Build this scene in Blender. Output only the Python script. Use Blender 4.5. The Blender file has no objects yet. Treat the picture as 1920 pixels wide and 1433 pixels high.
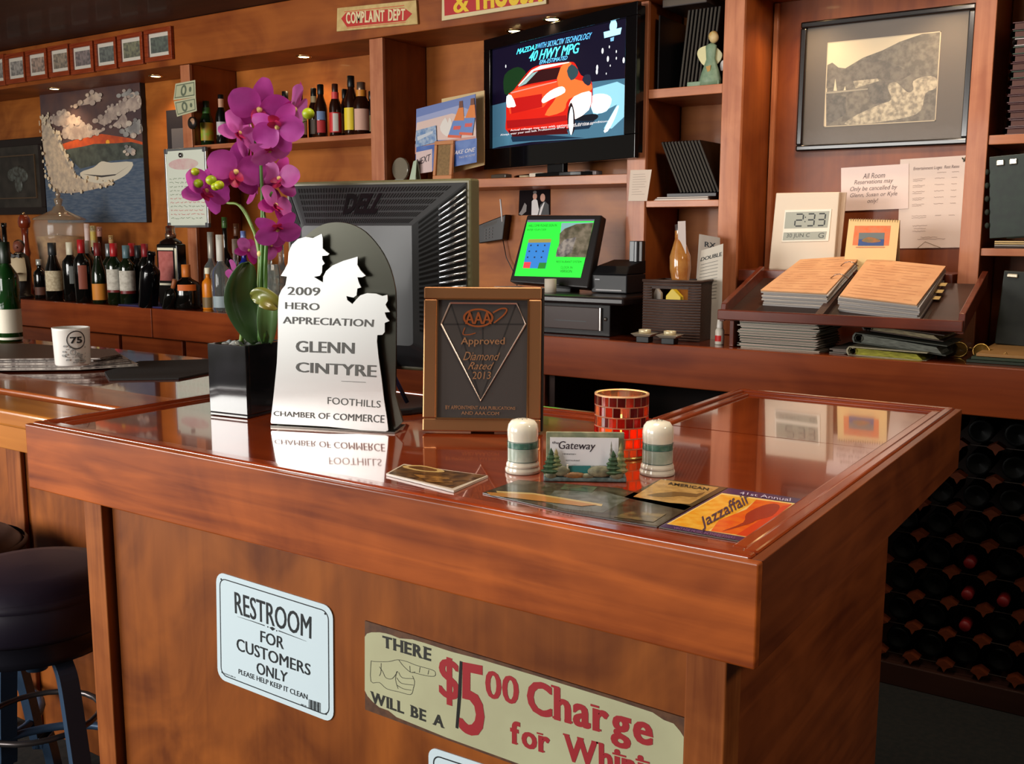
import bpy, math, random
from mathutils import Vector, Matrix
random.seed(7)
PI = math.pi
R = math.radians
scn = bpy.context.scene
COL = scn.collection

# ------------------------------------------------------------------ camera
FOC = 1881.68; YAW = R(33.8915); PIT = R(8.5222); ROL = R(-0.1278)
CAM = Vector((0, 0, 1.39))
fw = Vector((-math.sin(YAW)*math.cos(PIT), math.cos(YAW)*math.cos(PIT), -math.sin(PIT)))
rt = Vector((math.cos(YAW), math.sin(YAW), 0))
dn = fw.cross(rt)
rt2 = rt*math.cos(ROL) + dn*math.sin(ROL)
dn2 = dn*math.cos(ROL) - rt*math.sin(ROL)
cam = bpy.data.cameras.new('camera'); camo = bpy.data.objects.new('camera', cam); COL.objects.link(camo)
cam.sensor_width = 36; cam.lens = FOC*36/1920; cam.clip_start = .02
m = Matrix.Identity(4)
for i in range(3):
    m[i][0] = rt2[i]; m[i][1] = -dn2[i]; m[i][2] = -fw[i]; m[i][3] = CAM[i]
camo.matrix_world = m
scn.camera = camo

# ------------------------------------------------------------------ light
scn.view_settings.view_transform = 'Standard'
scn.view_settings.look = 'None'
scn.view_settings.gamma = 1
scn.view_settings.use_curve_mapping = False
scn.view_settings.exposure = 0.55
w = bpy.data.worlds.new('world'); scn.world = w; w.use_nodes = True
w.node_tree.nodes['Background'].inputs[0].default_value = (.95, .84, .7, 1)
w.node_tree.nodes['Background'].inputs[1].default_value = .10

def area(name, loc, target, sx, sy, power, color, spread=180):
    l = bpy.data.lights.new(name, 'AREA'); l.shape = 'RECTANGLE'; l.size = sx; l.size_y = sy
    l.energy = power; l.color = color; l.spread = R(spread)
    o = bpy.data.objects.new(name, l); COL.objects.link(o)
    o.location = loc
    o.rotation_euler = (Vector(target)-Vector(loc)).to_track_quat('-Z', 'Y').to_euler()
    return o
# daylight through the front windows of the room (behind and left of the camera)
area('window_daylight', (-2.5, -3.3, 1.7), (-2.0, 0.8, 1.3), 1.9, 1.4, 85, (1, .97, .92))
area('side_window_daylight', (-4.4, -1.7, 1.6), (-1.6, 1.2, 1.0), 1.8, 1.4, 120, (1, .97, .92))
# unseen warm fill lights added near the ceiling
area('fill_over_island', (-.8, 1.15, 2.39), (-.8, 1.15, 0), .5, .5, 5.5, (1, .85, .66), 110)  # added to lift the island top and the leaflets
area('fill_over_back_counter', (-.75, 2.6, 2.39), (-1.0, 3.3, 1.2), .3, .3, 6.5, (1, .84, .68), 130)  # added to brighten the desk papers and back counter
area('fill_from_right', (1.1, 1.2, 2.39), (-.3, 1.4, 1.0), .4, .4, 5, (1, .86, .68), 100)  # added to lighten the dark side fascia

# ------------------------------------------------------------------ helpers
def srgb(c):
    return tuple(((x/255)/12.92 if x/255 <= .04045 else ((x/255+.055)/1.055)**2.4) for x in c[:3]) + (1,)

_mats = {}
def flat(c, rough=.5, metal=0, emit=0, coat=0, trans=0, alpha=1, noise=None, nscale=30, ior=1.45, spec=.5, bump=0, transl=0, detail=4, stretch=(1, 1, 1)):
    key = (c, rough, metal, emit, coat, trans, alpha, noise, nscale, ior, spec, bump, transl, detail, stretch)
    if key in _mats: return _mats[key]
    mt = bpy.data.materials.new('mat'); mt.use_nodes = True
    nt = mt.node_tree; b = nt.nodes['Principled BSDF']
    b.inputs['Base Color'].default_value = srgb(c)
    b.inputs['Roughness'].default_value = rough
    b.inputs['Metallic'].default_value = metal
    b.inputs['Coat Weight'].default_value = coat
    b.inputs['Coat Roughness'].default_value = .08
    b.inputs['Transmission Weight'].default_value = trans
    b.inputs['Alpha'].default_value = alpha
    b.inputs['IOR'].default_value = ior
    b.inputs['Specular IOR Level'].default_value = spec
    if emit:
        b.inputs['Emission Color'].default_value = srgb(c); b.inputs['Emission Strength'].default_value = emit
    if noise or bump:
        tc = nt.nodes.new('ShaderNodeTexCoord'); mp = nt.nodes.new('ShaderNodeMapping')
        mp.inputs['Scale'].default_value = stretch
        nt.links.new(tc.outputs['Object'], mp.inputs['Vector'])
        n = nt.nodes.new('ShaderNodeTexNoise'); n.inputs['Scale'].default_value = nscale; n.inputs['Detail'].default_value = detail
        nt.links.new(mp.outputs['Vector'], n.inputs['Vector'])
        if noise:
            cr = nt.nodes.new('ShaderNodeValToRGB')
            cr.color_ramp.elements[0].position = .38; cr.color_ramp.elements[1].position = .62
            cr.color_ramp.elements[0].color = srgb(c); cr.color_ramp.elements[1].color = srgb(noise)
            nt.links.new(n.outputs['Fac'], cr.inputs['Fac']); nt.links.new(cr.outputs['Color'], b.inputs['Base Color'])
            if emit: nt.links.new(cr.outputs['Color'], b.inputs['Emission Color'])
        if bump:
            bp = nt.nodes.new('ShaderNodeBump'); bp.inputs['Strength'].default_value = bump; bp.inputs['Distance'].default_value = .002
            nt.links.new(n.outputs['Fac'], bp.inputs['Height']); nt.links.new(bp.outputs['Normal'], b.inputs['Normal'])
    if transl:
        tl = nt.nodes.new('ShaderNodeBsdfTranslucent'); tl.inputs['Color'].default_value = srgb(c)
        mx = nt.nodes.new('ShaderNodeMixShader'); mx.inputs['Fac'].default_value = transl
        nt.links.new(b.outputs[0], mx.inputs[1]); nt.links.new(tl.outputs[0], mx.inputs[2])
        nt.links.new(mx.outputs[0], nt.nodes['Material Output'].inputs['Surface'])
    _mats[key] = mt
    return mt

def wood(dark, light, axis='x', rough=.35, coat=.4, scale=1.0, blotch=.5, bump=.05, crough=.08):
    key = ('wood', dark, light, axis, rough, coat, scale, blotch, bump, crough)
    if key in _mats: return _mats[key]
    mt = bpy.data.materials.new('wood'); mt.use_nodes = True
    nt = mt.node_tree; b = nt.nodes['Principled BSDF']; N = nt.nodes; K = nt.links
    b.inputs['Roughness'].default_value = rough
    b.inputs['Coat Weight'].default_value = coat; b.inputs['Coat Roughness'].default_value = crough; b.inputs['Specular IOR Level'].default_value = .5 if coat > .5 else .28
    tc = N.new('ShaderNodeTexCoord')
    mp = N.new('ShaderNodeMapping'); s = [22*scale]*3; s['xyz'.index(axis)] = 1.4*scale
    mp.inputs['Scale'].default_value = s
    K.new(tc.outputs['Object'], mp.inputs['Vector'])
    n1 = N.new('ShaderNodeTexNoise'); n1.inputs['Scale'].default_value = 1.6; n1.inputs['Detail'].default_value = 8; n1.inputs['Distortion'].default_value = .6
    K.new(mp.outputs['Vector'], n1.inputs['Vector'])
    mp2 = N.new('ShaderNodeMapping'); s = [2.5*scale]*3; s['xyz'.index(axis)] = 2.0*scale
    mp2.inputs['Scale'].default_value = s
    K.new(tc.outputs['Object'], mp2.inputs['Vector'])
    n2 = N.new('ShaderNodeTexNoise'); n2.inputs['Scale'].default_value = 1.5; n2.inputs['Detail'].default_value = 4; n2.inputs['Distortion'].default_value = 1.2
    K.new(mp2.outputs['Vector'], n2.inputs['Vector'])
    mx = N.new('ShaderNodeMix'); mx.data_type = 'FLOAT'; mx.inputs[0].default_value = blotch
    K.new(n1.outputs['Fac'], mx.inputs[2]); K.new(n2.outputs['Fac'], mx.inputs[3])
    cr = N.new('ShaderNodeValToRGB')
    cr.color_ramp.elements[0].position = .36; cr.color_ramp.elements[1].position = .63
    cr.color_ramp.elements[0].color = srgb(dark); cr.color_ramp.elements[1].color = srgb(light)
    K.new(mx.outputs[0], cr.inputs['Fac']); K.new(cr.outputs['Color'], b.inputs['Base Color'])
    if bump:
        bp = N.new('ShaderNodeBump'); bp.inputs['Strength'].default_value = bump; bp.inputs['Distance'].default_value = .002
        K.new(n1.outputs['Fac'], bp.inputs['Height']); K.new(bp.outputs['Normal'], b.inputs['Normal'])
    _mats[key] = mt
    return mt

class MB:
    def __init__(s): s.v = []; s.f = []; s.m = []; s.s = []
    def add(s, vs, fs, mi=0, sm=False):
        o = len(s.v); s.v += [tuple(v) for v in vs]
        for f in fs: s.f.append([i+o for i in f]); s.m.append(mi); s.s.append(sm)
        return s
    def box(s, x0, x1, y0, y1, z0, z1, mi=0):
        v = [(x0, y0, z0), (x1, y0, z0), (x1, y1, z0), (x0, y1, z0), (x0, y0, z1), (x1, y0, z1), (x1, y1, z1), (x0, y1, z1)]
        return s.add(v, [(0, 3, 2, 1), (4, 5, 6, 7), (0, 1, 5, 4), (1, 2, 6, 5), (2, 3, 7, 6), (3, 0, 4, 7)], mi)
    def hexa(s, v, mi=0):   # eight corners, bottom four then top four
        return s.add(v, [(0, 3, 2, 1), (4, 5, 6, 7), (0, 1, 5, 4), (1, 2, 6, 5), (2, 3, 7, 6), (3, 0, 4, 7)], mi)
    def prism(s, pts, y0, y1, mi=0, side=None):   # polygon in xz pushed along y
        n = len(pts); a = sum(pts[i][0]*pts[(i+1) % n][1]-pts[(i+1) % n][0]*pts[i][1] for i in range(n))
        if a < 0: pts = pts[::-1]
        o = [(p[0], y0, p[1]) for p in pts]+[(p[0], y1, p[1]) for p in pts]
        s.add(o, [list(range(n)), list(range(2*n-1, n-1, -1))], mi)
        k = len(s.v)-2*n
        for i in range(n):
            j = (i+1) % n; s.f.append([k+i, k+n+i, k+n+j, k+j]); s.m.append(mi if side is None else side); s.s.append(False)
        return s
    def slab(s, pts, z0, z1, mi=0):   # polygon in xy pushed along z
        n = len(pts); a = sum(pts[i][0]*pts[(i+1) % n][1]-pts[(i+1) % n][0]*pts[i][1] for i in range(n))
        if a < 0: pts = pts[::-1]
        o = [(p[0], p[1], z0) for p in pts]+[(p[0], p[1], z1) for p in pts]
        k = len(s.v); s.add(o, [list(range(n-1, -1, -1)), list(range(n, 2*n))], mi)
        for i in range(n):
            j = (i+1) % n; s.f.append([k+i, k+j, k+n+j, k+n+i]); s.m.append(mi); s.s.append(False)
        return s
    def poly(s, pts, y, mi=0):
        n = len(pts); a = sum(pts[i][0]*pts[(i+1) % n][1]-pts[(i+1) % n][0]*pts[i][1] for i in range(n))
        if a < 0: pts = pts[::-1]
        return s.add([(p[0], y, p[1]) for p in pts], [list(range(n))], mi)
    def lathe(s, prof, seg=24, c=(0, 0), mi=0, a0=0, a1=2*PI, sx=1, sy=1, sm=True):
        full = abs(a1-a0-2*PI) < 1e-6; k = seg if full else seg+1
        vs = [(c[0]+sx*r*math.cos(a0+(a1-a0)*i/seg), c[1]+sy*r*math.sin(a0+(a1-a0)*i/seg), z) for r, z in prof for i in range(k)]
        fs = []
        for j in range(len(prof)-1):
            for i in range(seg):
                i2 = (i+1) % k
                if prof[j][0] < 1e-7: fs.append((j*k+i, (j+1)*k+i2, (j+1)*k+i))
                elif prof[j+1][0] < 1e-7: fs.append((j*k+i, j*k+i2, (j+1)*k+i))
                else: fs.append((j*k+i, j*k+i2, (j+1)*k+i2, (j+1)*k+i))
        return s.add(vs, fs, mi, sm)
    def tube(s, path, r, seg=8, mi=0, caps=True, sm=True):
        P = [Vector(p) for p in path]; n = len(P)
        rr = r if isinstance(r, (list, tuple)) else [r]*n
        vs = []; fs = []; up = None
        for i in range(n):
            t = (P[min(i+1, n-1)]-P[max(i-1, 0)]).normalized()
            if up is None: up = Vector((0, 0, 1)) if abs(t.z) < .9 else Vector((1, 0, 0))
            a = t.cross(up).normalized(); b = a.cross(t).normalized(); up = b
            for k in range(seg):
                q = 2*PI*k/seg; p = P[i]+(a*math.cos(q)+b*math.sin(q))*rr[i]; vs.append(tuple(p))
        for i in range(n-1):
            for k in range(seg):
                k2 = (k+1) % seg; fs.append((i*seg+k, i*seg+k2, (i+1)*seg+k2, (i+1)*seg+k))
        if caps: fs.append(list(range(seg))[::-1]); fs.append([(n-1)*seg+k for k in range(seg)])
        return s.add(vs, fs, mi, sm)
    def ball(s, c, r, mi=0, seg=14, rings=8, sc=(1, 1, 1)):
        prof = [(r*math.sin(PI*i/rings), -r*math.cos(PI*i/rings)) for i in range(rings+1)]
        o = len(s.v); s.lathe([(max(p[0], 0), p[1]) for p in prof], seg, mi=mi)
        for i in range(o, len(s.v)):
            x, y, z = s.v[i]; s.v[i] = (c[0]+x*sc[0], c[1]+y*sc[1], c[2]+z*sc[2])
        return s
    def xf(s, M_, start=0):
        for i in range(start, len(s.v)): s.v[i] = tuple(M_ @ Vector(s.v[i]))
        return s

def link(o, parent=None):
    COL.objects.link(o)
    if parent is not None: o.parent = parent
    return o
def part(name, mb, mats, parent=None, bevel=0, label=None, seg=2):
    me = bpy.data.meshes.new(name); me.from_pydata(mb.v, [], mb.f)
    if not isinstance(mats, (list, tuple)): mats = [mats]
    for x in mats: me.materials.append(x)
    me.polygons.foreach_set('material_index', mb.m); me.polygons.foreach_set('use_smooth', mb.s)
    me.update()
    o = link(bpy.data.objects.new(name, me), parent)
    if bevel:
        b = o.modifiers.new('bevel', 'BEVEL'); b.width = bevel; b.segments = seg; b.limit_method = 'ANGLE'; b.angle_limit = R(40)
    if label: o['label'] = label
    return o
def tag(o, label, cat, group=None, kind=None):
    o['label'] = label
    if cat: o['category'] = cat
    if group: o['group'] = group
    if kind: o['kind'] = kind
    return o
class Frame:
    pass
def thing(name, label, cat, loc=(0, 0, 0), rz=0, tilt=0, group=None, roll=0):
    o = bpy.data.objects.new(name, None); o.empty_display_size = .05
    M_ = Matrix.Translation(loc) @ Matrix.Rotation(R(rz), 4, 'Z') @ Matrix.Rotation(R(tilt), 4, 'X') @ Matrix.Rotation(R(roll), 4, 'Y')
    o.matrix_world = M_
    COL.objects.link(o)
    tag(o, label, cat, group)
    return o, M_
def structure(name, mb, mat, label, bevel=0):
    o = part(name, mb, mat, None, bevel); o['label'] = label; o['kind'] = 'structure'; return o
I4 = Matrix.Identity(4)
def ray(x, y):
    return (rt2*((x-960)/FOC) + dn2*((y-716.5)/FOC) + fw)
def hit(F, x, y, c=0):      # where the sight line of a photo point meets the local plane y=c
    Fi = F.inverted(); o = Fi @ CAM; d = Fi.to_3x3() @ ray(x, y); t = (c-o.y)/d.y; p = o+d*t
    return (p.x, p.z)
def atY(x, y, Y):
    d = ray(x, y); t = Y/d.y; return CAM+d*t
def atZ(x, y, Z):
    d = ray(x, y); t = (Z-CAM.z)/d.z; return CAM+d*t
def atX(x, y, X):
    d = ray(x, y); t = X/d.x; return CAM+d*t
def hits(F, pts, c=0): return [hit(F, x, y, c) for x, y in pts]
def smooth(pts, n=4, closed=True):
    out = []; k = len(pts)
    for i in range(k if closed else k-1):
        if closed: p0, p1, p2, p3 = pts[i-1], pts[i], pts[(i+1) % k], pts[(i+2) % k]
        else: p0, p1, p2, p3 = pts[max(i-1, 0)], pts[i], pts[i+1], pts[min(i+2, k-1)]
        for j in range(n):
            t = j/n
            out.append(tuple(.5*((2*b)+(c-a)*t+(2*a-5*b+4*c-d)*t*t+(-a+3*b-3*c+d)*t**3) for a, b, c, d in zip(p0, p1, p2, p3)))
    if not closed: out.append(tuple(pts[-1]))
    return out
def stroke(pts, w):          # a flat ribbon polygon around a polyline in xz
    L = []; Rr = []; n = len(pts)
    for i in range(n):
        a = pts[max(i-1, 0)]; b = pts[min(i+1, n-1)]; dx, dz = b[0]-a[0], b[1]-a[1]; l = math.hypot(dx, dz) or 1
        ww = w if not isinstance(w, (list, tuple)) else w[i]
        nx, nz = -dz/l*ww/2, dx/l*ww/2
        L.append((pts[i][0]+nx, pts[i][1]+nz)); Rr.append((pts[i][0]-nx, pts[i][1]-nz))
    return L, Rr
def ribbon(mb, pts, w, y, mi=0):
    L, Rr = stroke(pts, w); n = len(pts)
    for i in range(n-1): mb.poly([L[i], L[i+1], Rr[i+1], Rr[i]], y, mi)
def picture(name, parent, layers, y=0, step=.0004, bevel=0):
    """flat print: layers of (material, [local xz points]) stacked on the plane y"""
    mb = MB(); mats = []
    k = 0
    for mt, pts in layers:
        if mt not in mats: mats.append(mt)
        mb.poly(pts, y-step*k, mats.index(mt)); k += 1
    return part(name, mb, mats, parent)

_glyph = {}
def glyph(s, bold=0):
    if (s, bold) in _glyph: return _glyph[(s, bold)]
    cu = bpy.data.curves.new('t', 'FONT'); cu.body = s; cu.offset = bold; cu.resolution_u = 3
    cu.align_x = 'LEFT'
    ob = bpy.data.objects.new('t', cu)
    me = bpy.data.meshes.new_from_object(ob)
    vs = [(v.co.x, v.co.y) for v in me.vertices]; fs = [list(p.vertices) for p in me.polygons]
    bpy.data.objects.remove(ob); bpy.data.curves.remove(cu); bpy.data.meshes.remove(me)
    _glyph[(s, bold)] = (vs, fs)
    return vs, fs
def bil(q, u, v):   # q = TL,TR,BR,BL ; u right, v up (0..1)
    tl, tr, br, bl = q
    return tuple((bl[i]*(1-u)+br[i]*u)*(1-v)+(tl[i]*(1-u)+tr[i]*u)*v for i in (0, 1))
def text(s, parent, mat, quad, y, bold=0.0, shear=0, fat=0, name='lettering', label=None, mb=None, mi=0, depth=0):
    own = mb is None
    if own: mb = MB()
    if bold: fat = fat or bold*.55; bold = 0
    vs, fs = glyph(s, bold)
    vs = [(a+shear*b, b) for a, b in vs]
    x0 = min(a for a, b in vs); x1 = max(a for a, b in vs); z0 = min(b for a, b in vs); z1 = max(b for a, b in vs)
    for k, df in enumerate((0,) if not fat else (0, -fat, fat)):
        P = [bil(quad, (a+df-x0)/(x1-x0), (b-z0)/(z1-z0)) for a, b in vs]
        mb.add([(p[0], y-.00004*k, p[1]) for p in P], fs, mi)
    if own: return part(name, mb, mat, parent, label=label)
SER = {'T': [(.5, 0), ], 'H': [(.1, 0), (.9, 0), (.1, 1), (.9, 1)], 'E': [(.08, 0), (.08, 1)], 'R': [(.1, 0), (.93, 0), (.08, 1)],
       'W': [(.06, 1), (.5, 1), (.94, 1)], 'I': [(.5, 0), (.5, 1)], 'L': [(.1, 0), (.1, 1)], 'B': [(.06, 0), (.06, 1)], 'A': [(.06, 0), (.94, 0)],
       'h': [(.12, 0), (.88, 0), (.03, 1)], 'r': [(.25, 0), (.1, 2)], 'f': [(.45, 0)], 'i': [(.5, 0), (.2, 2)], 'n': [(.12, 0), (.88, 0), (.03, 2)], 'M': [(.1, 0), (.9, 0), (.06, 1), (.94, 1)], 'N': [(.08, 0), (.08, 1), (.92, 1)], 'P': [(.1, 0), (.06, 1)], 'D': [(.06, 0), (.06, 1)]}
def serif(s, mb, quad, y, bold=.02, gap=.1, mi=0, cond=.8):
    """serif lettering: each glyph with slab feet on its stems, fitted in the quad"""
    x = 0; V = []; Fs = []; SV = []
    for ch in s:
        if ch == ' ': x += .35; continue
        vs, fs = glyph(ch, bold); a0 = min(a for a, b in vs); a1 = max(a for a, b in vs); wd = (a1-a0)*cond
        o = len(V); V += [(x+(a-a0)*cond, b) for a, b in vs]; Fs += [[i+o for i in f] for f in fs]
        for u, lv in SER.get(ch, []):
            cx = x+u*wd; zz = (0, .69, .52)[lv]; hw = .11*cond
            zz0, zz1 = (zz, zz+.045) if lv == 0 else (zz-.02, zz+.03)
            SV += [(cx-hw, zz0), (cx+hw, zz0), (cx+hw, zz1), (cx-hw, zz1)]
        x += wd+gap
    x0 = min(a for a, b in V); x1 = max(a for a, b in V); z0 = min(b for a, b in V); z1 = max(b for a, b in V)
    for k, df in enumerate((0, -.018, .018)):
        P = [bil(quad, (a+df-x0)/(x1-x0), (b-z0)/(z1-z0)) for a, b in V]
        mb.add([(p[0], y-.00004*k, p[1]) for p in P], Fs, mi)
    P = [bil(quad, (a-x0)/(x1-x0), (b-z0)/(z1-z0)) for a, b in SV]
    mb.add([(p[0], y-.00016, p[1]) for p in P], [[i, i+1, i+2, i+3] for i in range(0, len(SV), 4)], mi)
def rect(x0, x1, z0, z1): return [(x0, z1), (x1, z1), (x1, z0), (x0, z0)]
def rrect(x0, x1, z0, z1, r, n=5):
    out = []
    for cx, cz, a in ((x1-r, z1-r, 0), (x0+r, z1-r, PI/2), (x0+r, z0+r, PI), (x1-r, z0+r, 1.5*PI)):
        for i in range(n+1): q = a+PI/2*i/n; out.append((cx+r*math.cos(q), cz+r*math.sin(q)))
    return out
def rquad(q, r, n=5):  # rounded version of an arbitrary quad (TL,TR,BR,BL) of about unit mapping; r as fraction pair
    ru, rv = r; out = []
    for cu, cv, a in ((1-ru, 1-rv, 0), (ru, 1-rv, PI/2), (ru, rv, PI), (1-ru, rv, 1.5*PI)):
        for i in range(n+1): t = a+PI/2*i/n; out.append(bil(q, cu+ru*math.cos(t), cv+rv*math.sin(t)))
    return out
def ell(cx, cz, rx, rz, n=20): return [(cx+rx*math.cos(2*PI*i/n), cz+rz*math.sin(2*PI*i/n)) for i in range(n)]
def copy_tree(o, parent=None):
    c = o.copy(); COL.objects.link(c)
    if parent is not None: c.parent = parent
    for ch in list(o.children): copy_tree(ch, c)
    return c

# ------------------------------------------------------------------ materials
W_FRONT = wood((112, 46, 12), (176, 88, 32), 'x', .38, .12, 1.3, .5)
W_PANEL = wood((98, 46, 10), (148, 80, 26), 'z', .45, .04, 1.3, .82)
W_POST = wood((108, 52, 18), (156, 88, 40), 'z', .42, .08, 1.6, .5)
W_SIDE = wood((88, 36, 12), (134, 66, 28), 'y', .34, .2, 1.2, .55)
W_TOPX = wood((98, 32, 10), (136, 54, 20), 'x', .12, 1.0, .8, .5, .01, .035)
W_TOPY = wood((98, 32, 10), (136, 54, 20), 'y', .12, 1.0, .8, .5, .01, .035)
W_RAIL = wood((112, 36, 12), (150, 60, 22), 'x', .2, .8, 1.4, .5, .04)
W_RAILY = wood((112, 36, 12), (150, 60, 22), 'y', .2, .8, 1.4, .5, .04)
W_BACK = wood((136, 70, 22), (178, 104, 42), 'x', .45, .06, .9, .8)
W_BACKV = wood((110, 48, 16), (148, 76, 30), 'z', .42, .08, .9, .7)
W_FACE = wood((156, 88, 56), (190, 122, 84), 'z', .45, .1, 1.4, .5)
W_SHELF = wood((156, 88, 54), (188, 118, 78), 'x', .4, .12, 1.2, .5)
W_SOFF = wood((118, 54, 18), (156, 84, 32), 'x', .45, .05, .9, .75)
W_CTR = wood((84, 28, 10), (120, 48, 20), 'x', .16, .8, .8, .5)
W_CTRF = wood((108, 42, 16), (144, 66, 28), 'x', .3, .4, .8, .5)
W_CAB = wood((96, 40, 20), (128, 62, 32), 'z', .4, .2, .6, .5)
W_OCHRE = wood((160, 92, 34), (196, 126, 54), 'x', .3, .4, 1.0, .4)
W_ORANGE = wood((150, 72, 30), (184, 100, 48), 'x', .22, .6, 1.0, .4)
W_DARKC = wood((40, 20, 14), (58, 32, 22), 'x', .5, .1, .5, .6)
BLACK = flat((14, 14, 15), .4)
GLOSSBLK = flat((8, 8, 9), .12)
DARKTXT = flat((20, 24, 30), .6)
PAPER = flat((226, 208, 196), .8)
WHITE = flat((235, 235, 228), .4)

# ------------------------------------------------------------------ setting
FY = 3.38; BY = 3.66; CT = 1.03; XL = -7.2; XR = .9
ZF = 0.0
structure('floor', MB().box(XL, 3, -3.8, 3.7, ZF-.05, ZF), flat((34, 32, 28), .95, noise=(24, 26, 24), nscale=60, bump=.5), 'dark patterned carpet floor in front of the bar')
ZP = .205
structure('trim_1', MB().box(XL, -1.52, -3.8, 1.249, .001, ZP), flat((36, 34, 30), .95, noise=(24, 26, 24), nscale=60, bump=.5), 'dark carpeted platform in front of the left bar')
structure('ceiling', MB().box(XL, 3, -3.8, 3.7, 2.42, 2.5), wood((52, 26, 16), (74, 40, 26), 'x', .6, .05, .5, .6), 'dark brown wooden ceiling over the bar')
structure('wall_back', MB().box(XL, XR, BY+.03, BY+.1, ZF, 2.42), W_BACK, 'wood-panelled wall behind the back bar')

bb, _ = thing('back_bar_shelving', 'tall orange-brown wooden back bar with open bays, dividers and shelves', 'shelving', (-3, FY, CT))
def bbp(name, x0, x1, y0, y1, z0, z1, mat, bevel=.002, label=None):
    return part(name, MB().box(x0+3, x1+3, y0-FY, y1-FY, z0-CT, z1-CT), mat, bb, bevel, label)
POSTS = [(-4.25, -4.18), (-2.999, -2.925), (-1.752, -1.676), (-1.39, -1.318), (-.597, -.538)]
edges = [XL]+[p for q in POSTS for p in q]+[XR]
for i in range(0, len(edges), 2):
    bbp('back_panel', edges[i], edges[i+1], BY, BY+.03, CT, 2.205, W_BACK if i != 8 else W_BACKV, 0)
bbp('soffit', XL, XR, FY-.025, BY, 2.205, 2.418, W_SOFF, .004)
for x0, x1 in POSTS:
    d = bbp('divider', x0+.004, x1-.004, FY+.002, BY, CT+.001, 2.204, W_BACKV, 0)
    bbp('face_strip', x0, x1, FY-.018, FY, CT+.001, 2.203, W_FACE, .002)
def shelf(x0, x1, z0, z1, name='shelf'):
    bbp(name, x0+.001, x1-.001, FY-.01, BY-.001, z0, z1, W_SHELF, .002)
shelf(-4.18, -2.999, 1.79, 1.812)
shelf(-2.925, -1.752, 1.567, 1.602)
shelf(-1.676, -1.39, 1.865, 1.897)
shelf(-1.676, -1.39, 1.479, 1.503)
shelf(-.538, XR, 1.652, 1.68)
shelf(-.538, XR, 1.32, 1.343)
bbp('inner_batten', -1.316, -1.3, BY-.02, BY-.001, CT, 2.2, W_FACE, .001)
# -- back counter
bc, _ = thing('back_counter', 'long glossy brown back bar counter with a deep wooden front edge', 'counter', (-3, 2.96, 0))
def bcp(name, x0, x1, y0, y1, z0, z1, mat, bevel=.003, par=None):
    return part(name, MB().box(x0+3, x1+3, y0-2.96, y1-2.96, z0, z1), mat, par or bc, bevel)
bcp('countertop', XL, XR, 2.985, BY-.001, CT-.03, CT, W_CTR, 0)
bcp('front_edge', XL, -4.03, 2.96, 2.984, .893, CT, W_CTRF)
bcp('front_edge', -4.024, XR, 2.96, 2.984, .893, CT, W_CTRF)
bcp('base_cabinet', XL, -1.93, 3.09, BY, ZF, .892, W_CAB, .002)
for i in range(10):
    x0 = -6.9+i*.495
    if x0+.47 < -1.95:
        d = bcp('door', x0, x0+.47, 3.07, 3.089, ZF+.06, .68, W_CAB, .004)
        bcp('drawer_front', x0, x0+.47, 3.07, 3.089, .71, .87, W_CTRF, .004)
# -- wine rack in the dark recess under the counter
RY = 3.12
pA = atY(1792, 953, RY); pB = atY(1859, 964, RY); pC = atY(1790, 1013, RY)
dx = (pB.x-pA.x)/1.0; dz = pA.z-pC.z
zb = atY(1790, 1266, RY).z
wr, _ = thing('wine_rack', 'wooden wine rack built in under the back counter, shade put into its colours', 'wine rack', (-.9, RY, 0))
def wp(name, mb, mat, bevel=0): return part(name, mb.xf(Matrix.Translation((.9, -RY, 0))), mat, wr, bevel)
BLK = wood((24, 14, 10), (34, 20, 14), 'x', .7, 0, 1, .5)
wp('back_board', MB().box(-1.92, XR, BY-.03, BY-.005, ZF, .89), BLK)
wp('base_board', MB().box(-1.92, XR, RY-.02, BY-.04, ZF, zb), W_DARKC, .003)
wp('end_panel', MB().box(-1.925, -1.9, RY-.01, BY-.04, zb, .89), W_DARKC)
PEG = wood((80, 34, 14), (104, 46, 20), 'x', .5, .1, 3, .5)  # darkened so the colour carries the shade under the counter
WIRE = flat((50, 40, 34), .5, .5)
pegx = [pA.x+dx*k for k in range(-5, 8) if pA.x+dx*k < XR-.03]
rows = [pA.z+dz*k for k in range(-9, 4)]
pegz = [z for z in rows if zb+.015 < z < .87]
pm = None
for z in pegz:
    wp('wire_rail', MB().tube([(pegx[0]-.05, RY, z), (XR-.01, RY, z)], .0018, 5), WIRE)
    for x in pegx:
        if pm is None:
            mb = MB().prism([(-.024, 0), (-.008, -.008), (0, -.022), (.008, -.008), (.024, 0), (.008, .010), (0, .014), (-.008, .010)], -.012, .03)
            o = part('peg', mb, PEG, wr); pm = o.data
        else:
            o = link(bpy.data.objects.new('peg', pm), wr)
        o.location = (x+.9, 0, z)
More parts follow.
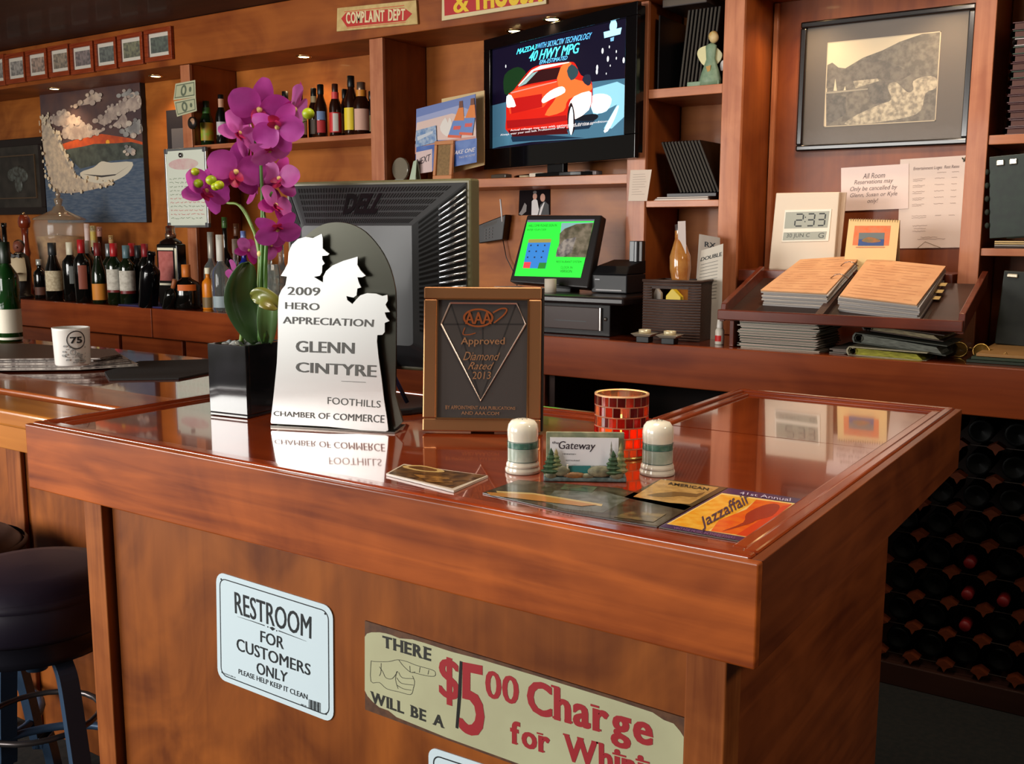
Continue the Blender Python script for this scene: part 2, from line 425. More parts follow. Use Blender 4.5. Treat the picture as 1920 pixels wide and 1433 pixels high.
# bottles lying in the rack
def lying():
    t, _ = thing('wine_bottle', '', 'bottle')
    mb = MB().lathe([(0, .012), (.026, .004), (.034, 0), (.036, .006), (.036, .19), (.03, .215), (.015, .24), (.0145, .29), (0, .29)], 14)
    mb.xf(Matrix.Rotation(-PI/2, 4, 'X'))
    part('glass_body', mb, flat((5, 6, 5), .5, spec=.12), t)
    return t
lie = lying(); first = True
def lying_neck(capc):
    t, _ = thing('wine_bottle', '', 'bottle')
    mb = MB().lathe([(0, 0), (.0145, 0), (.0145, .07), (.03, .10), (.036, .12), (.036, .29), (0, .29)], 14).xf(Matrix.Rotation(-PI/2, 4, 'X'))
    part('glass_body', mb, flat((5, 6, 5), .5, spec=.12), t)
    mb = MB().lathe([(0, -.001), (.015, -.001), (.0165, .004), (.0165, .05), (.015, .05)], 14).xf(Matrix.Rotation(-PI/2, 4, 'X'))
    part('foil_capsule', mb, capc, t)
    return t
REDC = flat((120, 16, 18), .5)
neckR = lying_neck(REDC)
usedN = False
ORD = 'first second third fourth fifth sixth seventh eighth ninth tenth eleventh twelfth thirteenth fourteenth'.split()
pegz = sorted(pegz)
rpx = {(1810, 1075): 1, (1808, 1135): 1, (1865, 1137): 1, (1800, 1192): 1, (1800, 1262): 1}
for ri, z in enumerate(pegz):
    for ci, x in enumerate(pegx[:-1]):
        bx = x+dx/2; bz = z+.036 if z+.075 < .9 else None
        if bz is None: continue
        v = Vector((bx, RY, bz))-CAM; c = (v.dot(rt2)/v.dot(fw)*FOC+960, v.dot(dn2)/v.dot(fw)*FOC+716.5)
        if not (1655 < c[0] < 2010 and 780 < c[1] < 1300): continue
        red = min(math.hypot(c[0]-a, c[1]-b) for a, b in rpx) < 30
        if red:
            o = neckR if not usedN else copy_tree(neckR); usedN = True; o.location = (bx, RY-.01, bz)
            o['label'] = 'red-foiled bottle neck in the wine rack, %s row from bottom, %s column' % (ORD[ri], ORD[ci]); o['group'] = 'red-capped bottles lying in the wine rack'
        else:
            o = lie if first else copy_tree(lie); first = False; o.location = (bx, RY+.03, bz)
            o['label'] = 'dark bottle base in the wine rack, %s row from bottom, %s column' % (ORD[ri], ORD[ci]); o['group'] = 'dark bottles lying in the wine rack'

# ------------------------------------------------------------------ bar island
XA, XB, YA, YB, YI, XI = -1.607, -.339, .934, 1.974, 1.56, -.757
ZT = 1.07; ZS = 1.062
isl, FI = thing('bar_island', 'L-shaped varnished wooden bar counter in the foreground', 'bar counter', (-1, YA, 0))
def ip(name, mb, mat, bevel=.003, label=None): return part(name, mb.xf(Matrix.Translation((1, -YA, 0))), mat, isl, bevel, label, 3)
rw = .036
ip('countertop', MB().slab([(XA+.02, YA+.02), (XB-.02, YA+.02), (XB-.02, YI-.5*0), (XB-.02, YI), (XA+.02, YI-.02)], ZS-.02, ZS), W_TOPX, 0)
ip('countertop', MB().box(XI+.02, XB-.02, YI+.0005, YB-.02, ZS-.02, ZS), W_TOPY, 0)
def railx(x0, x1, yo, inn):
    # outer lip and inner bead of the edge moulding, inn = +1 when the surface lies at larger y
    a, b = sorted((yo, yo+inn*.017)); c, d = sorted((yo+inn*.017, yo+inn*rw))
    ip('edge_rail', MB().box(x0, x1, a, b, ZS-.02, ZT), W_RAIL, .004)
    ip('edge_bead', MB().box(x0+.017, x1-.017, c, d, ZS-.019, ZT-.004), W_RAIL, .004)
def raily(y0, y1, xo, inn, e0=.017, e1=.017):
    a, b = sorted((xo, xo+inn*.017)); c, d = sorted((xo+inn*.017, xo+inn*rw))
    ip('edge_rail', MB().box(a, b, y0, y1, ZS-.02, ZT), W_RAILY, .004)
    ip('edge_bead', MB().box(c, d, y0+e0, y1-e1, ZS-.019, ZT-.004), W_RAILY, .004)
railx(XA, XB, YA, 1)
raily(YA+.0172, YB-.0172, XB, -1, .019, .019)
railx(XI, XB, YB, -1)
raily(YA+.0172, YI-.0172, XA, 1, .019, .019)
railx(XA, XI+.017, YI, -1)
raily(YI+.001, YB-.0172, XI, 1, 0, .019)
ip('front_fascia', MB().box(XA-.002, XB+.0125, YA-.012, YA-.0003, .957, ZT-.002), W_FRONT, .0025)
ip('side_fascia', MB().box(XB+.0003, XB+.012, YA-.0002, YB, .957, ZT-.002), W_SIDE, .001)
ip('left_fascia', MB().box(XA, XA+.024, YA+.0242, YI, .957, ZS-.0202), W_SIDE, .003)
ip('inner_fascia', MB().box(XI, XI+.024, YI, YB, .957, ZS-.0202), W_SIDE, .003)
ip('back_fascia', MB().box(XI+.0242, XB-.0242, YB-.024, YB, .957, ZS-.0202), W_FRONT, .003)
ip('front_panel', MB().box(-1.452, -.4165, .972, .99, ZF, .957), W_PANEL, 0)
ip('post', MB().box(-1.508, -1.459, .956, 1.0, ZF, .957), W_POST, .002)
ip('post', MB().box(-.416, -.369, .956, 1.0, ZF, .957), W_POST, .002)
ip('groove_backing', MB().box(-1.4588, -1.4522, .99, 1.0, ZF, .957), W_DARKC, 0)
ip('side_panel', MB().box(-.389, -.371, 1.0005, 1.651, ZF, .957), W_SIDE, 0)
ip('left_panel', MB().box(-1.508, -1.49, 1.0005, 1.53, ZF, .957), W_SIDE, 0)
ip('rear_panel', MB().box(-1.489, -.39, 1.51, 1.53, ZF, .957), W_CAB, 0)

# ------------------------------------------------------------------ left bar
lb, _ = thing('bar_counter', 'long wooden bar running left from the island with a moulded arm rail', 'bar counter', (-3.5, .98, 0))
def lp(name, mb, mat, bevel=.004): return part(name, mb.xf(Matrix.Translation((3.5, -.98, 0))), mat, lb, bevel, None, 3)
LX = -7.0
lp('outer_rail', MB().box(LX, XA-.001, .98, 1.078, 1.035, 1.066), W_OCHRE, .006)
lp('rail_groove', MB().box(LX, XA-.001, 1.0785, 1.108, 1.04, 1.052), W_RAIL, 0)
lp('inner_rail', MB().box(LX, XA-.001, 1.1085, 1.235, 1.035, 1.068), W_ORANGE, .006)
lp('countertop', MB().box(LX, XA-.001, 1.2355, 1.72, 1.03, 1.06), W_TOPX, .003)
lp('apron', MB().box(LX, -1.62, 1.0, 1.02, .985, 1.035), W_OCHRE, .002)
lp('front_panel', MB().box(LX, -1.515, 1.25, 1.27, ZF, 1.03), W_PANEL, 0)
lp('rear_panel', MB().box(LX, -1.515, 1.66, 1.68, ZF, 1.03), W_CAB, 0)
for i in range(9):
    x = -1.78-.44*i
    lp('panel_batten', MB().box(x-.03, x+.03, 1.238, 1.2495, ZF, 1.03), W_POST, .003)

# ------------------------------------------------------------------ bottles
GREEN = flat((16, 26, 12), .08, coat=.3); BROWNG = flat((38, 16, 8), .08, coat=.3); DARKG = flat((12, 12, 10), .1, coat=.3)
CLEARG = flat((225, 232, 228), .03, trans=.92, ior=1.3); BLUEG = flat((30, 40, 150), .05, trans=.4)
PROF = {
 'bordeaux': [(0, 0), (.9, 0), (1, .02), (1, .62), (.94, .68), (.6, .74), (.4, .78), (.37, .93), (.43, .935), (.43, .965), (.38, 1), (0, 1)],
 'burgundy': [(0, 0), (.9, 0), (1, .02), (1, .45), (.9, .55), (.62, .66), (.42, .78), (.38, .93), (.43, .935), (.43, .965), (.38, 1), (0, 1)],
 'beer': [(0, 0), (.9, 0), (1, .02), (1, .55), (.92, .62), (.62, .72), (.45, .8), (.4, .93), (.46, .94), (.46, 1), (0, 1)],
 'liquor': [(0, 0), (.92, 0), (1, .02), (1, .6), (.9, .68), (.5, .74), (.36, .77), (.36, .9), (.42, .905), (.42, .93), (.42, 1), (0, 1)],
 'squat': [(0, 0), (.92, 0), (1, .04), (1, .5), (.85, .6), (.4, .68), (.28, .74), (.28, 1), (0, 1)],
 'long': [(0, 0), (.9, 0), (1, .02), (1, .5), (.85, .56), (.42, .62), (.36, .66), (.34, .93), (.4, .94), (.4, 1), (0, 1)]}
NECK = {'bordeaux': (.79, .42), 'burgundy': (.79, .44), 'beer': (.82, .47), 'liquor': (.86, .45), 'squat': (.72, .31), 'long': (.7, .38)}
def bottle(label, px, top, Y, wpx, glass, kind='bordeaux', cap=None, labs=(), base=CT, group=None, name='wine_bottle', capz=None, lean=0, byp=600, cat='bottle'):
    p = atY(px, byp, Y); zt = atY(px, top, Y).z; h = zt-base
    dep = (Vector((p.x, Y, base))-CAM).dot(fw); r = wpx/2*dep/FOC
    t, _ = thing(name, label, cat, (p.x, Y, base), 0, 0, group, lean)
    pr = PROF[kind]
    part('glass_body', MB().lathe([(a*r, b*h) for a, b in pr], 20), glass, t)
    if cap:
        z0, k = NECK[kind]; z0 = capz or z0
        part('foil_capsule' if kind in ('bordeaux', 'burgundy') else 'cap', MB().lathe([(k*r*1.02, z0*h), (k*r*1.06, z0*h+.001), (k*r*1.06, h+.001), (k*r*.9, h+.002), (0, h+.002)], 16), cap, t)
    face = math.atan2(-Y, -p.x)
    for lb_ in labs:   # (z0,z1 fractions, colour material, half angle)
        z0, z1, mt, ha = lb_[:4]
        k = 1.015 if z1 < .66 else lb_[4]
        part('paper_label', MB().lathe([(k*r, z0*h), (k*r, z1*h)], 10, a0=face-R(ha), a1=face+R(ha)), mt, t)
    return t
c_cream = flat((208, 192, 158), .7, noise=(180, 160, 128), nscale=90); c_white = flat((206, 200, 186), .7, noise=(178, 170, 156), nscale=60)
c_orange = flat((206, 128, 40), .6); c_brown = flat((140, 70, 50), .6); c_grey = flat((110, 112, 108), .6)
RED = flat((170, 30, 34), .35); DRED = flat((110, 28, 28), .4); BLUEGR = flat((86, 112, 118), .4); CHAR = flat((40, 42, 44), .4)
G1 = None
bottle('tall dark wine bottle with cream label, leftmost labelled bottle of the back row', 106, 456, 3.03, 32, DARKG, 'burgundy', CHAR, [(.17, .52, c_cream, 62)])
bottle('dark wine bottle with a cream white foil top right of the cream-labelled one', 139, 455, 3.06, 30, DARKG, 'bordeaux', flat((215, 206, 180), .4), [(.3, .6, c_grey, 14)])
bottle('wine bottle with red foil and narrow brown-red label beside the white-topped bottle', 160, 450, 3.02, 30, DARKG, 'bordeaux', RED, [(.22, .6, c_brown, 30)])
bottle('slim dark wine bottle with thin grey label left of the orange-labelled bottle', 170, 452, 3.17, 26, DARKG, 'bordeaux', flat((150, 140, 130), .4), [(.1, .6, c_grey, 25)])
bottle('shorter dark bottle with an orange label low on its front and dark red foil', 190, 456, 3.03, 27, GREEN, 'burgundy', DRED, [(.06, .33, c_orange, 70)])
bottle('dark green wine bottle with silver foil behind the large white label', 211, 458, 3.12, 26, GREEN, 'bordeaux', flat((150, 155, 155), .3, .5), [(.1, .5, c_white, 40)])
bottle('green wine bottle with bright red foil and large white label', 220, 457, 3.04, 30, GREEN, 'bordeaux', RED, [(.24, .58, c_white, 72), (.2, .24, DRED, 72)])
bottle('green wine bottle with blue-grey foil and off-white label', 243, 461, 3.06, 30, GREEN, 'bordeaux', BLUEGR, [(.24, .58, c_white, 68), (.19, .24, DRED, 60)])
bottle('dark wine bottle with red foil standing behind the blue-grey topped one', 254, 457, 3.16, 28, DARKG, 'bordeaux', RED)
bottle('dark wine bottle with charcoal foil between two red-foiled bottles', 265, 461, 3.16, 27, DARKG, 'bordeaux', CHAR)
bottle('dark wine bottle with dark red foil, rightmost upright one of the wine row', 278, 458, 3.14, 28, DARKG, 'bordeaux', flat((132, 26, 34), .4))
bottle('pale long-necked bottle with pinkish white foil rising behind the wine row', 173, 420, 3.28, 24, CLEARG, 'long', flat((214, 190, 184), .5), capz=.62, name='liquor_bottle')
bottle('dark bottle with a yellow and cream neck label behind the wine row', 184, 424, 3.38, 26, DARKG, 'long', flat((176, 160, 116), .5), [(.8, .92, flat((206, 180, 30), .5), 80, .4)], name='liquor_bottle')
bottle('dark bottle with dusty pink foil next to the yellow neck label', 196, 426, 3.46, 24, BROWNG, 'long', flat((176, 130, 120), .5), capz=.86, name='liquor_bottle')
bottle('dark bottle with a tan stopper poking up behind the white label', 217, 442, 3.3, 24, BROWNG, 'long', flat((184, 146, 92), .6), capz=.88, name='liquor_bottle')
bottle('small dark bottle with a silvery cap left of the cream label', 80, 487, 3.06, 22, DARKG, 'liquor', flat((180, 180, 172), .3, .4), [(.1, .3, flat((90, 52, 36), .6), 60)], name='liquor_bottle')
bottle('black bottle leaning over beside the red-framed whiskey bottle', 279, 470, 3.0, 36, GLOSSBLK, 'bordeaux', None, lean=10)
# square bottle in a frame
t, F = thing('whiskey_bottle', 'big square whiskey bottle with a pinkish red label and silver-red stopper', 'bottle', (atY(326, 570, 3.17).x, 3.17, CT), 14)
hw = .062; hh = atY(320, 458, 3.1).z-CT
part('glass_body', MB().box(-hw, hw, -.035, .035, 0, hh), flat((18, 14, 12), .15), t, .008)
part('paper_label', MB().poly(rect(-.05, .036, .12, hh-.035), -.0358), flat((178, 92, 84), .6, noise=(160, 70, 62), nscale=30), t)
mb = MB(); mb.poly(rect(-.054, .04, hh-.03, hh-.018), -.0358); mb.poly(rect(.046, .058, .1, hh-.02), -.0358); mb.poly(rect(-.05, .03, .098, .108), -.0358)
part('pale_border', mb, flat((226, 216, 188), .5), t)
part('shoulder', MB().lathe([(.055, hh), (.05, hh+.012), (.028, hh+.025), (.024, hh+.03), (0, hh+.03)], 18), flat((26, 14, 12), .2), t)
part('stopper', MB().lathe([(.024, hh+.03), (.026, hh+.032), (.026, hh+.05), (.022, hh+.052), (.022, hh+.085), (0, hh+.09)], 18), flat((150, 130, 110), .25, .7, noise=(110, 30, 20), nscale=40), t)
t = bottle('squat dark liqueur bottle with an orange neck and orange band label', 352, 497, 3.07, 50, DARKG, 'squat', flat((200, 110, 36), .5), [(.42, .56, flat((206, 100, 30), .6), 40, 1.02)], name='liqueur_bottle', byp=580)
bottle('small dark bottle with an orange slanting pourer beside the black one', 316, 520, 3.0, 26, DARKG, 'squat', flat((150, 84, 44), .5), name='liqueur_bottle', byp=580, lean=22)
t = bottle('clear bottle with white cap holding bright orange juice', 392, 503, 3.08, 22, flat((214, 122, 20), .35), 'liquor', flat((232, 226, 200), .5), [(.05, .3, flat((120, 96, 60), .5), 90)], name='juice_bottle', byp=580)
bottle('clear spirit bottle with silver neck foil left of the tall clear one', 401, 436, 3.16, 30, CLEARG, 'long', flat((156, 150, 138), .4, .3), capz=.66, name='spirit_bottle')
bottle('tall clear vodka bottle with white cap left of the orchid leaves', 418, 441, 3.06, 36, CLEARG, 'long', flat((206, 202, 190), .45), [(.05, .2, flat((150, 165, 170), .5), 60)], capz=.66, name='spirit_bottle')
bottle('dark spirit bottle with a green cap behind the clear bottles', 428, 408, 3.4, 26, DARKG, 'long', flat((60, 96, 44), .4), capz=.88, name='spirit_bottle')
bottle('clear spirit bottle with a tan cork just left of the orchid stem', 446, 449, 3.16, 28, CLEARG, 'long', flat((150, 130, 116), .5), capz=.8, name='spirit_bottle')
bottle('brown spirit bottle with bronze cap behind the cork-topped one', 449, 420, 3.42, 26, BROWNG, 'long', flat((90, 54, 34), .4), capz=.85, name='spirit_bottle')
bottle('deep blue bottle behind the orchid stems', 462, 434, 3.3, 26, BLUEG, 'long', flat((130, 150, 200), .3), capz=.9, name='spirit_bottle')
bottle('clear cork-stoppered bottle at the left edge of the award', 531, 443, 3.2, 30, CLEARG, 'long', flat((196, 158, 110), .6), capz=.9, name='spirit_bottle')
bottle('clear thin-necked bottle between orchid and award', 508, 462, 3.3, 30, CLEARG, 'long', flat((170, 170, 160), .4), capz=.8, name='spirit_bottle')
p = atY(508, 560, 3.05)
t, _ = thing('cut_glass_decanter', 'cut glass decanter with diamond pattern seen between orchid and award', 'decanter', (p.x, 3.05, CT))
ht = atY(508, 496, 3.05).z-CT
part('glass_body', MB().lathe([(0, 0), (.04, 0), (.045, .02), (.045, ht*.9), (.04, ht), (.037, ht), (.04, ht*.88), (.04, .02), (0, .015)], 20, sm=False), CLEARG, t)
mb = MB()
for i in range(10):
    for j in range(5):
        a = 2*PI*i/10+(j % 2)*PI/10; mb.ball((.046*math.cos(a), .046*math.sin(a), .03+j*(ht-.05)/5), .006, 0, 6, 4)
part('cut_facets', mb, CLEARG, t)['kind'] = 'stuff'
# bar mat of blue plastic at the counter edge
tag(part('bar_mat', MB().box(atY(225, 577, 3.0).x, atY(318, 582, 3.0).x, 2.99, 3.25, CT+.0005, CT+.006), flat((44, 40, 90), .6), None, .002), 'dark blue rubber bar mat under the wine bottles', 'bar mat')

# -- left end of the back counter
p = atY(121, 560, 3.3)
t, _ = thing('glass_jar', 'large clear lidded glass jar with pointed lid and amber contents', 'jar', (p.x, 3.3, CT))
dep = (p-CAM).dot(fw); k = dep/FOC
zr = atY(121, 413, 3.3).z-CT; zf = atY(121, 352, 3.3).z-CT; zb_ = atY(121, 520, 3.3).z-CT
part('glass_bowl', MB().lathe([(0, 0), (.07, 0), (.07, .008), (.02, .03), (.02, .05), (30*k*.6, zb_), (40*k, zb_+.05), (46*k, zr-.03), (44*k, zr), (42*k, zr), (44*k, zr-.03), (38*k, zb_+.05), (0, zb_+.01)], 28), flat((220, 214, 196), .04, alpha=.12, coat=1), t)
part('contents', MB().lathe([(0, zb_+.012), (28*k, zb_+.02), (37*k, zb_+.06), (41*k, zr-.09), (0, zr-.08)], 24), flat((150, 96, 44), .5, noise=(186, 140, 84), nscale=22, bump=.6), t)
part('lid', MB().lathe([(46*k, zr+.001), (45*k, zr+.01), (30*k, zr+.03), (12*k, zr+.055), (9*k, zr+.075), (5*k, zr+.08), (7*k, zr+.1), (8*k, zr+.115), (3*k, zr+.125), (5*k, zr+.14), (0, zf)], 28), flat((150, 128, 104), .08, alpha=.75, coat=1), t)
p = atY(55, 560, 3.3)
t, _ = thing('pepper_mill', 'turned reddish wooden pepper mill on the back counter', 'pepper mill', (p.x, 3.3, CT))
h = atY(54, 398, 3.3).z-CT
part('body', MB().lathe([(0, 0), (.032, 0), (.032, .03), (.022, .07), (.02, h*.45), (.026, h*.5), (.02, h*.56), (.017, h*.7), (.02, h*.8), (.0, h*.8)], 20), flat((116, 44, 22), .25, coat=.5), t)
part('turning_head', MB().lathe([(.018, h*.801), (.03, h*.82), (.034, h*.88), (.03, h*.93), (.02, h*.965), (0, h*.97)], 20), flat((122, 46, 22), .25, coat=.5), t)
part('knob', MB().ball((0, 0, h*.985), .009), flat((180, 150, 110), .2, .9), t)
# waiter figurine
p = atY(42, 560, 3.05)
t, _ = thing('waiter_figurine', 'dark waiter figurine in a cream shirt holding a tray', 'figurine', (p.x, 3.05, CT), 40)
h = atY(42, 452, 3.05).z-CT
part('body', MB().lathe([(0, 0), (.06, 0), (.06, .012), (.045, .02), (.05, h*.3), (.055, h*.5), (.045, h*.72), (.02, h*.8), (0, h*.82)], 18), flat((20, 14, 12), .4), t)
part('shirt', MB().lathe([(.052, h*.3), (.058, h*.42), (.057, h*.52), (.047, h*.7), (.022, h*.79)], 14, a0=R(-150), a1=R(-40), sx=1.03, sy=1.05), flat((196, 176, 142), .7), t)
part('bow_tie', MB().prism([(-.02, h*.7), (-.02, h*.78), (0, h*.745), (.02, h*.78), (.02, h*.7), (0, h*.735)], -.062, -.05), flat((16, 10, 10), .5), t)
part('head', MB().ball((0, -.005, h*.9), .028, sc=(1, 1, 1.2)), flat((120, 66, 50), .5), t)
part('hair', MB().ball((0, .004, h*.93), .029, sc=(1, 1, 1)), flat((22, 12, 10), .5), t)
part('nose', MB().ball((0, -.034, h*.89), .006), flat((130, 72, 54), .5), t)
part('arm', MB().tube([(-.045, 0, h*.68), (-.075, -.03, h*.5), (-.05, -.08, h*.45)], [.016, .014, .01]), flat((190, 170, 138), .7), t)
part('tray', MB().lathe([(0, h*.42), (.07, h*.42), (.075, h*.45), (.07, h*.45), (.066, h*.43), (0, h*.43)], 20, c=(-.05, -.09)), flat((150, 140, 120), .3, .6), t)
bottle('dark bottle with a cream neck label at the far left behind the green can', 4, 420, 3.2, 30, DARKG, 'bordeaux', flat((190, 160, 130), .5), name='liquor_bottle', byp=560)
bottle('tall dark glass bottle left of the pepper mill', 17, 418, 3.3, 24, DARKG, 'long', None, name='liquor_bottle', byp=560)
p = atY(4, 520, 2.6)
# green bottle near the bar, white labelled
t = bottle('green wine bottle with a white label standing on the left bar', 20, 455, 1.66, 42, flat((20, 60, 22), .05, trans=.3), 'bordeaux', flat((20, 34, 20), .4), [(.09, .33, flat((214, 206, 186), .6), 80), (.02, .045, flat((210, 204, 190), .6), 80)], base=1.06, byp=628)
p = atY(5, 523, 2.2)

# -- beer bottles on the shelf
BS = 1.812
def beer(label, px, top, Y, wpx, glass, cap, labs): bottle(label, px, top, Y, wpx, glass, 'beer', cap, labs, base=BS, group=None, name='beer_bottle', byp=260)
yel = flat((226, 196, 40), .5); lime = flat((130, 160, 40), .5, noise=(190, 120, 30), nscale=25); pk = flat((206, 160, 140), .6)
beer('green-glass beer bottle with lime green label, leftmost on the shelf', 389, 190, 3.44, 24, flat((20, 36, 14), .1), flat((24, 40, 20), .4), [(.12, .52, lime, 75), (.72, .86, flat((60, 110, 40), .5), 80, .6)])
beer('dark beer bottle with white label and pale neck, second from the left', 417, 178, 3.44, 22, DARKG, BLACK, [(.2, .46, flat((190, 180, 180), .5), 60), (.74, .92, flat((190, 140, 110), .5), 60, .55)])
beer('beer bottle with grey-white label mostly behind the orchid', 460, 176, 3.46, 24, DARKG, BLACK, [(.12, .5, flat((170, 165, 150), .6), 70)])
beer('dark brown beer bottle hidden behind the top orchid blooms', 495, 174, 3.46, 24, BROWNG, BLACK, [(.12, .5, flat((120, 40, 40), .6), 70)])
beer('green beer bottle low behind the orchid on the shelf', 537, 172, 3.44, 24, flat((18, 50, 20), .1), BLACK, [(.12, .5, flat((40, 90, 40), .6), 40)])
beer('brown beer bottle with an oval white label right of the orchid', 563, 170, 3.43, 27, BROWNG, BLACK, [(.1, .52, flat((210, 200, 170), .6), 62)])
beer('slim brown beer bottle with cream neck strip behind the oval label', 590, 166, 3.5, 22, BROWNG, BLACK, [(.7, .85, flat((170, 150, 110), .6), 60, .6), (.12, .4, flat((120, 110, 100), .6), 50)])
beer('brown beer bottle with blue and red label, left of the red one', 603, 159, 3.44, 24, BROWNG, BLACK, [(.1, .33, flat((176, 40, 44), .6), 40), (.34, .5, flat((110, 130, 170), .6), 40)])
beer('brown beer bottle with a red and silver label and red neck', 630, 158, 3.42, 23, BROWNG, flat((60, 26, 14), .4), [(.08, .46, flat((196, 34, 34), .5), 80), (.1, .44, flat((200, 196, 188), .5), 26), (.7, .85, flat((206, 60, 60), .5), 70, .62)])
beer('brown beer bottle with a beige label between the red and yellow ones', 648, 168, 3.5, 22, BROWNG, BLACK, [(.1, .5, flat((196, 164, 110), .6), 70)])
beer('tallest brown beer bottle with a bright yellow label', 660, 143, 3.44, 27, BROWNG, BLACK, [(.1, .47, yel, 78)])
beer('wide brown beer bottle with pink oval label and orange neck', 679, 155, 3.45, 32, BROWNG, flat((120, 96, 80), .3, .6), [(.1, .5, pk, 55), (.74, .86, flat((206, 130, 40), .5), 80, .6)])
beer('narrow dark beer bottle against the right divider of the shelf', 697, 172, 3.48, 20, BROWNG, BLACK, [(.1, .46, flat((150, 130, 80), .6), 60)])

# ------------------------------------------------------------------ pictures on the left wall bay
FB = Matrix.Translation((0, BY, 0))
def framed(name, label, cat, F, corners, fw_, mat_, dep=.02, c=0):
    return None
# speedboat painting (canvas with dark edges)
Yp = BY-.035
q = [hit(I4, x, y, Yp) for x, y in ((74, 176), (262, 157), (277, 417), (96, 416))]
x0, x1, z0, z1 = q[0][0], q[1][0], q[2][1], q[0][1]
t, F = thing('speedboat_painting', 'large canvas painting of a white speedboat racing under sunset clouds', 'painting', (x0, Yp, z0))
part('canvas', MB().box(0, x1-x0, 0, .032, 0, z1-z0), flat((30, 28, 30), .5), t, .003)
SKY = flat((98, 74, 70), .25, noise=(82, 66, 68), nscale=6); SEA = flat((70, 86, 108), .25, noise=(92, 104, 120), nscale=14, stretch=(1, 1, 6)); CLD = flat((196, 176, 160), .3, noise=(150, 132, 124), nscale=16)
CLD2 = flat((160, 156, 150), .3, noise=(126, 122, 120), nscale=16); GLOW = flat((210, 92, 44), .3, noise=(180, 76, 50), nscale=20); SUN = flat((244, 170, 60), .3)
HILL = flat((64, 68, 64), .3, noise=(84, 90, 82), nscale=20); SPR = flat((206, 186, 160), .35, noise=(172, 156, 140), nscale=30); HULL = flat((206, 198, 180), .3); DK = flat((70, 66, 66), .3)
W = lambda *p: [(a-x0, b-z0) for a, b in hits(I4, p, Yp)]
clampx = lambda pts: [(min(max(a, .001), x1-x0-.001), min(max(b, .001), z1-z0-.001)) for a, b in pts]
Z1 = lambda pts: [(115+(a-460)/3.981, b/3.981) for a, b in pts]
zz = lambda *p: clampx(W(*[(a/3.981, b/3.981) for a, b in p]))
L_ = [(SKY, [(.001, .3), (x1-x0-.001, .3), (x1-x0-.001, z1-z0-.001), (.001, z1-z0-.001)]),
      (SEA, [(.001, .001), (x1-x0-.001, .001), (x1-x0-.001, .36), (.001, .4)]),
      (GLOW, zz((450, 1080), (560, 1045), (760, 1000), (960, 1030), (1075, 1060), (1075, 1110), (760, 1100), (560, 1130), (470, 1110))),
      (SUN, ell(*zz((805, 1062))[0], .018, .014)),
      (HILL, zz((480, 1120), (640, 1090), (700, 1075), (860, 1070), (980, 1060), (1080, 1080), (1080, 1180), (840, 1200), (600, 1260), (520, 1180))),
      (CLD, smooth(zz((460, 1000), (500, 920), (540, 950), (590, 920), (660, 940), (690, 970), (780, 970), (700, 1010), (610, 1035), (520, 1040)), 3)),
      (CLD, smooth(zz((380, 880), (430, 860), (480, 830), (530, 860), (600, 890), (600, 920), (500, 930), (420, 940)), 3)),
      (CLD, smooth(zz((720, 900), (780, 860), (810, 800), (860, 790), (900, 760), (960, 740), (1000, 710), (1075, 715), (1075, 800), (980, 830), (900, 850), (840, 900), (780, 935)), 3)),
      (CLD2, smooth(zz((900, 715), (950, 680), (1030, 700), (960, 725)), 3)),
      (CLD, smooth(zz((840, 940), (880, 900), (930, 845), (955, 930), (900, 950)), 2)),
      (CLD2, smooth(zz((920, 990), (960, 930), (1010, 905), (1080, 930), (1080, 990), (980, 1010)), 3)),
      (CLD, smooth(zz((540, 795), (640, 740), (700, 680), (760, 735), (700, 770)), 3)),
      (CLD2, smooth(zz((930, 1130), (960, 1095), (1010, 1120), (980, 1150)), 3)),
      (SPR, smooth(zz((310, 890), (340, 930), (365, 860), (390, 960), (440, 1010), (470, 1080), (500, 1150), (540, 1230), (600, 1330), (780, 1360), (860, 1370), (760, 1400), (560, 1440), (420, 1430), (370, 1340), (340, 1200), (310, 1050)), 3)),
      (HULL, smooth(zz((600, 1290), (700, 1250), (760, 1205), (830, 1215), (990, 1210), (960, 1290), (860, 1350), (760, 1370), (640, 1345)), 3)),
      (DK, zz((620, 1300), (760, 1310), (870, 1300), (970, 1235), (860, 1310), (760, 1325)))]
rr = random.Random(21); wd_, hd_ = x1-x0, z1-z0
CL3 = flat((206, 190, 172), .3, noise=(166, 148, 138), nscale=30); CL4 = flat((176, 158, 146), .3); SP2 = flat((216, 198, 170), .35)
for (mt_, pl) in [q_ for q_ in L_ if q_[0] in (CLD, CLD2)]:
    for a_, b_ in pl[::2]:
        r_ = rr.uniform(.008, .022); L_.append((rr.choice((CL3, CL4, mt_)), clampx(ell(a_+rr.uniform(-.01, .01), b_+rr.uniform(-.006, .01), r_*1.4, r_*.75, 9))))
for (mt_, pl) in [q_ for q_ in L_ if q_[0] is SPR]:
    for a_, b_ in pl:
        for k_ in range(2):
            r_ = rr.uniform(.004, .014); L_.append((SP2, clampx(ell(a_+rr.uniform(-.02, .02), b_+rr.uniform(-.012, .02), r_, r_, 8))))
picture('painted_scene', t, L_, -.0006, .00008)
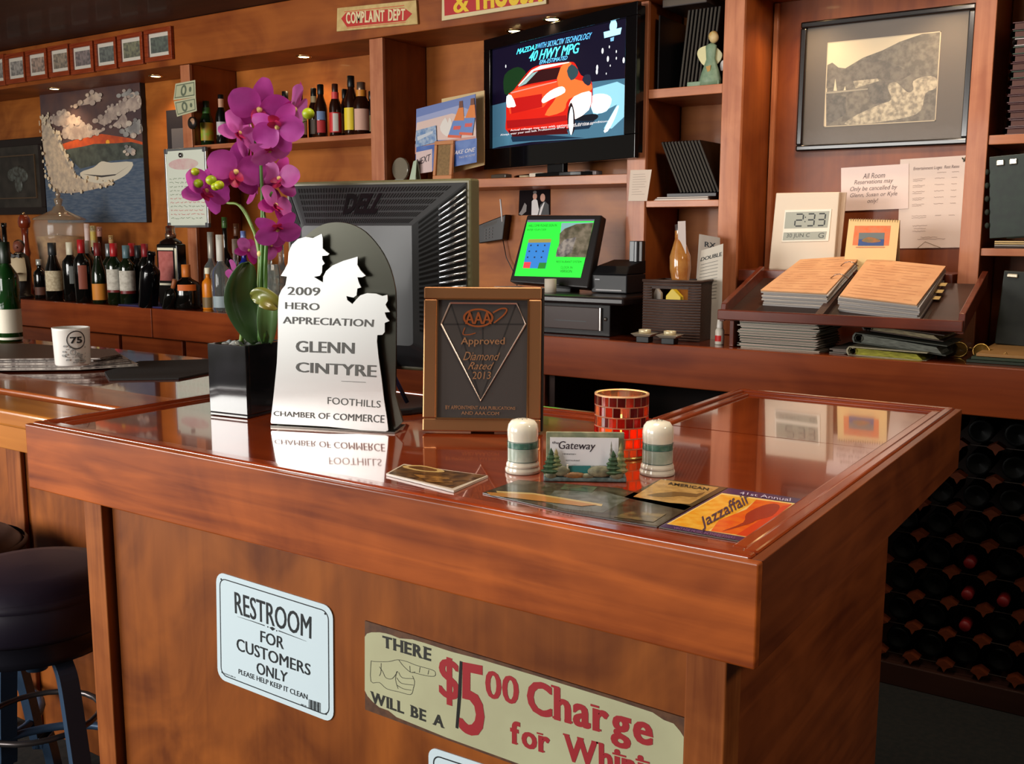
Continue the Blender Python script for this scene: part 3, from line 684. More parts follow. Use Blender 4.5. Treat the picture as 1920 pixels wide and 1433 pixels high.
# black relief picture further left
q = [hit(I4, x, y, Yp) for x, y in ((-60, 262), (77, 256), (82, 402))]
x0, x1, z0, z1 = q[0][0], q[1][0], q[2][1], q[1][1]
t, F = thing('relief_picture', 'black framed dark relief picture at the far left', 'picture', (x0, Yp, z0))
wd, hd = x1-x0, z1-z0
mb = MB(); fr = .045
for b in ((0, wd, 0, fr), (0, wd, hd-fr, hd), (0, fr, fr, hd-fr), (wd-fr, wd, fr, hd-fr)): mb.box(b[0], b[1], 0, .03, b[2], b[3])
part('frame', mb, flat((26, 14, 12), .3), t, .003)
part('relief_panel', MB().box(fr, wd-fr, .012, .02, fr, hd-fr), flat((56, 50, 44), .35, noise=(38, 34, 30), nscale=10), t)
mb = MB()
for b in ((.1, .108, .1, hd-.1), (wd-.108, wd-.1, .1, hd-.1), (.108, wd-.108, .1, .108), (.108, wd-.108, hd-.108, hd-.1)): mb.box(b[0], b[1], .006, .012, b[2], b[3])
part('inner_moulding', mb, flat((80, 62, 44), .35), t)
cx = wd-.3
mb = MB().ball((cx, .012, hd-.2), .07, sc=(1.1, .2, .5)).ball((cx, .012, hd-.28), .045, sc=(1, .25, 1.2)).ball((cx-.07, .012, .25), .05, sc=(1, .2, .8)).ball((cx+.06, .012, .24), .05, sc=(1, .2, .8))
part('relief_figure', mb, flat((86, 90, 84), .4, noise=(60, 56, 50), nscale=40), t)
# grey whitish mirror? small dark mirror behind the whiteboard
t, F = thing('dark_picture', 'small dark framed picture half hidden behind the dollar bills and whiteboard', 'picture', (*hit(I4, 314, 275, BY-.03)[:1], BY-.03, hit(I4, 314, 300, BY-.03)[1]))
a = hit(I4, 314, 275, BY-.03); b = hit(I4, 344, 204, BY-.03); wd = b[0]-a[0]+.04; hd = b[1]-hit(I4, 314, 300, BY-.03)[1]
part('frame', MB().box(0, wd, 0, .02, 0, hd), flat((40, 36, 40), .4), t, .003)
part('picture_panel', MB().poly(rect(.04, wd-.01, .02, hd-.1), -.0005), flat((92, 88, 90), .3), t)

# whiteboard on the divider
Yw = FY-.045
F = Matrix.Identity(4)
q = hits(I4, ((306, 280), (384, 277), (391, 424), (314, 427)), Yw)
t, F = thing('whiteboard', 'small silver-framed whiteboard with red and green handwriting hung on the divider', 'whiteboard', (q[3][0], Yw, q[3][1]))
wd = q[2][0]-q[3][0]; hd = q[0][1]-q[3][1]; off = 0.0
part('board', MB().box(.008, wd-.008, .003, .015, .01, hd-.01), flat((216, 220, 204), .22), t)
mb = MB()
for b in ((.02, wd-.02, 0, .012), (.02, wd-.02, hd-.012, hd), (0, .012, .02, hd-.02), (wd-.012, wd, .02, hd-.02)): mb.box(b[0], b[1], 0, .016, b[2], b[3])
part('frame', mb, flat((170, 172, 172), .3, .8), t, .002)
for ax, az in ((0, 0), (wd-.025, 0), (0, hd-.025), (wd-.025, hd-.025)):
    part('corner_piece', MB().box(ax, ax+.025, -.002, .017, az, az+.025), flat((80, 80, 84), .4), t, .004)
part('hook', MB().lathe([(0, 0), (.012, 0), (.012, .006), (0, .008)], 12).xf(Matrix.Translation((wd*.42, -.002, hd-.035)) @ Matrix.Rotation(PI/2, 4, 'X')), flat((150, 150, 150), .2, 1), t)
mbr = MB(); mbg = MB()
part('red_smudge', MB().poly(ell(wd*.45, hd*.8, wd*.36, hd*.07), .0025), flat((212, 188, 180), .25, noise=(208, 168, 166), nscale=20), t)
rr = random.Random(3)
for i in range(11):
    z = hd*(.62-.05*i); x = .03
    while x < wd-.05:
        l = rr.uniform(.012, .035)
        pts = [(x+l*k/5, z+rr.uniform(-.004, .004)) for k in range(6)]
        ribbon(mbr if i in (5, 6, 8, 9) else mbg, pts, .0022, .0024); x += l+.01
part('red_handwriting', mbr, flat((196, 90, 90), .5), t); part('green_handwriting', mbg, flat((110, 130, 100), .5), t)

# dollar bills pinned on the divider
def bill(pxs, label):
    Yb = FY-.022; q = hits(I4, pxs, Yb)
    o = MB().poly(q, Yb).prism(q, Yb, Yb+.0006)
    mb = MB(); ca = bil(q, .42, .5)
    t, _ = thing('dollar_bill', label, 'bank note', (0, 0, 0))
    t.location = (q[3][0], Yb, q[3][1]); sh = Matrix.Translation((-q[3][0], -Yb, -q[3][1]))
    part('note', MB().prism(q, Yb, Yb+.0006).xf(sh), flat((186, 184, 150), .8), t)
    inner = [bil(q, u, v) for u, v in ((.05, .1), (.95, .1), (.95, .9), (.05, .9))]
    inn2 = [bil(q, u, v) for u, v in ((.08, .16), (.92, .16), (.92, .84), (.08, .84))]
    mb = MB(); mb.poly(inner, Yb-.0004, 0); mb.poly(inn2, Yb-.0007, 1)
    mb.poly([bil(q, .45+.14*math.cos(a), .5+.34*math.sin(a)) for a in [i*PI/8 for i in range(16)]], Yb-.001, 0)
    mb.poly([bil(q, .45+.06*math.cos(a), .5+.2*math.sin(a)) for a in [i*PI/8 for i in range(16)]], Yb-.0013, 1)
    mb.poly([bil(q, .76+.06*math.cos(a), .5+.16*math.sin(a)) for a in [i*PI/8 for i in range(16)]], Yb-.001, 0)
    part('engraving', mb.xf(sh), [flat((96, 104, 84), .8), flat((178, 178, 144), .8)], t)
bill(((329, 157), (366, 150), (367, 182), (325, 188)), 'one dollar bill pinned to the divider, upper of the two')
bill(((326, 190), (367, 182), (369, 208), (332, 219)), 'one dollar bill pinned to the divider, lower of the two')
p = atY(363, 231, FY-.03)
t, _ = thing('badge', 'round dark badge with a pale face pinned below the dollar bills', 'badge', p)
part('disc', MB().lathe([(0, 0), (.03, 0), (.03, .012), (0, .016)], 18).xf(Matrix.Rotation(PI/2, 4, 'X')), flat((36, 28, 26), .4), t)
part('face', MB().lathe([(0, .016), (.016, .014), (.018, .012)], 14).xf(Matrix.Translation((.006, 0, .006)) @ Matrix.Rotation(PI/2, 4, 'X')), flat((170, 130, 100), .5), t)

# ------------------------------------------------------------------ small framed photos on the soffit
SY = FY-.025
fr_px = [((-24, 8), (-20, 5), (112, 153)), ((9, 45), (15, 43), (108, 147)), ((48, 87), (54, 83), (101, 141)), ((90, 128), (95, 126), (93, 134)), ((131, 174), (136, 169), (88, 129)), ((177, 217), (181, 213), (80, 122)), ((220, 267), (226, 262), (71, 114)), ((270, 321), (277, 315), (61, 105))]
ph_c = [(150, 140, 130), (160, 150, 140), (170, 140, 120), (150, 130, 106), (130, 110, 106), (96, 100, 90), (120, 118, 84), (80, 90, 74)]
names8 = ['leftmost, cut by the edge', 'second from the left', 'third from the left, pinkish print', 'fourth from the left, beige print', 'fifth from the left, greyish print', 'third from the right with dark grey print', 'second from the right with olive print', 'rightmost with a yellow-edged dark print']
for (fx, ix, iy), c, nm in zip(fr_px, ph_c, names8):
    Yf = SY-.02
    zt = hit(I4, sum(ix)/2, iy[0]-9, Yf)[1]; zb2 = hit(I4, sum(ix)/2, iy[1]+9, Yf)[1]; ym = sum(iy)/2
    a = hit(I4, fx[0], ym, Yf)[0]; b = hit(I4, fx[1], ym, Yf)[0]; ia = hit(I4, ix[0], ym, Yf)[0]; ib = hit(I4, ix[1], ym, Yf)[0]
    iz1 = hit(I4, sum(ix)/2, iy[0], Yf)[1]; iz0 = hit(I4, sum(ix)/2, iy[1], Yf)[1]
    t, _ = thing('framed_photo', 'small wood-framed photo on the soffit, '+nm, 'picture frame', (a, Yf, zb2), group='framed photos along the soffit')
    mb = MB()
    for bx in ((a, b, zb2, iz0), (a, b, iz1, zt), (a, ia, iz0, iz1), (ib, b, iz0, iz1)): mb.box(bx[0]-a, bx[1]-a, 0, .018, bx[2]-zb2, bx[3]-zb2)
    part('frame', mb, wood((120, 44, 20), (150, 66, 34), 'x', .3, .3, 3, .3), t, .002)
    part('mat_board', MB().box(ia-a, ib-a, .01, .014, iz0-zb2, iz1-zb2), flat((206, 196, 180), .7), t)
    m_ = .018
    part('print', MB().poly(rect(ia-a+.01, ib-a-.006, iz0-zb2+m_, iz1-zb2-m_), .0095), flat(c, .4, noise=tuple(int(v*.6) for v in c), nscale=60), t)
    part('glazing', MB().poly(rect(ia-a, ib-a, iz0-zb2, iz1-zb2), .006), flat((220, 220, 220), .1, alpha=.08), t)

# ------------------------------------------------------------------ signs on the soffit
def plaque_board(name, label, cat, pxs, Yf, thick, mat_):
    q = hits(I4, pxs, Yf); t, _ = thing(name, label, cat, (q[3][0], Yf, q[3][1])); sh = (q[3][0], q[3][1])
    ql = [(x-sh[0], z-sh[1]) for x, z in q]
    part('board', MB().prism(ql, 0, thick), mat_, t, .0015)
    return t, ql, sh
SGY = SY-.012
t, q, sh = plaque_board('complaint_sign', 'cream wooden sign with red double arrow reading COMPLAINT DEPT', 'sign', ((632, 15), (780, 0), (783, 45), (631, 59)), SGY, .011, flat((206, 178, 116), .6, noise=(190, 158, 98), nscale=30))
cz = lambda *p: [(a-sh[0], b-sh[1]) for a, b in hits(I4, [(600+x/4.174, y/4.174) for x, y in p], SGY)]
ar = cz((166, 146), (205, 98), (660, 62), (722, 108), (668, 165), (212, 212))
RD = flat((186, 40, 30), .6)
picture('red_arrow', t, [(RD, ar), (flat((200, 90, 60), .6), cz((190, 90), (660, 40), (660, 46), (190, 96))), (flat((200, 90, 60), .6), cz((210, 218), (672, 172), (672, 177), (210, 223)))], -.0006)
mb = MB(); serif('COMPLAINT DEPT', mb, cz((205, 98), (668, 66), (665, 158), (208, 188)), -.0016, .02, .08, 0, .7); part('lettering', mb, flat((226, 206, 160), .6), t)
t, q, sh = plaque_board('red_sign', 'red metal sign with yellow lettering and white border, cut by the top', 'sign', ((829, -62), (1024, -85), (1024, 7), (828, 39)), SGY, .011, flat((216, 196, 150), .5))
cz = lambda *p: [(a-sh[0], b-sh[1]) for a, b in hits(I4, [(600+x/4.174, y/4.174) for x, y in p], SGY)]
picture('red_field', t, [(flat((180, 24, 24), .5), cz((968, -230), (1752, -330), (1752, 5), (975, 125)))], -.0006)
YEL = flat((232, 190, 30), .5)
text('&', t, YEL, cz((1045, -60), (1160, -75), (1165, 90), (1050, 105)), -.0012, .04)
mb = MB(); serif('THOUSA', mb, cz((1195, -80), (1740, -165), (1740, 15), (1200, 85)), -.0012, .05, .06); part('lettering', mb, YEL, t)

# ------------------------------------------------------------------ puck lights
def puck(px, py, power, spot=True, xyz=None):
    p = atZ(px, py, 2.204) if xyz is None else Vector(xyz)
    t, _ = thing('puck_light', 'small round recessed spotlight under the soffit '+('above the television, %s one' % power[1] if isinstance(power, tuple) else ''), 'light', (p.x, p.y, 2.204))
    return t
PUCKS = [((-2.47, 3.52), 'over the left part of the television'), ((-2.12, 3.50), 'over the middle of the television'), ((-5.55, 3.5), 'over the left half of the speedboat painting'), ((-4.65, 3.52), 'over the right side of the speedboat painting'),
         ((-3.55, 3.52), 'over the beer bottle shelf'), ((-1.16, 3.5), 'over the left side of the black and white photograph'), ((-.72, 3.5), 'over the right side of the black and white photograph')]
a = atZ(965, 58, 2.203); b = atZ(1035, 36, 2.203)
print('pucks', a, b)
PUCKS[0] = ((a.x, min(a.y, 3.6)), PUCKS[0][1]); PUCKS[1] = ((b.x, min(b.y, 3.6)), PUCKS[1][1])
for (x, y), nm in PUCKS:
    t, _ = thing('puck_light', 'small round spotlight under the soffit '+nm, 'light', (x, y, 2.2045), group='puck lights under the soffit')
    part('ring', MB().lathe([(.026, -.001), (.034, -.006), (.038, -.001), (.038, 0)], 20), flat((190, 160, 110), .2, 1), t)
    part('lens', MB().lathe([(0, -.004), (.025, -.003)], 16), flat((255, 220, 150), .4, emit=14), t)
    l = bpy.data.lights.new('puck_lamp', 'SPOT'); l.energy = 4.5; l.color = (1, .7, .4); l.spot_size = R(125); l.spot_blend = .8; l.shadow_soft_size = .02
    lo = bpy.data.objects.new('puck_lamp', l); COL.objects.link(lo); lo.parent = t; lo.location = (0, 0, -.012)

# ------------------------------------------------------------------ television
t, F = thing('television', 'black flat television showing a red car advertisement', 'television', (-2.133, 3.449, 1.6025), -19)
q = hits(F, ((909, 72), (1196, 4), (1189, 292), (905, 322)), 0)
hx = max(abs(q[1][0]), abs(q[3][0])); x0 = (q[0][0]+q[3][0])/2; x1 = (q[1][0]+q[2][0])/2; z1 = (q[0][1]+q[1][1])/2; z0 = (q[2][1]+q[3][1])/2
s0 = hit(F, 918, 200, 0)[0]; s1 = hit(F, 1171, 150, 0)[0]
sz1 = hit(F, 1040, 64, 0)[1]; sz0 = hit(F, 1045, 266, 0)[1]
mb = MB()
for b in ((x0, x1, z0, sz0), (x0, x1, sz1, z1), (x0, s0, sz0, sz1), (s1, x1, sz0, sz1)): mb.box(b[0], b[1], 0, .02, b[2], b[3])
mb.box(x0+.01, x1-.01, .0201, .05, z0+.02, z1-.01)
part('housing', mb, flat((10, 9, 10), .12, coat=.4), t, .002)
part('neck', MB().box(-.05, .05, .0205, .045, .012, z0+.03), BLACK, t, .002)
part('stand_base', MB().slab([(.24*math.cos(a), .02+.09*math.sin(a)) for a in [i*PI/12 for i in range(24)]], 0, .014), GLOSSBLK, t, .002)
E_ = lambda c, e=1.0: flat(c, .3, emit=e)
P3 = lambda *p: hits(F, [(720+a/3.981, b/3.981) for a, b in p], .0145)
scr = [(s0, sz0), (s1, sz0), (s1, sz1), (s0, sz1)]
part('screen_glass', MB().box(s0, s1, .0148, .018, sz0, sz1), flat((8, 8, 16), .1, emit=.5), t)
def cl(pts): return [(min(max(a, s0+.001), s1-.001), min(max(b, sz0+.001), sz1-.001)) for a, b in pts]
LY = [(E_((14, 10, 30), .6), [(s0+.001, sz0+.001), (s1-.001, sz0+.001), (s1-.001, sz1-.001), (s0+.001, sz1-.001)]),
  (E_((20, 50, 24), .5), smooth(cl(P3((900, 560), (1000, 500), (1060, 560), (960, 680), (900, 700))), 3)),
  (E_((56, 92, 112), .8), cl(P3((795, 790), (920, 760), (1560, 610), (1800, 585), (1810, 1010), (1500, 1035), (1100, 1060), (800, 1105)))),
  (E_((120, 170, 190), .9), cl(P3((1560, 660), (1740, 610), (1806, 640), (1806, 860), (1700, 960), (1640, 960), (1740, 780), (1560, 870)))),
  (E_((190, 225, 235), 1), smooth(cl(P3((1550, 720), (1640, 700), (1700, 740), (1660, 830), (1560, 840))), 3)),
  (E_((20, 40, 60), .6), cl(P3((1100, 1000), (1530, 960), (1600, 860), (1400, 870), (930, 985), (960, 1060), (1500, 1030)))),
  (E_((60, 100, 120), .7), cl(P3((810, 1030), (960, 1000), (930, 1080), (800, 1110)))),
  (E_((16, 18, 26), .6), smooth(cl(P3((1400, 880), (1560, 850), (1600, 870), (1560, 900), (1450, 900))), 3)),
  # car body
  (E_((170, 24, 14), .9), smooth(cl(P3((912, 880), (920, 720), (970, 670), (1080, 530), (1170, 485), (1380, 462), (1430, 480), (1470, 560), (1545, 600), (1555, 690), (1540, 800), (1430, 880), (1380, 960), (1180, 975), (930, 990))), 3)),
  (E_((212, 60, 28), .9), cl(P3((945, 690), (1000, 655), (1290, 605), (1330, 640), (1190, 800), (940, 850), (920, 760)))),
  (E_((150, 16, 14), .9), cl(P3((940, 740), (1180, 700), (1180, 800), (950, 850)))),
  (E_((222, 90, 40), .95), smooth(cl(P3((1290, 560), (1340, 480), (1400, 470), (1370, 560), (1460, 600), (1540, 620), (1540, 680), (1380, 740), (1340, 830), (1200, 860), (1300, 700))), 3)),
  (E_((40, 12, 14), .7), cl(P3((1000, 650), (1060, 560), (1180, 520), (1320, 500), (1290, 590), (1100, 625)))),
  (E_((120, 150, 150), .8), cl(P3((1000, 652), (1110, 545), (1150, 530), (1060, 625)))),
  (E_((40, 60, 66), .7), smooth(cl(P3((1365, 530), (1400, 480), (1450, 520), (1440, 570), (1395, 600))), 2)),
  (E_((220, 190, 180), .9), cl(P3((1170, 490), (1380, 462), (1385, 468), (1120, 530), (1010, 640), (1000, 640), (1100, 525)))),
  (E_((215, 215, 210), 1), smooth(cl(P3((915, 720), (950, 710), (985, 790), (950, 800), (918, 800))), 2)),
  (E_((235, 225, 215), 1), smooth(cl(P3((1180, 740), (1240, 680), (1330, 645), (1350, 690), (1250, 740), (1190, 770))), 3)),
  (E_((235, 215, 205), 1), smooth(cl(P3((1380, 790), (1420, 720), (1530, 680), (1550, 720), (1530, 820), (1430, 890), (1400, 850))), 2)),
  (E_((30, 16, 20), .7), smooth(cl(P3((1370, 850), (1395, 765), (1420, 830), (1425, 950), (1400, 1010), (1375, 960))), 3)),
  (E_((205, 225, 230), 1), smooth(cl(P3((1382, 860), (1400, 795), (1412, 850), (1412, 950), (1397, 1010), (1380, 950))), 3)),
  (E_((30, 34, 50), .7), smooth(cl(P3((1480, 600), (1500, 560), (1540, 560), (1545, 620), (1520, 640))), 2)),
  (E_((130, 12, 14), .9), cl(P3((915, 900), (1180, 880), (1360, 860), (1370, 900), (1180, 930), (920, 960)))),
  (E_((60, 6, 10), .8), cl(P3((925, 975), (1360, 950), (1375, 1000), (960, 1020)))),
  (E_((225, 120, 110), .9), cl(P3((945, 690), (1290, 605), (1290, 612), (950, 698)))),
  (E_((225, 225, 220), 1), smooth(cl(P3((1640, 980), (1690, 880), (1740, 795), (1752, 800), (1720, 890), (1670, 980))), 2)),
  (E_((150, 210, 235), 1), ell(*cl(P3((1712, 195)))[0], .02, .022)),
  (E_((150, 210, 235), 1), cl(P3((1640, 240), (1775, 205), (1765, 255), (1645, 285)))),
  (E_((100, 150, 180), 1), cl(P3((1690, 285), (1718, 275), (1715, 305), (1692, 310))))]
for i, (a, b, r_) in enumerate(((1632, 380, .008), (1683, 350, .004), (1735, 385, .004), (1672, 440, .008), (1735, 435, .004), (1790, 450, .008), (1592, 505, .008), (1590, 535, .008), (1690, 490, .003), (910, 495, .005), (1660, 550, .003))):
    LY.append((E_((220, 225, 225), 1), ell(*cl(P3((a, b)))[0], r_*.7, r_*1.3, 8)))
picture('advertisement', t, LY, .0145, .00002)
CY = flat((70, 225, 250), .4, emit=1.2); CY2 = flat((90, 180, 240), .4, emit=1.0)
def tvt(s, a, b, c, d, mt, bold=.03, shear=.2): text(s, t, mt, P3(a, b, c, d), .0136, bold, shear)
tvt('MAZDA3', (998, 365), (1145, 330), (1140, 368), (990, 408), CY)
tvt('WITH SKYACTIV TECHNOLOGY', (1150, 325), (1555, 240), (1545, 288), (1145, 365), CY2, .01)
tvt('40 HWY MPG', (1095, 385), (1462, 318), (1455, 395), (1080, 462), CY, .04)
tvt('EPA-ESTIMATED', (1165, 450), (1372, 415), (1368, 445), (1160, 482), CY2, .01)
WT = flat((210, 205, 205), .4, emit=.8)
text('Actual mileage may vary with options and driving conditions', t, WT, P3((945, 965), (1680, 895), (1680, 915), (945, 985)), .0136)
text('Always wear your seat belt. Professional driver on closed course', t, WT, P3((870, 1000), (1560, 915), (1560, 935), (870, 1020)), .0136)

# clutter on the tv shelf
SH = 1.602
def onshelf(px, py, Z): p = atZ(px, py, Z); return p
# blue beer advertising stand
Fa = Matrix.Translation((0, 0, 0))
q = hits(I4, ((782, 206), (891, 176), (894, 307), (778, 327)), 3.44)
t, F = thing('beer_display_card', 'blue cardboard display card with beer bottles and a pocket reading TAKE ONE', 'display card', (atY(781, 327, 3.44).x, 3.44, SH+.001))
A = lambda pts, c=0: hits(F, pts, c)
D = lambda *p: hits(F, [(760+a/7.961, 160+b/7.961) for a, b in p], -.012)
D0 = lambda *p: hits(F, [(760+a/7.961, 160+b/7.961) for a, b in p], 0)
ol = D0((165, 355), (1045, 130), (1060, 1150), (150, 1325)); zmin = min(p[1] for p in ol)
ol = [(a, max(b, 0)) for a, b in ol]
part('backing_card', MB().prism(ol, 0, .003), flat((90, 110, 170), .35), t)
def gradpoly(name, pts, parent, y, mt): return part(name, MB().poly(pts, y), mt, parent)
LY = [(flat((106, 124, 178), .3), [ol[3], ol[2], ol[1], ol[0]]),
  (flat((150, 158, 196), .3), D0((170, 480), (800, 300), (1040, 400), (1040, 520), (170, 640))),
  (flat((214, 186, 176), .3), D0((172, 560), (700, 420), (1050, 500), (1060, 800), (150, 830))),
  (flat((196, 140, 126), .3), D0((150, 880), (1050, 760), (1060, 840), (150, 1030))),
  (flat((222, 214, 206), .3), smooth(D0((520, 620), (600, 480), (640, 560), (660, 480), (700, 560), (660, 760), (560, 720)), 2))]
for k, (bx, tp) in enumerate(((790, 240), (965, 200))):
    LY += [(flat((110, 60, 40), .3), D0((bx+20, tp), (bx+70, tp-10), (bx+80, tp+170), (bx+10, tp+190))),
           (flat((216, 120, 40), .3), D0((bx+10, tp+100), (bx+80, tp+90), (bx+95, tp+290), (bx-65, tp+300))),
           (flat((96, 128, 190), .3), D0((bx-70, tp+290), (bx+85, tp+285), (bx+50, tp+510), (bx-140, tp+500))),
           (flat((210, 80, 70), .3), D0((bx-60, tp+370), (bx+50, tp+365), (bx+35, tp+420), (bx-70, tp+425))),
           (flat((214, 90, 50), .3), D0((bx-145, tp+500), (bx+50, tp+510), (bx+45, tp+550), (bx-150, tp+540)))]
LY += [(flat((96, 130, 176), .3, noise=(160, 176, 196), nscale=60), D0((175, 680), (470, 600), (480, 850), (165, 930))),
       (flat((190, 196, 206), .3), D0((190, 770), (430, 680), (420, 720), (200, 830)))]
LY = [(m_, [(a, max(b, 0)) for a, b in p]) for m_, p in LY]
picture('printed_picture', t, LY, -.0004)
pk_ = [(a, max(b, 0)) for a, b in D((165, 920), (1065, 790), (1065, 1150), (150, 1325))]
mb = MB().prism(pk_, -.012, -.0105)
part('pocket', mb, flat((44, 84, 160), .35, noise=(90, 120, 180), nscale=12), t)
DP = lambda *p: hits(F, [(760+a/7.961, 160+b/7.961) for a, b in p], -.0125)
picture('pocket_print', t, [(flat((206, 180, 176), .35), [(a, max(b, 0)) for a, b in DP((160, 1000), (400, 950), (400, 1290), (160, 1325))])], -.0124)
text('TAKE ONE', t, flat((220, 214, 220), .5), DP((705, 985), (1045, 925), (1040, 985), (700, 1045)), -.013, .03, .25)
text('TAKE ME HOME', t, flat((200, 200, 220), .5), DP((800, 1065), (1045, 1020), (1042, 1050), (800, 1098)), -.013, 0, .25)
text('NEXT', t, flat((50, 36, 46), .5), DP((165, 1110), (380, 1020), (380, 1120), (165, 1200)), -.013, .03, .25)
# cream board behind
q = hits(I4, ((828, 186), (908, 170), (908, 310), (828, 330)), 3.5)
t, F = thing('cream_card', 'cream coloured card leaning behind the blue display card beside the television', 'card', (q[0][0], 3.5, SH+.001))
qq = [(a-q[0][0], max(b-SH, 0)) for a, b in q]
part('card', MB().prism(qq, 0, .004), flat((206, 178, 128), .6), t)
# small wood-framed card
t, F = thing('framed_card', 'small tan framed card standing in front of the blue display', 'picture frame', (atY(828, 328, 3.40).x, 3.40, SH), 0, -6)
wf = .05; hf = hit(F, 828, 264, 0)[1]
mb = MB()
for b in ((-wf, wf, 0, .022), (-wf, wf, hf-.016, hf), (-wf, -wf+.014, .022, hf-.016), (wf-.014, wf, .022, hf-.016)): mb.box(b[0], b[1], 0, .014, b[2], b[3])
part('frame', mb, flat((188, 124, 76), .5), t, .002)
part('card', MB().box(-wf+.014, wf-.014, .008, .012, .022, hf-.016), flat((136, 104, 58), .6, noise=(120, 90, 48), nscale=100), t)
part('easel_back', MB().box(-.01, .01, .014, .05, 0, .08), flat((110, 70, 40), .6), t)
# glass award + small green block
t, F = thing('glass_ornament', 'round clear glass ornament at the left end of the television shelf', 'ornament', (atY(752, 330, 3.42).x, 3.42, SH))
part('glass_disc', MB().prism(ell(0, .055, .045, .05, 24), -.008, .008), flat((170, 160, 140), .08, trans=.6, ior=1.4), t, .003)
part('base', MB().box(-.025, .025, -.015, .015, 0, .012), flat((190, 190, 180), .1, trans=.5), t, .002)
t, F = thing('folded_card', 'small pale green folded card beside the glass ornament', 'card', (atY(774, 330, 3.40).x, 3.40, SH))
part('front_panel', MB().hexa([(-.022, 0, 0), (.02, -.01, 0), (.021, -.008, 0), (-.021, .002, 0), (-.004, .01, .085), (.022, 0, .09), (.0225, .002, .09), (-.003, .012, .085)]), flat((176, 190, 166), .6), t)
part('back_panel', MB().hexa([(-.022, .04, 0), (.02, .03, 0), (.021, .032, 0), (-.021, .042, 0), (-.004, .012, .085), (.022, .002, .09), (.0225, .004, .09), (-.003, .014, .085)]), flat((160, 176, 152), .6), t)
for px, py, l, c, nm in ((1010, 318, .07, (206, 196, 180), 'white remote-like strip lying under the television'), (940, 322, .09, (70, 60, 50), 'dark remote control under the left side of the television'), (985, 320, .05, (176, 160, 130), 'cream pen lying under the television'), (1110, 309, .08, (120, 110, 110), 'grey remote control under the right side of the television')):
    p = atY(px, py, 3.405)
    t, _ = thing('remote_control' if 'remote' in nm else 'pen', nm, 'remote' if 'remote' in nm else 'pen', (p.x, 3.405, SH+.0005), random.uniform(-20, 20))
    if 'pen' == t.name.split('.')[0]:
        part('barrel', MB().tube([(-l/2, 0, .005), (l/2, 0, .005)], .0045, 8), flat(c, .4), t); part('tip', MB().tube([(l/2, 0, .005), (l/2+.012, 0, .005)], [.004, .001], 8), BLACK, t)
    else:
        part('casing', MB().box(-l/2, l/2, -.018, .018, 0, .016), flat(c, .35), t, .004)
        part('buttons', MB().box(-l/3, l/3, -.01, .01, .0161, .0175), flat(tuple(int(v*.6) for v in c), .5), t, .001)

# ------------------------------------------------------------------ column with shelves (right of the television)
def menu_stack(px0, px1, n, Y, Z, lean, h, col, label, group, cat='menu', d=.2, name='menu_folder', thick=.009):
    xa = atY(px0, 300, Y).x; xb = atY(px1, 300, Y).x
    for i in range(n):
        x = xa+(xb-xa)*(i+.5)/n
        t, _ = thing(name, label+', %s from the left' % ('first second third fourth fifth sixth seventh eighth ninth tenth eleventh twelfth'.split()[i]), cat, (x, Y, Z+.001), random.uniform(-.2, .2), 0, group, lean)
        part('cover', MB().box(-thick/2, thick/2, 0, d, 0, h), col, t, .001)
        part('pages', MB().box(-thick/2+.0015, thick/2-.0015, -.0008, d-.004, .003, h-.003), flat((60, 54, 46), .8), t)
MC = flat((16, 11, 10), .5, noise=(24, 17, 15), nscale=30, spec=.25)
za = 1.897
menu_stack(1268, 1330, 9, 3.42, za, 6, .27, MC, 'black menu folder behind the angel figurine', 'black menus on the upper cubby shelf')
t, F = thing('file_box', 'black open file box holding the menus behind the angel figurine', 'box', (-1.655, 3.40, za+.0005))
mb = MB(); mb.box(0, .006, 0, .22, 0, .26).box(.006, .23, .214, .22, 0, .2)
part('sides', mb, flat((20, 16, 16), .3), t, .001)
part('base', MB().box(.006, .06, .0, .213, -.0001, .0004), BLACK, t)
t, F = thing('black_book', 'black book lying flat on top of the upright menus', 'book', (-1.57, 3.395, za+.282), 0)
part('cover', MB().box(-.07, .1, 0, .2, 0, .035), flat((52, 44, 42), .35), t, .003)
part('pages', MB().box(-.066, .096, -.0006, .19, .004, .031), flat((90, 80, 70), .8), t)
menu_stack(1276, 1352, 12, 3.41, 1.53, -24, .2, MC, 'black menu folder leaning in the middle cubby', 'black menus in the middle cubby')
t, F = thing('paper_pile', 'pile of white papers lying flat under the leaning menus', 'papers', (-1.54, 3.385, 1.5035))
for i in range(4):
    part('paper_sheet', MB().box(-.11+.004*i, .1, 0, .2, .003*i, .003*i+.0026), flat((220, 210, 200), .8) if i != 2 else flat((120, 110, 105), .7), t)
part('dark_folder', MB().box(-.06, .13, .002, .2, .0122, .0245), flat((34, 26, 26), .4), t, .001)
# angel figurine
p = atY(1332, 158, 3.405)
t, F = thing('angel_figurine', 'pale green angel figurine with cream wings on the upper cubby shelf', 'figurine', (p.x, 3.402, za+.0005))
k = (p-CAM).dot(fw)/FOC
G_ = flat((126, 148, 120), .5, noise=(110, 134, 108), nscale=60)
part('gown', MB().lathe([(0, 0), (22*k, 0), (22*k, 10*k), (18*k, 24*k), (9*k, 48*k), (10*k, 60*k), (11*k, 72*k), (5*k, 76*k), (0, 77*k)], 18, sy=.5), G_, t)
part('plinth', MB().box(-44*k, 20*k, -.012, .012, 0, 9*k), G_, t, .002)
part('wing', MB().prism(smooth([(-2*k, 72*k), (-22*k, 70*k), (-27*k, 58*k), (-16*k, 40*k), (-4*k, 36*k), (0, 52*k)], 4), -.002, .006), flat((206, 200, 150), .5), t)
part('wing', MB().prism(smooth([(4*k, 70*k), (20*k, 58*k), (18*k, 46*k), (8*k, 40*k)], 4), .006, .012), flat((190, 184, 140), .5), t)
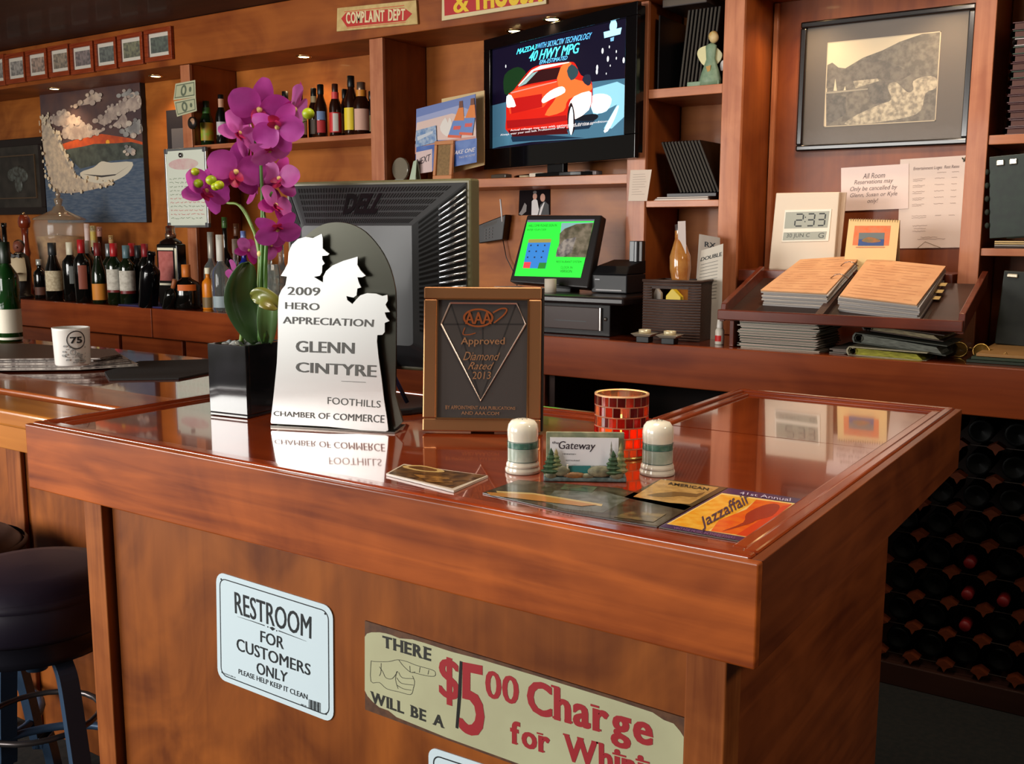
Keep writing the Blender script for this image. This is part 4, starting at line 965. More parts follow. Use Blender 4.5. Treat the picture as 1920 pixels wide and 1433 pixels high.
part('head', MB().ball((5*k, 0, 86*k), 9*k, sc=(1, .9, 1.1)), flat((206, 180, 130), .5), t)
part('hair', MB().ball((3*k, .003, 89*k), 9.4*k, sc=(1, .9, 1.05)), flat((196, 180, 120), .5, noise=(190, 120, 50), nscale=60), t)
part('sash', MB().prism([(-6*k, 34*k), (4*k, 36*k), (3*k, 26*k), (-2*k, 24*k)], -9*k, -8*k), flat((170, 128, 50), .5), t)
p = atY(1361, 130, 3.42)
t, F = thing('white_ornament', 'white porcelain flower ornament half hidden by the divider beside the angel', 'ornament', (p.x, 3.42, za+.0005))
part('stem', MB().tube([(0, 0, 0), (.004, 0, .03), (0, 0, .05)], .006), G_, t)
part('petal', MB().prism(smooth([(-.018, .05), (-.02, .075), (-.008, .085), (0, .06)], 3), -.003, .003), flat((214, 206, 200), .3), t)
part('petal', MB().prism(smooth([(0, .05), (.016, .08), (.024, .06), (.01, .03)], 3), -.006, 0), flat((200, 190, 186), .3), t)

# bottom cubby: basket, bottle, papers
pL = atZ(1203, 641, CT); pR = atZ(1312, 652, CT)
t, F = thing('storage_basket', 'dark brown woven box with a cut-out handle and yellow item inside', 'basket', (atY(1204, 640, 3.06).x, 3.06, CT+.0005), 6)
BK = flat((62, 38, 26), .6, noise=(40, 24, 18), nscale=70, bump=.4, stretch=(1, 1, 4))
wB = hit(F, 1313, 600, 0)[0]; hB = hit(F, 1250, 527, 0)[1]; hz0 = hit(F, 1255, 562, 0)[1]; hz1 = hit(F, 1255, 542, 0)[1]; ha = hit(F, 1222, 550, 0)[0]; hb = hit(F, 1290, 550, 0)[0]
mb = MB()
for b in ((0, wB, 0, hz0), (0, wB, hz1, hB), (0, ha, hz0, hz1), (hb, wB, hz0, hz1)): mb.box(b[0], b[1], 0, .008, b[2], b[3])
part('front_wall', mb, BK, t)
part('side_wall', MB().box(wB-.008, wB, .0082, .2, 0, hB), BK, t); part('side_wall', MB().box(0, .008, .0082, .2, 0, hB), BK, t)
part('back_wall', MB().box(.0082, wB-.0082, .192, .2, 0, hB), BK, t); part('bottom', MB().box(.0082, wB-.0082, .0082, .191, 0, .006), BK, t)
mb = MB()
n_ = 22
for i in range(n_):
    z = hB*(i+.5)/n_
    if hz0-.004 < z < hz1+.004: mb.tube([(0, -.001, z), (ha-.002, -.001, z)], .0028, 5); mb.tube([(hb+.002, -.001, z), (wB, -.001, z)], .0028, 5)
    else: mb.tube([(0, -.001, z), (wB, -.001, z)], .0028, 5)
part('weave', mb, flat((70, 44, 32), .55), t)['kind'] = 'stuff'
mb = MB().tube([(-.002, -.002, hB), (wB+.002, -.002, hB), (wB+.002, .2, hB)], .005, 6)
part('rim', mb, flat((64, 44, 36), .5), t)
Bk = F @ Vector(((ha+hb)/2, .02, 0))
t, F2 = thing('yellow_packet', 'yellow packet showing through the handle hole of the woven box', 'packet', (Bk.x, Bk.y+.004, Bk.z+.0065), 6)
part('packet', MB().prism([(-.03, 0), (.035, 0), (.03, hz0+.002), (0, hz1-.004), (-.022, hz0+.004)], 0, .03), flat((222, 190, 26), .4), t, .002)
t, F2 = thing('paper_packet', 'crumpled pale packet beside the yellow one in the woven box', 'packet', (Bk.x-.055, Bk.y+.006, Bk.z+.0065), 6)
part('packet', MB().prism([(-.014, 0), (.014, 0), (.012, hz0+.012), (-.006, hz1-.003), (-.014, hz0+.01)], 0, .02), flat((190, 180, 170), .6), t, .002)
p = atY(1281, 525, 3.16)
t, F = thing('sauce_bottle', 'shaped clear plastic bottle of amber liquid leaning in the cubby', 'bottle', (p.x, 3.16, CT+.007), 0, 0, None, -3)
zt = atY(1281, 432, 3.16).z-CT-.007
part('bottle_body', MB().lathe([(0, 0), (.034, 0), (.037, .02), (.037, zt*.4), (.028, zt*.5), (.036, zt*.64), (.035, zt*.76), (.016, zt*.92), (.015, zt)], 20), flat((150, 88, 36), .08, coat=.6, noise=(176, 120, 60), nscale=20), t)
part('cap', MB().lathe([(.014, zt), (.015, zt+.02), (0, zt+.022)], 16), flat((70, 64, 64), .4), t)
part('hang_tag', MB().box(.002, .03, -.016, -.0155, zt*.78, zt+.03), flat((190, 176, 170), .7), t)
def sheet(label, pts, Y, mat_, name='paper_sheet', cat='paper', th=.001, lean=0):
    q = hits(I4, pts, Y); t, _ = thing(name, label, cat, (q[3][0], Y, q[3][1])); ql = [(a-q[3][0], b-q[3][1]) for a, b in q]
    part('sheet', MB().prism(ql, 0, th), mat_, t); return t, ql
t, ql = sheet('grey paper with dark stamp standing at the back of the lower cubby', ((1311, 439), (1350, 446), (1350, 560), (1303, 560)), 3.3, flat((170, 160, 150), .8))
text('RX', t, DARKTXT, [bil(ql, .3, .9), bil(ql, .8, .9), bil(ql, .8, .82), bil(ql, .3, .82)], -.0006, .05)
t, ql = sheet('curled white printed sheet headed DOUBLE leaning in the lower cubby', ((1315, 470), (1356, 457), (1352, 640), (1290, 640)), 3.2, flat((196, 190, 178), .8))
text('DOUBLE', t, DARKTXT, [bil(ql, .06, .92), bil(ql, .95, .92), bil(ql, .95, .88), bil(ql, .04, .88)], -.0006, .05)
mb = MB()
for i in range(12):
    v = .84-.035*i; ribbon(mb, [bil(ql, .08, v), bil(ql, .8, v)], .0015, -.0006)
part('printed_lines', mb, flat((120, 120, 116), .8), t)
# two square mint dishes
for px, py, nm in ((1209, 626, 'left'), (1256, 629, 'right')):
    p = atZ(px, py, CT+.028)
    t, F = thing('candle_dish', 'small square chrome dish with a tealight, %s one of the pair on the back counter' % nm, 'candle holder', (p.x, p.y, CT+.0005), 6, group='square candle dishes on the back counter')
    part('foot', MB().box(-.022, .022, -.022, .022, 0, .02), BLACK, t, .002)
    part('dish', MB().hexa([(-.026, -.026, .02), (.026, -.026, .02), (.026, .026, .02), (-.026, .026, .02), (-.038, -.036, .03), (.038, -.036, .03), (.038, .036, .03), (-.038, .036, .03)]), flat((206, 196, 176), .3, .6), t, .002)
    part('tealight', MB().lathe([(0, .031), (.02, .031), (.02, .042), (.018, .042), (.017, .039), (0, .039)], 18), flat((220, 206, 170), .3, .3), t)
# glue bottle
p = atZ(1349, 646, CT)
t, F = thing('glue_bottle', 'small white squeeze bottle with a red label at the counter edge', 'bottle', (p.x, p.y, CT+.0005))
k = (p-CAM).dot(fw)/FOC
part('bottle_body', MB().lathe([(0, 0), (8*k, 0), (8.5*k, 2*k), (8.5*k, 26*k), (6*k, 30*k), (4.5*k, 32*k), (0, 32*k)], 16), flat((214, 206, 190), .35), t)
part('cap', MB().lathe([(6*k, 31*k), (6.2*k, 32*k), (5*k, 46*k), (0, 46*k)], 16), flat((222, 216, 206), .4), t)
part('red_label', MB().lathe([(8.7*k, 6*k), (8.7*k, 17*k)], 10, a0=R(-150), a1=R(-50)), flat((200, 30, 26), .5), t)

# things fixed to the divider faces
t, ql = sheet('curled white receipt taped to the divider right of the television', ((1182, 319), (1222, 318), (1213, 377), (1178, 377)), FY-.03, flat((214, 196, 180), .8), name='paper_note')
mb = MB(); rr = random.Random(5)
for i in range(9):
    v = .85-.08*i; ribbon(mb, [bil(ql, .15, v), bil(ql, rr.uniform(.5, .85), v+.01)], .0012, -.0005)
part('printed_lines', mb, flat((160, 140, 130), .8), t)
p = atY(1179, 503, FY-.05); p2 = atY(1204, 452, FY-.05)
t, F = thing('card_reader', 'narrow grey and black card reader mounted on the divider', 'card reader', (p.x, FY-.05, p.z))
ww = p2.x-p.x; hh = p2.z-p.z
part('slot_plate', MB().box(0, ww*.42, 0, .03, 0, hh), flat((96, 100, 104), .35), t, .003)
part('ridge', MB().box(ww*.43, ww*.68, -.006, .03, 0, hh), flat((70, 72, 76), .3), t, .003)
part('dark_side', MB().box(ww*.69, ww, .004, .03, 0, hh), flat((40, 28, 24), .35), t, .003)
part('status_light', MB().ball((ww*.55, -.007, .008), .003), flat((255, 220, 160), .3, emit=3), t)

# ------------------------------------------------------------------ cash register group
t, ql = sheet('photograph of a couple in dinner clothes pinned above the register screen', ((974, 357), (1031, 355), (1031, 403), (972, 404)), BY-.004, flat((24, 16, 18), .8, spec=.1), name='photograph', cat='photograph', th=.002)
B_ = lambda *p: [bil(ql, u, 1-v) for u, v in p]
SK = flat((196, 140, 116), .5); TW = flat((214, 208, 206), .5); GR = flat((120, 110, 108), .5)
picture('couple', t, [(TW, B_((.42, 1), (.42, .45), (.52, .33), (.6, .42), (.66, .8), (.62, 1))), (SK, [bil(ql, .52+.07*math.cos(a), .74+.13*math.sin(a)) for a in [i*PI/8 for i in range(16)]]),
   (flat((90, 84, 84), .5), [bil(ql, .52+.06*math.cos(a), .9+.06*math.sin(a)) for a in [i*PI/8 for i in range(16)]]),
   (flat((24, 20, 22), .5), B_((.62, 1), (.7, .6), (.84, .45), (.97, .6), (.98, 1))), (TW, B_((.66, 1), (.72, .7), (.82, .5), (.84, .52), (.72, 1))),
   (SK, [bil(ql, .78+.08*math.cos(a), .68+.16*math.sin(a)) for a in [i*PI/8 for i in range(16)]]), (GR, B_((.02, .95), (.1, .8), (.2, .5), (.27, .6), (.26, .85), (.12, 1)))], -.0005)
# drawer unit
yR = 3.05
p = atY(1142, 637, yR)
t, F = thing('cash_drawer', 'black cash drawer on the back counter below the screen', 'cash drawer', (p.x, yR, CT+.0005), 0)
hd = hit(F, 1100, 570, 0)[1]
part('case', MB().box(-.36, 0, .006, .3, 0, hd), flat((18, 14, 14), .45, spec=.25), t, .003)
xh = hit(F, 1124, 600, 0)[0]
part('drawer_front', MB().box(-.35, xh, -.004, .0058, .02, hd-.012), flat((56, 40, 36), .4, spec=.3), t, .002)
part('slot', MB().box(hit(F, 1042, 600, 0)[0], hit(F, 1100, 605, 0)[0], -.0045, -.0041, hd*.43, hd*.46), BLACK, t)
part('bright_edge', MB().box(xh+.001, xh+.006, -.004, .005, .02, hd-.012), flat((190, 184, 180), .25, .6), t)
part('lock', MB().lathe([(0, 0), (.007, 0), (.007, .003), (0, .004)], 12).xf(Matrix.Translation((xh+.02, .005, hd*.55)) @ Matrix.Rotation(PI/2, 4, 'X')), flat((150, 146, 140), .3, .9), t)
top = CT+.0005+hd
t, F = thing('register_shelf', 'thin black board lying on the cash drawer under the screen', 'board', (p.x+.02, yR-.03, top+.0005))
part('board', MB().box(-.38, .05, 0, .32, 0, .028), flat((24, 16, 16), .3, coat=.2), t, .008)
top2 = top+.029
# touch screen
t, F = thing('register_screen', 'black point of sale touch screen with a green display', 'monitor', (atY(1040, 535, 3.16).x, 3.16, top2), 2, -18)
Q4 = hits(F, ((988, 403), (1128, 403), (1102, 540), (955, 528)), 0)
x0 = (Q4[0][0]+Q4[3][0])/2; x1 = (Q4[1][0]+Q4[2][0])/2
part('housing', MB().prism([Q4[0], Q4[1], Q4[2], Q4[3]], .001, .045), flat((26, 22, 22), .3), t, .005)
part('neck', MB().hexa([(-.04, .05, -.005), (.04, .05, -.005), (.04, .12, .03), (-.04, .12, .03), (-.04, .03, .2), (.04, .03, .2), (.04, .06, .2), (-.04, .06, .2)]), flat((20, 18, 18), .4), t, .004)
S5 = lambda *p: hits(F, [(880+a/4.479, b/4.479+340) for a, b in p], 0)
gq = S5((490, 325), (1052, 320), (935, 810), (378, 795))
LY = [(flat((36, 205, 50), .3, emit=.75), [gq[3], gq[2], gq[1], gq[0]]),
      (flat((96, 96, 110), .3, emit=.5), S5((487, 345), (1048, 335), (1052, 320), (490, 325))),
      (flat((110, 150, 150), .3, emit=.5), S5((775, 350), (1045, 345), (985, 500), (760, 480))),
      (flat((64, 60, 44), .3, emit=.4, noise=(110, 100, 84), nscale=30), S5((760, 440), (800, 400), (900, 360), (1044, 350), (980, 640), (725, 635), (755, 520))),
      (flat((128, 120, 112), .3, emit=.5, noise=(60, 56, 60), nscale=40), S5((740, 560), (800, 490), (900, 470), (860, 600), (790, 635), (725, 635))),
      (flat((130, 120, 60), .3, emit=.6), S5((500, 488), (690, 485), (685, 515), (495, 518))),
      (flat((40, 104, 170), .3, emit=.7), S5((495, 518), (685, 515), (640, 735), (450, 730))),
      (flat((200, 50, 60), .3, emit=.7), S5((462, 680), (520, 680), (508, 732), (452, 730))),
      (flat((30, 110, 30), .3, emit=.6), S5((590, 685), (650, 685), (638, 735), (575, 735)))]
picture('display', t, LY, -.0002, .00025)
mb = MB()
for i in range(3):
    for j in range(3):
        a, b = S5((520+i*58-j*14, 540+j*50))[0]; mb.poly([(a-.003, b-.003), (a+.003, b-.003), (a+.003, b+.003), (a-.003, b+.003)], -.0026)
part('keypad_digits', mb, flat((16, 40, 80), .5), t)
GT = flat((10, 90, 20), .5)
text('WELCOME PLEASE SIGN IN', t, GT, S5((500, 365), (740, 360), (736, 382), (496, 386)), -.0028)
text('ENTER YOUR CODE', t, GT, S5((490, 402), (650, 400), (646, 416), (486, 418)), -.0028)
text('RESTAURANT SYSTEM', t, GT, S5((735, 668), (945, 670), (942, 688), (732, 686)), -.0028)
text('CLOCK IN', t, GT, S5((770, 715), (870, 716), (866, 736), (766, 735)), -.0028)
text('VERSION', t, GT, S5((765, 745), (865, 746), (862, 770), (762, 768)), -.0028)
# receipt printer
t, F = thing('receipt_printer', 'black receipt printer standing right of the screen', 'printer', (atY(1145, 560, 3.2).x, 3.2, top2), 0)
a = hit(F, 1109, 500, 0)[0]; b = hit(F, 1176, 500, 0)[0]; h0 = hit(F, 1140, 515, 0)[1]; h1 = hit(F, 1140, 500, 0)[1]
part('body', MB().box(a, b, 0, .15, .001, h0), flat((22, 22, 25), .4, spec=.3), t, .004)
part('lid', MB().hexa([(a, 0, h0+.001), (b, 0, h0+.001), (b, .15, h0+.001), (a, .15, h0+.001), (a+.006, .03, h0+.03), (b-.006, .03, h0+.03), (b-.006, .16, h0+.05), (a+.006, .16, h0+.05)]), flat((16, 16, 18), .5, spec=.2), t, .004)
part('maker_plate', MB().box(a+.015, a+.035, -.001, .0, h0*.7, h0*.76), flat((140, 140, 146), .4), t)
part('paper_slot', MB().box(a+.02, b-.02, -.002, 0, .01, .014), flat((120, 116, 116), .3), t)
# loose papers and wall phone left of the screen
t, F = thing('receipt_pile', 'small pile of white receipts lying left of the register screen', 'papers', (atY(955, 530, 3.2).x, 3.2, top2+.0002))
for i in range(4):
    o = part('receipt', MB().box(-.05, .05, -.03, .03, .001+.003*i, .002+.003*i), flat((206, 196, 190), .8), t); o.rotation_euler.z = .5*i-.4
t, F = thing('paper_roll', 'short white paper roll at the foot of the register screen', 'paper roll', (atY(1032, 550, 3.12).x, 3.12, top2+.0002))
part('roll', MB().lathe([(.007, 0), (.022, 0), (.022, .05), (.007, .05), (.007, 0)], 18), flat((196, 186, 170), .8), t)
part('core', MB().lathe([(.0068, .0005), (.0068, .0495)], 12), flat((120, 90, 60), .8), t)
q = hits(I4, ((906, 418), (948, 402), (942, 450), (908, 457)), BY-.05)
t, F = thing('wall_phone', 'black telephone with keypad mounted on the back wall beside the register', 'telephone', (q[3][0], BY-.05, q[3][1]))
ql = [(a-q[3][0], b-q[3][1]) for a, b in q]; ql[0] = (ql[0][0]-.03, ql[0][1]-.01); ql[3] = (-.03, ql[3][1])
part('base_unit', MB().prism(ql, 0, .045), flat((26, 20, 20), .35), t, .004)
mb = MB()
for i in range(4):
    for j in range(3):
        a, b = bil(ql, .28+.13*j, .2+.14*i); mb.box(a-.004, a+.004, -.002, 0, b-.003, b+.003)
part('keypad', mb, flat((60, 50, 48), .4), t)
part('screen', MB().poly([bil(ql, .2, .76), bil(ql, .7, .76), bil(ql, .7, .9), bil(ql, .2, .9)], -.0005), flat((70, 64, 60), .2), t)
mb = MB(); a, b = bil(ql, .98, .9)
mb.tube([(a-.002, -.03, b+.075), (a+.008, -.03, b-.02)], .0035, 8)
part('antenna', mb, flat((226, 226, 226), .4), t)
part('handset_cord', MB().tube([(ql[2][0]-.02, .03, ql[2][1]+.01), (ql[2][0], .03, -.06), (ql[2][0]+.05, .03, -.14), (ql[2][0]+.07, .03, -.25)], .002, 6), BLACK, t)

# ------------------------------------------------------------------ right bay: photograph, papers, clock, desk
Yq = BY-.03
q = hits(I4, ((1497, 45), (1826, 2), (1820, 263), (1496, 291)), Yq)
x0 = (q[0][0]+q[3][0])/2; x1 = (q[1][0]+q[2][0])/2; z0 = (q[2][1]+q[3][1])/2; z1 = (q[0][1]+q[1][1])/2
t, F = thing('framed_photograph', 'large black framed black and white photograph of a river gorge with grey mat', 'picture frame', (x0, Yq, z0))
wd, hd, fr = x1-x0, z1-z0, .022
part('frame_rail', MB().box(0, wd, -.004, .028, 0, fr), flat((20, 15, 14), .2, coat=.5), t, .006, seg=3)
part('frame_rail', MB().box(0, wd, -.004, .028, hd-fr, hd), flat((20, 15, 14), .2, coat=.5), t, .006, seg=3)
part('frame_rail', MB().box(0, fr, -.003, .027, fr, hd-fr), flat((20, 15, 14), .2, coat=.5), t, .005, seg=3)
part('frame_rail', MB().box(wd-fr, wd, -.003, .027, fr, hd-fr), flat((20, 15, 14), .2, coat=.5), t, .005, seg=3)
iq = [(a-x0, b-z0) for a, b in hits(I4, ((1549, 84), (1762, 55), (1758, 222), (1547, 243)), Yq+.012)]
ix0 = (iq[0][0]+iq[3][0])/2; ix1 = (iq[1][0]+iq[2][0])/2; iz0 = (iq[2][1]+iq[3][1])/2; iz1 = (iq[0][1]+iq[1][1])/2
part('mat_board', MB().box(fr, wd-fr, .012, .016, fr, hd-fr), flat((86, 76, 66), .5), t)
mb = MB(); lw = .003
for b in ((ix0, ix1, iz0, iz0+lw), (ix0, ix1, iz1-lw, iz1), (ix0, ix0+lw, iz0, iz1), (ix1-lw, ix1, iz0, iz1)): mb.box(b[0], b[1], .0105, .012, b[2], b[3])
part('mat_bevel', mb, flat((190, 176, 150), .6), t)
G5 = lambda *p: [(min(max(a-x0, ix0+lw), ix1-lw), min(max(b-z0, iz0+lw), iz1-lw)) for a, b in hits(I4, [(1480+a/4.343, b/4.343) for a, b in p], Yq+.011)]
g1 = flat((120, 112, 98), .5, noise=(90, 84, 74), nscale=55, detail=8); g2 = flat((84, 78, 70), .5, noise=(112, 104, 92), nscale=50, detail=8); g3 = flat((190, 178, 152), .5, noise=(128, 120, 104), nscale=70, detail=8)
g4 = flat((212, 196, 164), .5); g5 = flat((104, 98, 88), .5, noise=(76, 72, 66), nscale=60)
LY = [(g4, [(ix0+lw, iz0+lw), (ix1-lw, iz0+lw), (ix1-lw, iz1-lw), (ix0+lw, iz1-lw)]),
  (g1, G5((300, 560), (450, 560), (600, 470), (760, 410), (900, 340), (1080, 260), (1230, 230), (1215, 980), (300, 1050))),
  (g2, G5((300, 530), (350, 510), (400, 550), (480, 560), (640, 470), (820, 500), (1000, 600), (900, 660), (700, 640), (520, 680), (300, 720))),
  (g5, G5((660, 670), (860, 650), (800, 780), (820, 830), (680, 850), (640, 760))),
  (g5, G5((300, 760), (460, 790), (460, 930), (300, 1040))),
  (g3, smooth(G5((800, 700), (870, 670), (960, 750), (1010, 730), (1010, 660), (1120, 620), (1200, 640), (1190, 720), (1110, 760), (1070, 900), (940, 960), (620, 1010), (450, 1010), (560, 930), (740, 850), (830, 810)), 3)),
  (g3, G5((520, 660), (720, 640), (730, 660), (540, 720))),
  (g4, G5((360, 740), (375, 640), (388, 740))), (g4, G5((440, 740), (455, 700), (462, 740))),
  (flat((150, 142, 124), .5), G5((300, 750), (460, 735), (640, 720), (640, 730), (460, 750), (300, 765)))]
picture('landscape_print', t, LY, .011, .0001)
part('glazing', MB().poly(rect(fr, wd-fr, fr, hd-fr), .006), flat((200, 200, 200), .06, alpha=.07), t)

# printed sheets pinned to the wall
def lines(t, ql, rows_, y, mat_, w_=.0015):
    mb = MB(); rr = random.Random(int(rows_[0][2]*1000))
    for u0, u1, v in rows_:
        n = 14; ribbon(mb, [bil(ql, u0+(u1-u0)*k/n, v+rr.uniform(-.004, .004)) for k in range(n+1)], w_, y)
    part('printed_lines', mb, mat_, t)
inkp = flat((150, 128, 120), .8); ink2 = flat((110, 92, 90), .8)
t, ql = sheet('tall white price sheet pinned to the back wall right of the notice', ((1688, 299), (1819, 291), (1807, 464), (1683, 466)), BY-.006, PAPER, name='printed_sheet')
text('Entertainment Loges  Rest Rates', t, ink2, [bil(ql, .2, .905), bil(ql, .86, .905), bil(ql, .86, .86), bil(ql, .2, .86)], -.0008, 0, .2)
rws = [(.55, .68, .83), (.76, .86, .83)]
for i in range(5):
    v = .77-.07*i; rws += [(.2, .38, v), (.52, .66, v), (.76, .84, v), (.2, .34, v-.018)]
rws += [(.2, .42, .36), (.2, .42, .34), (.55, .64, .36), (.75, .84, .36), (.22, .44, .25), (.24, .42, .22), (.22, .42, .19), (.35, .6, .12), (.3, .72, .1)]
lines(t, ql, rws, -.0008, inkp, .0012)
mb = MB(); a, b = bil(ql, .93, .955); mb.tube([(a-.008, -.003, b+.006), (a, -.005, b-.003), (a+.006, -.003, b+.008)], .0022, 6).tube([(a-.003, -.003, b-.006), (a+.004, -.006, b+.008)], .0022, 6)
part('pin', mb, flat((60, 60, 40), .4), t)
mb = MB(); ribbon(mb, [bil(ql, .31, .0), bil(ql, .42, .07), bil(ql, .66, .0)], .002, -.001); part('fold', mb, flat((150, 130, 110), .7), t)
t, ql = sheet('white cursive notice about cancelling room reservations on the back wall', ((1577, 315), (1704, 307), (1703, 391), (1577, 396)), BY-.0085, flat((236, 216, 208), .8), name='notice')
cur = flat((120, 104, 104), .8)
for s_, u0, u1, v0, v1 in (('All Room', .33, .66, .84, .72), ('Reservations may', .2, .78, .70, .57), ('Only be cancelled by', .14, .84, .55, .42), ('Glenn, Susan or Kyle', .14, .84, .40, .28), ('only!', .4, .56, .26, .13)):
    text(s_, t, cur, [bil(ql, u0, v0), bil(ql, u1, v0), bil(ql, u1, v1), bil(ql, u0, v1)], -.0008, 0.0, .3)
# slanted desk
zd0 = None
Yf_ = 2.99
a = atY(1345, 583, Yf_); b = atY(1806, 604, Yf_)
zl = a.z; print('desk', a, b)
t, F = thing('slanted_desk', 'dark red-brown slanted book desk with a front lip on the back counter', 'book stand', (a.x, Yf_, CT+.0005))
wd = b.x-a.x; h0 = zl-CT; DW = wood((76, 30, 18), (112, 48, 28), 'x', .3, .4, 1, .5); DB = wood((44, 26, 20), (62, 38, 30), 'x', .35, .3, .8, .5)
slope = .30; dep_ = .36
part('front_lip', MB().box(0, wd, 0, .018, h0-.028, h0+.004), DW, t, .003)
part('sloping_board', MB().hexa([(.018, .0185, h0-.03), (wd-.018, .0185, h0-.03), (wd-.018, dep_, h0-.03+slope*dep_), (.018, dep_, h0-.03+slope*dep_), (.018, .0185, h0-.018), (wd-.018, .0185, h0-.018), (wd-.018, dep_, h0-.018+slope*dep_), (.018, dep_, h0-.018+slope*dep_)]), DB, t)
part('back_ledge', MB().box(-.075, .62, dep_+.0005, .6, h0-.03+slope*dep_, 1.2615-CT), DW, t, .002)
for xx in (0, wd-.0175):
    part('side_rail', MB().hexa([(xx, .0185, h0-.035), (xx+.0175, .0185, h0-.035), (xx+.0175, dep_, h0-.035+slope*dep_), (xx, dep_, h0-.035+slope*dep_), (xx, .03, h0+.022), (xx+.0175, .03, h0+.022), (xx+.0175, dep_, h0+.022+slope*dep_), (xx, dep_, h0+.022+slope*dep_)]), DW, t, .002)
part('leg_panel', MB().box(.03, .045, .03, dep_-.03, 0, h0-.031), DW, t, .002)
part('leg_panel', MB().box(wd-.1, wd-.085, .2, dep_-.03, 0, h0-.031), DW, t, .002)
deskF = Matrix.Translation((a.x, Yf_+.0185, CT+h0-.0175)) @ Matrix.Rotation(math.atan(slope), 4, 'X')
# open ring binder on the desk : local x right, y up the slope, z off the board
DF = lambda px, py, z=0: None
def onplane(Fm, px, py, z=0):
    Fi = Fm.inverted(); o = Fi @ CAM; d = Fi.to_3x3() @ ray(px, py); t_ = (z-o.z)/d.z; p = o+d*t_; return (p.x, p.y)
ob, _ = thing('open_binder', 'open ring binder with two thick handwritten page stacks, peach light put into the colour', 'binder', deskF.translation, 0, math.degrees(math.atan(slope)))
TH = .056
Lc = [onplane(deskF, *p, TH) for p in ((1428, 543), (1552, 549), (1614, 478), (1500, 486))]
Rc = [onplane(deskF, *p, TH) for p in ((1572, 553), (1722, 570), (1772, 498), (1626, 484))]
rr = random.Random(11)
PG = flat((222, 168, 122), .85, noise=(212, 156, 112), nscale=14); EDG = flat((190, 180, 170), .85, noise=(150, 146, 142), nscale=60, stretch=(1, 1, 14))  # PG holds the peach light on the pages in its colour
for nm, C in (('left_page_stack', Lc), ('right_page_stack', Rc)):
    n = 9
    for i in range(n):
        j = [(x+rr.uniform(-.004, .004), max(y+rr.uniform(-.003, .003), .003)) for x, y in C]
        part('page_block' if i < n-1 else 'top_page', MB().slab(j, .002+i*(TH-.002)/n, .002+(i+.9)*(TH-.002)/n), flat((196, 186, 176) if i % 2 else (172, 168, 166), .85) if i < n-1 else PG, ob, .001)
    mb = MB(); qd = [(C[3][0], C[3][1]), (C[2][0], C[2][1]), (C[1][0], C[1][1]), (C[0][0], C[0][1])]
    for i in range(13):
        v = .06+.07*i; P = [bil(qd, u/10, v) for u in range(1, 10)]
        for k in range(len(P)-1):
            if rr.random() < .8:
                (xa, ya), (xb, yb) = P[k], P[k+1]; mb.add([(xa, ya, TH+.0006), (xb, yb, TH+.0006), (xb, yb+.0014, TH+.0006), (xa, ya+.0014, TH+.0006)], [(0, 1, 2, 3)])
    part('ruled_handwriting', mb, flat((166, 112, 84), .9), ob)
part('cover', MB().slab([(min(Lc[0][0], Lc[3][0])-.01, .001), (Rc[1][0]+.02, .001), (Rc[2][0]+.01, Rc[2][1]+.01), (Lc[3][0]-.01, Lc[3][1]+.01)], 0, .0019), flat((44, 30, 26), .5), ob)
sp0 = onplane(deskF, 1562, 560, .02); sp1 = onplane(deskF, 1622, 482, .02)
part('spine', MB().slab([(sp0[0]-.012, .004), (sp0[0]+.012, .004), (sp1[0]+.012, sp1[1]), (sp1[0]-.012, sp1[1])], .002, .022), flat((70, 48, 40), .45), ob)
for f_ in (.2, .5, .82):
    x = sp0[0]+(sp1[0]-sp0[0])*f_; y = sp0[1]+(sp1[1]-sp0[1])*f_
    part('ring', MB().tube([(x-.028, y, TH+.001), (x-.014, y, TH+.012), (x, y, TH+.016), (x+.014, y, TH+.012), (x+.028, y, TH+.001)], .0016, 6), flat((170, 150, 140), .25, 1), ob)
for i, f_ in enumerate((.5, .62, .75)):
    x = Rc[1][0]+(Rc[2][0]-Rc[1][0])*f_; y = Rc[1][1]+(Rc[2][1]-Rc[1][1])*f_
    part('index_tab', MB().box(x-.005, x+.022, y-.014, y+.014, .012+.006*i, .0128+.006*i), flat((200, 170, 110), .8), ob)
# digital clock on the wall behind
def wallq(*p, Y=BY-.03): return hits(I4, p, Y)
Yk = 3.44
q = hits(I4, ((1455, 362), (1574, 360), (1562, 512), (1441, 505)), Yk)
t, F = thing('digital_clock', 'white digital wall clock showing 2:33 leaning behind the open binder', 'clock', (q[3][0], Yk, q[3][1]))
ql = [(u-q[3][0], v-q[3][1]) for u, v in q]
part('housing', MB().prism(ql, 0, .03), flat((222, 204, 180), .45), t, .003)
KZ = lambda *p: [(u-q[3][0], v-q[3][1]) for u, v in hits(I4, [(1140+a_/3.5825, 280+b_/3.5825) for a_, b_ in p], Yk)]
KQ = lambda *p: [(u-q[3][0], v-q[3][1]) for u, v in hits(I4, p, Yk)]
bz = KQ((1472, 394), (1560, 392), (1554, 452), (1466, 454))
part('display_bezel', MB().prism(bz, -.003, -.0002), flat((236, 226, 206), .4), t, .001)
l1 = KQ((1474, 398), (1556, 396), (1552, 427), (1471, 429)); l2 = KQ((1470, 436), (1551, 434), (1548, 449), (1468, 451))
LCD = flat((136, 136, 112), .25)
part('time_display', MB().poly(l1[::-1], -.0034), LCD, t); part('date_display', MB().poly(l2[::-1], -.0034), LCD, t)
SEG = {'2': 'abged', '3': 'abgcd'}
mb = MB()
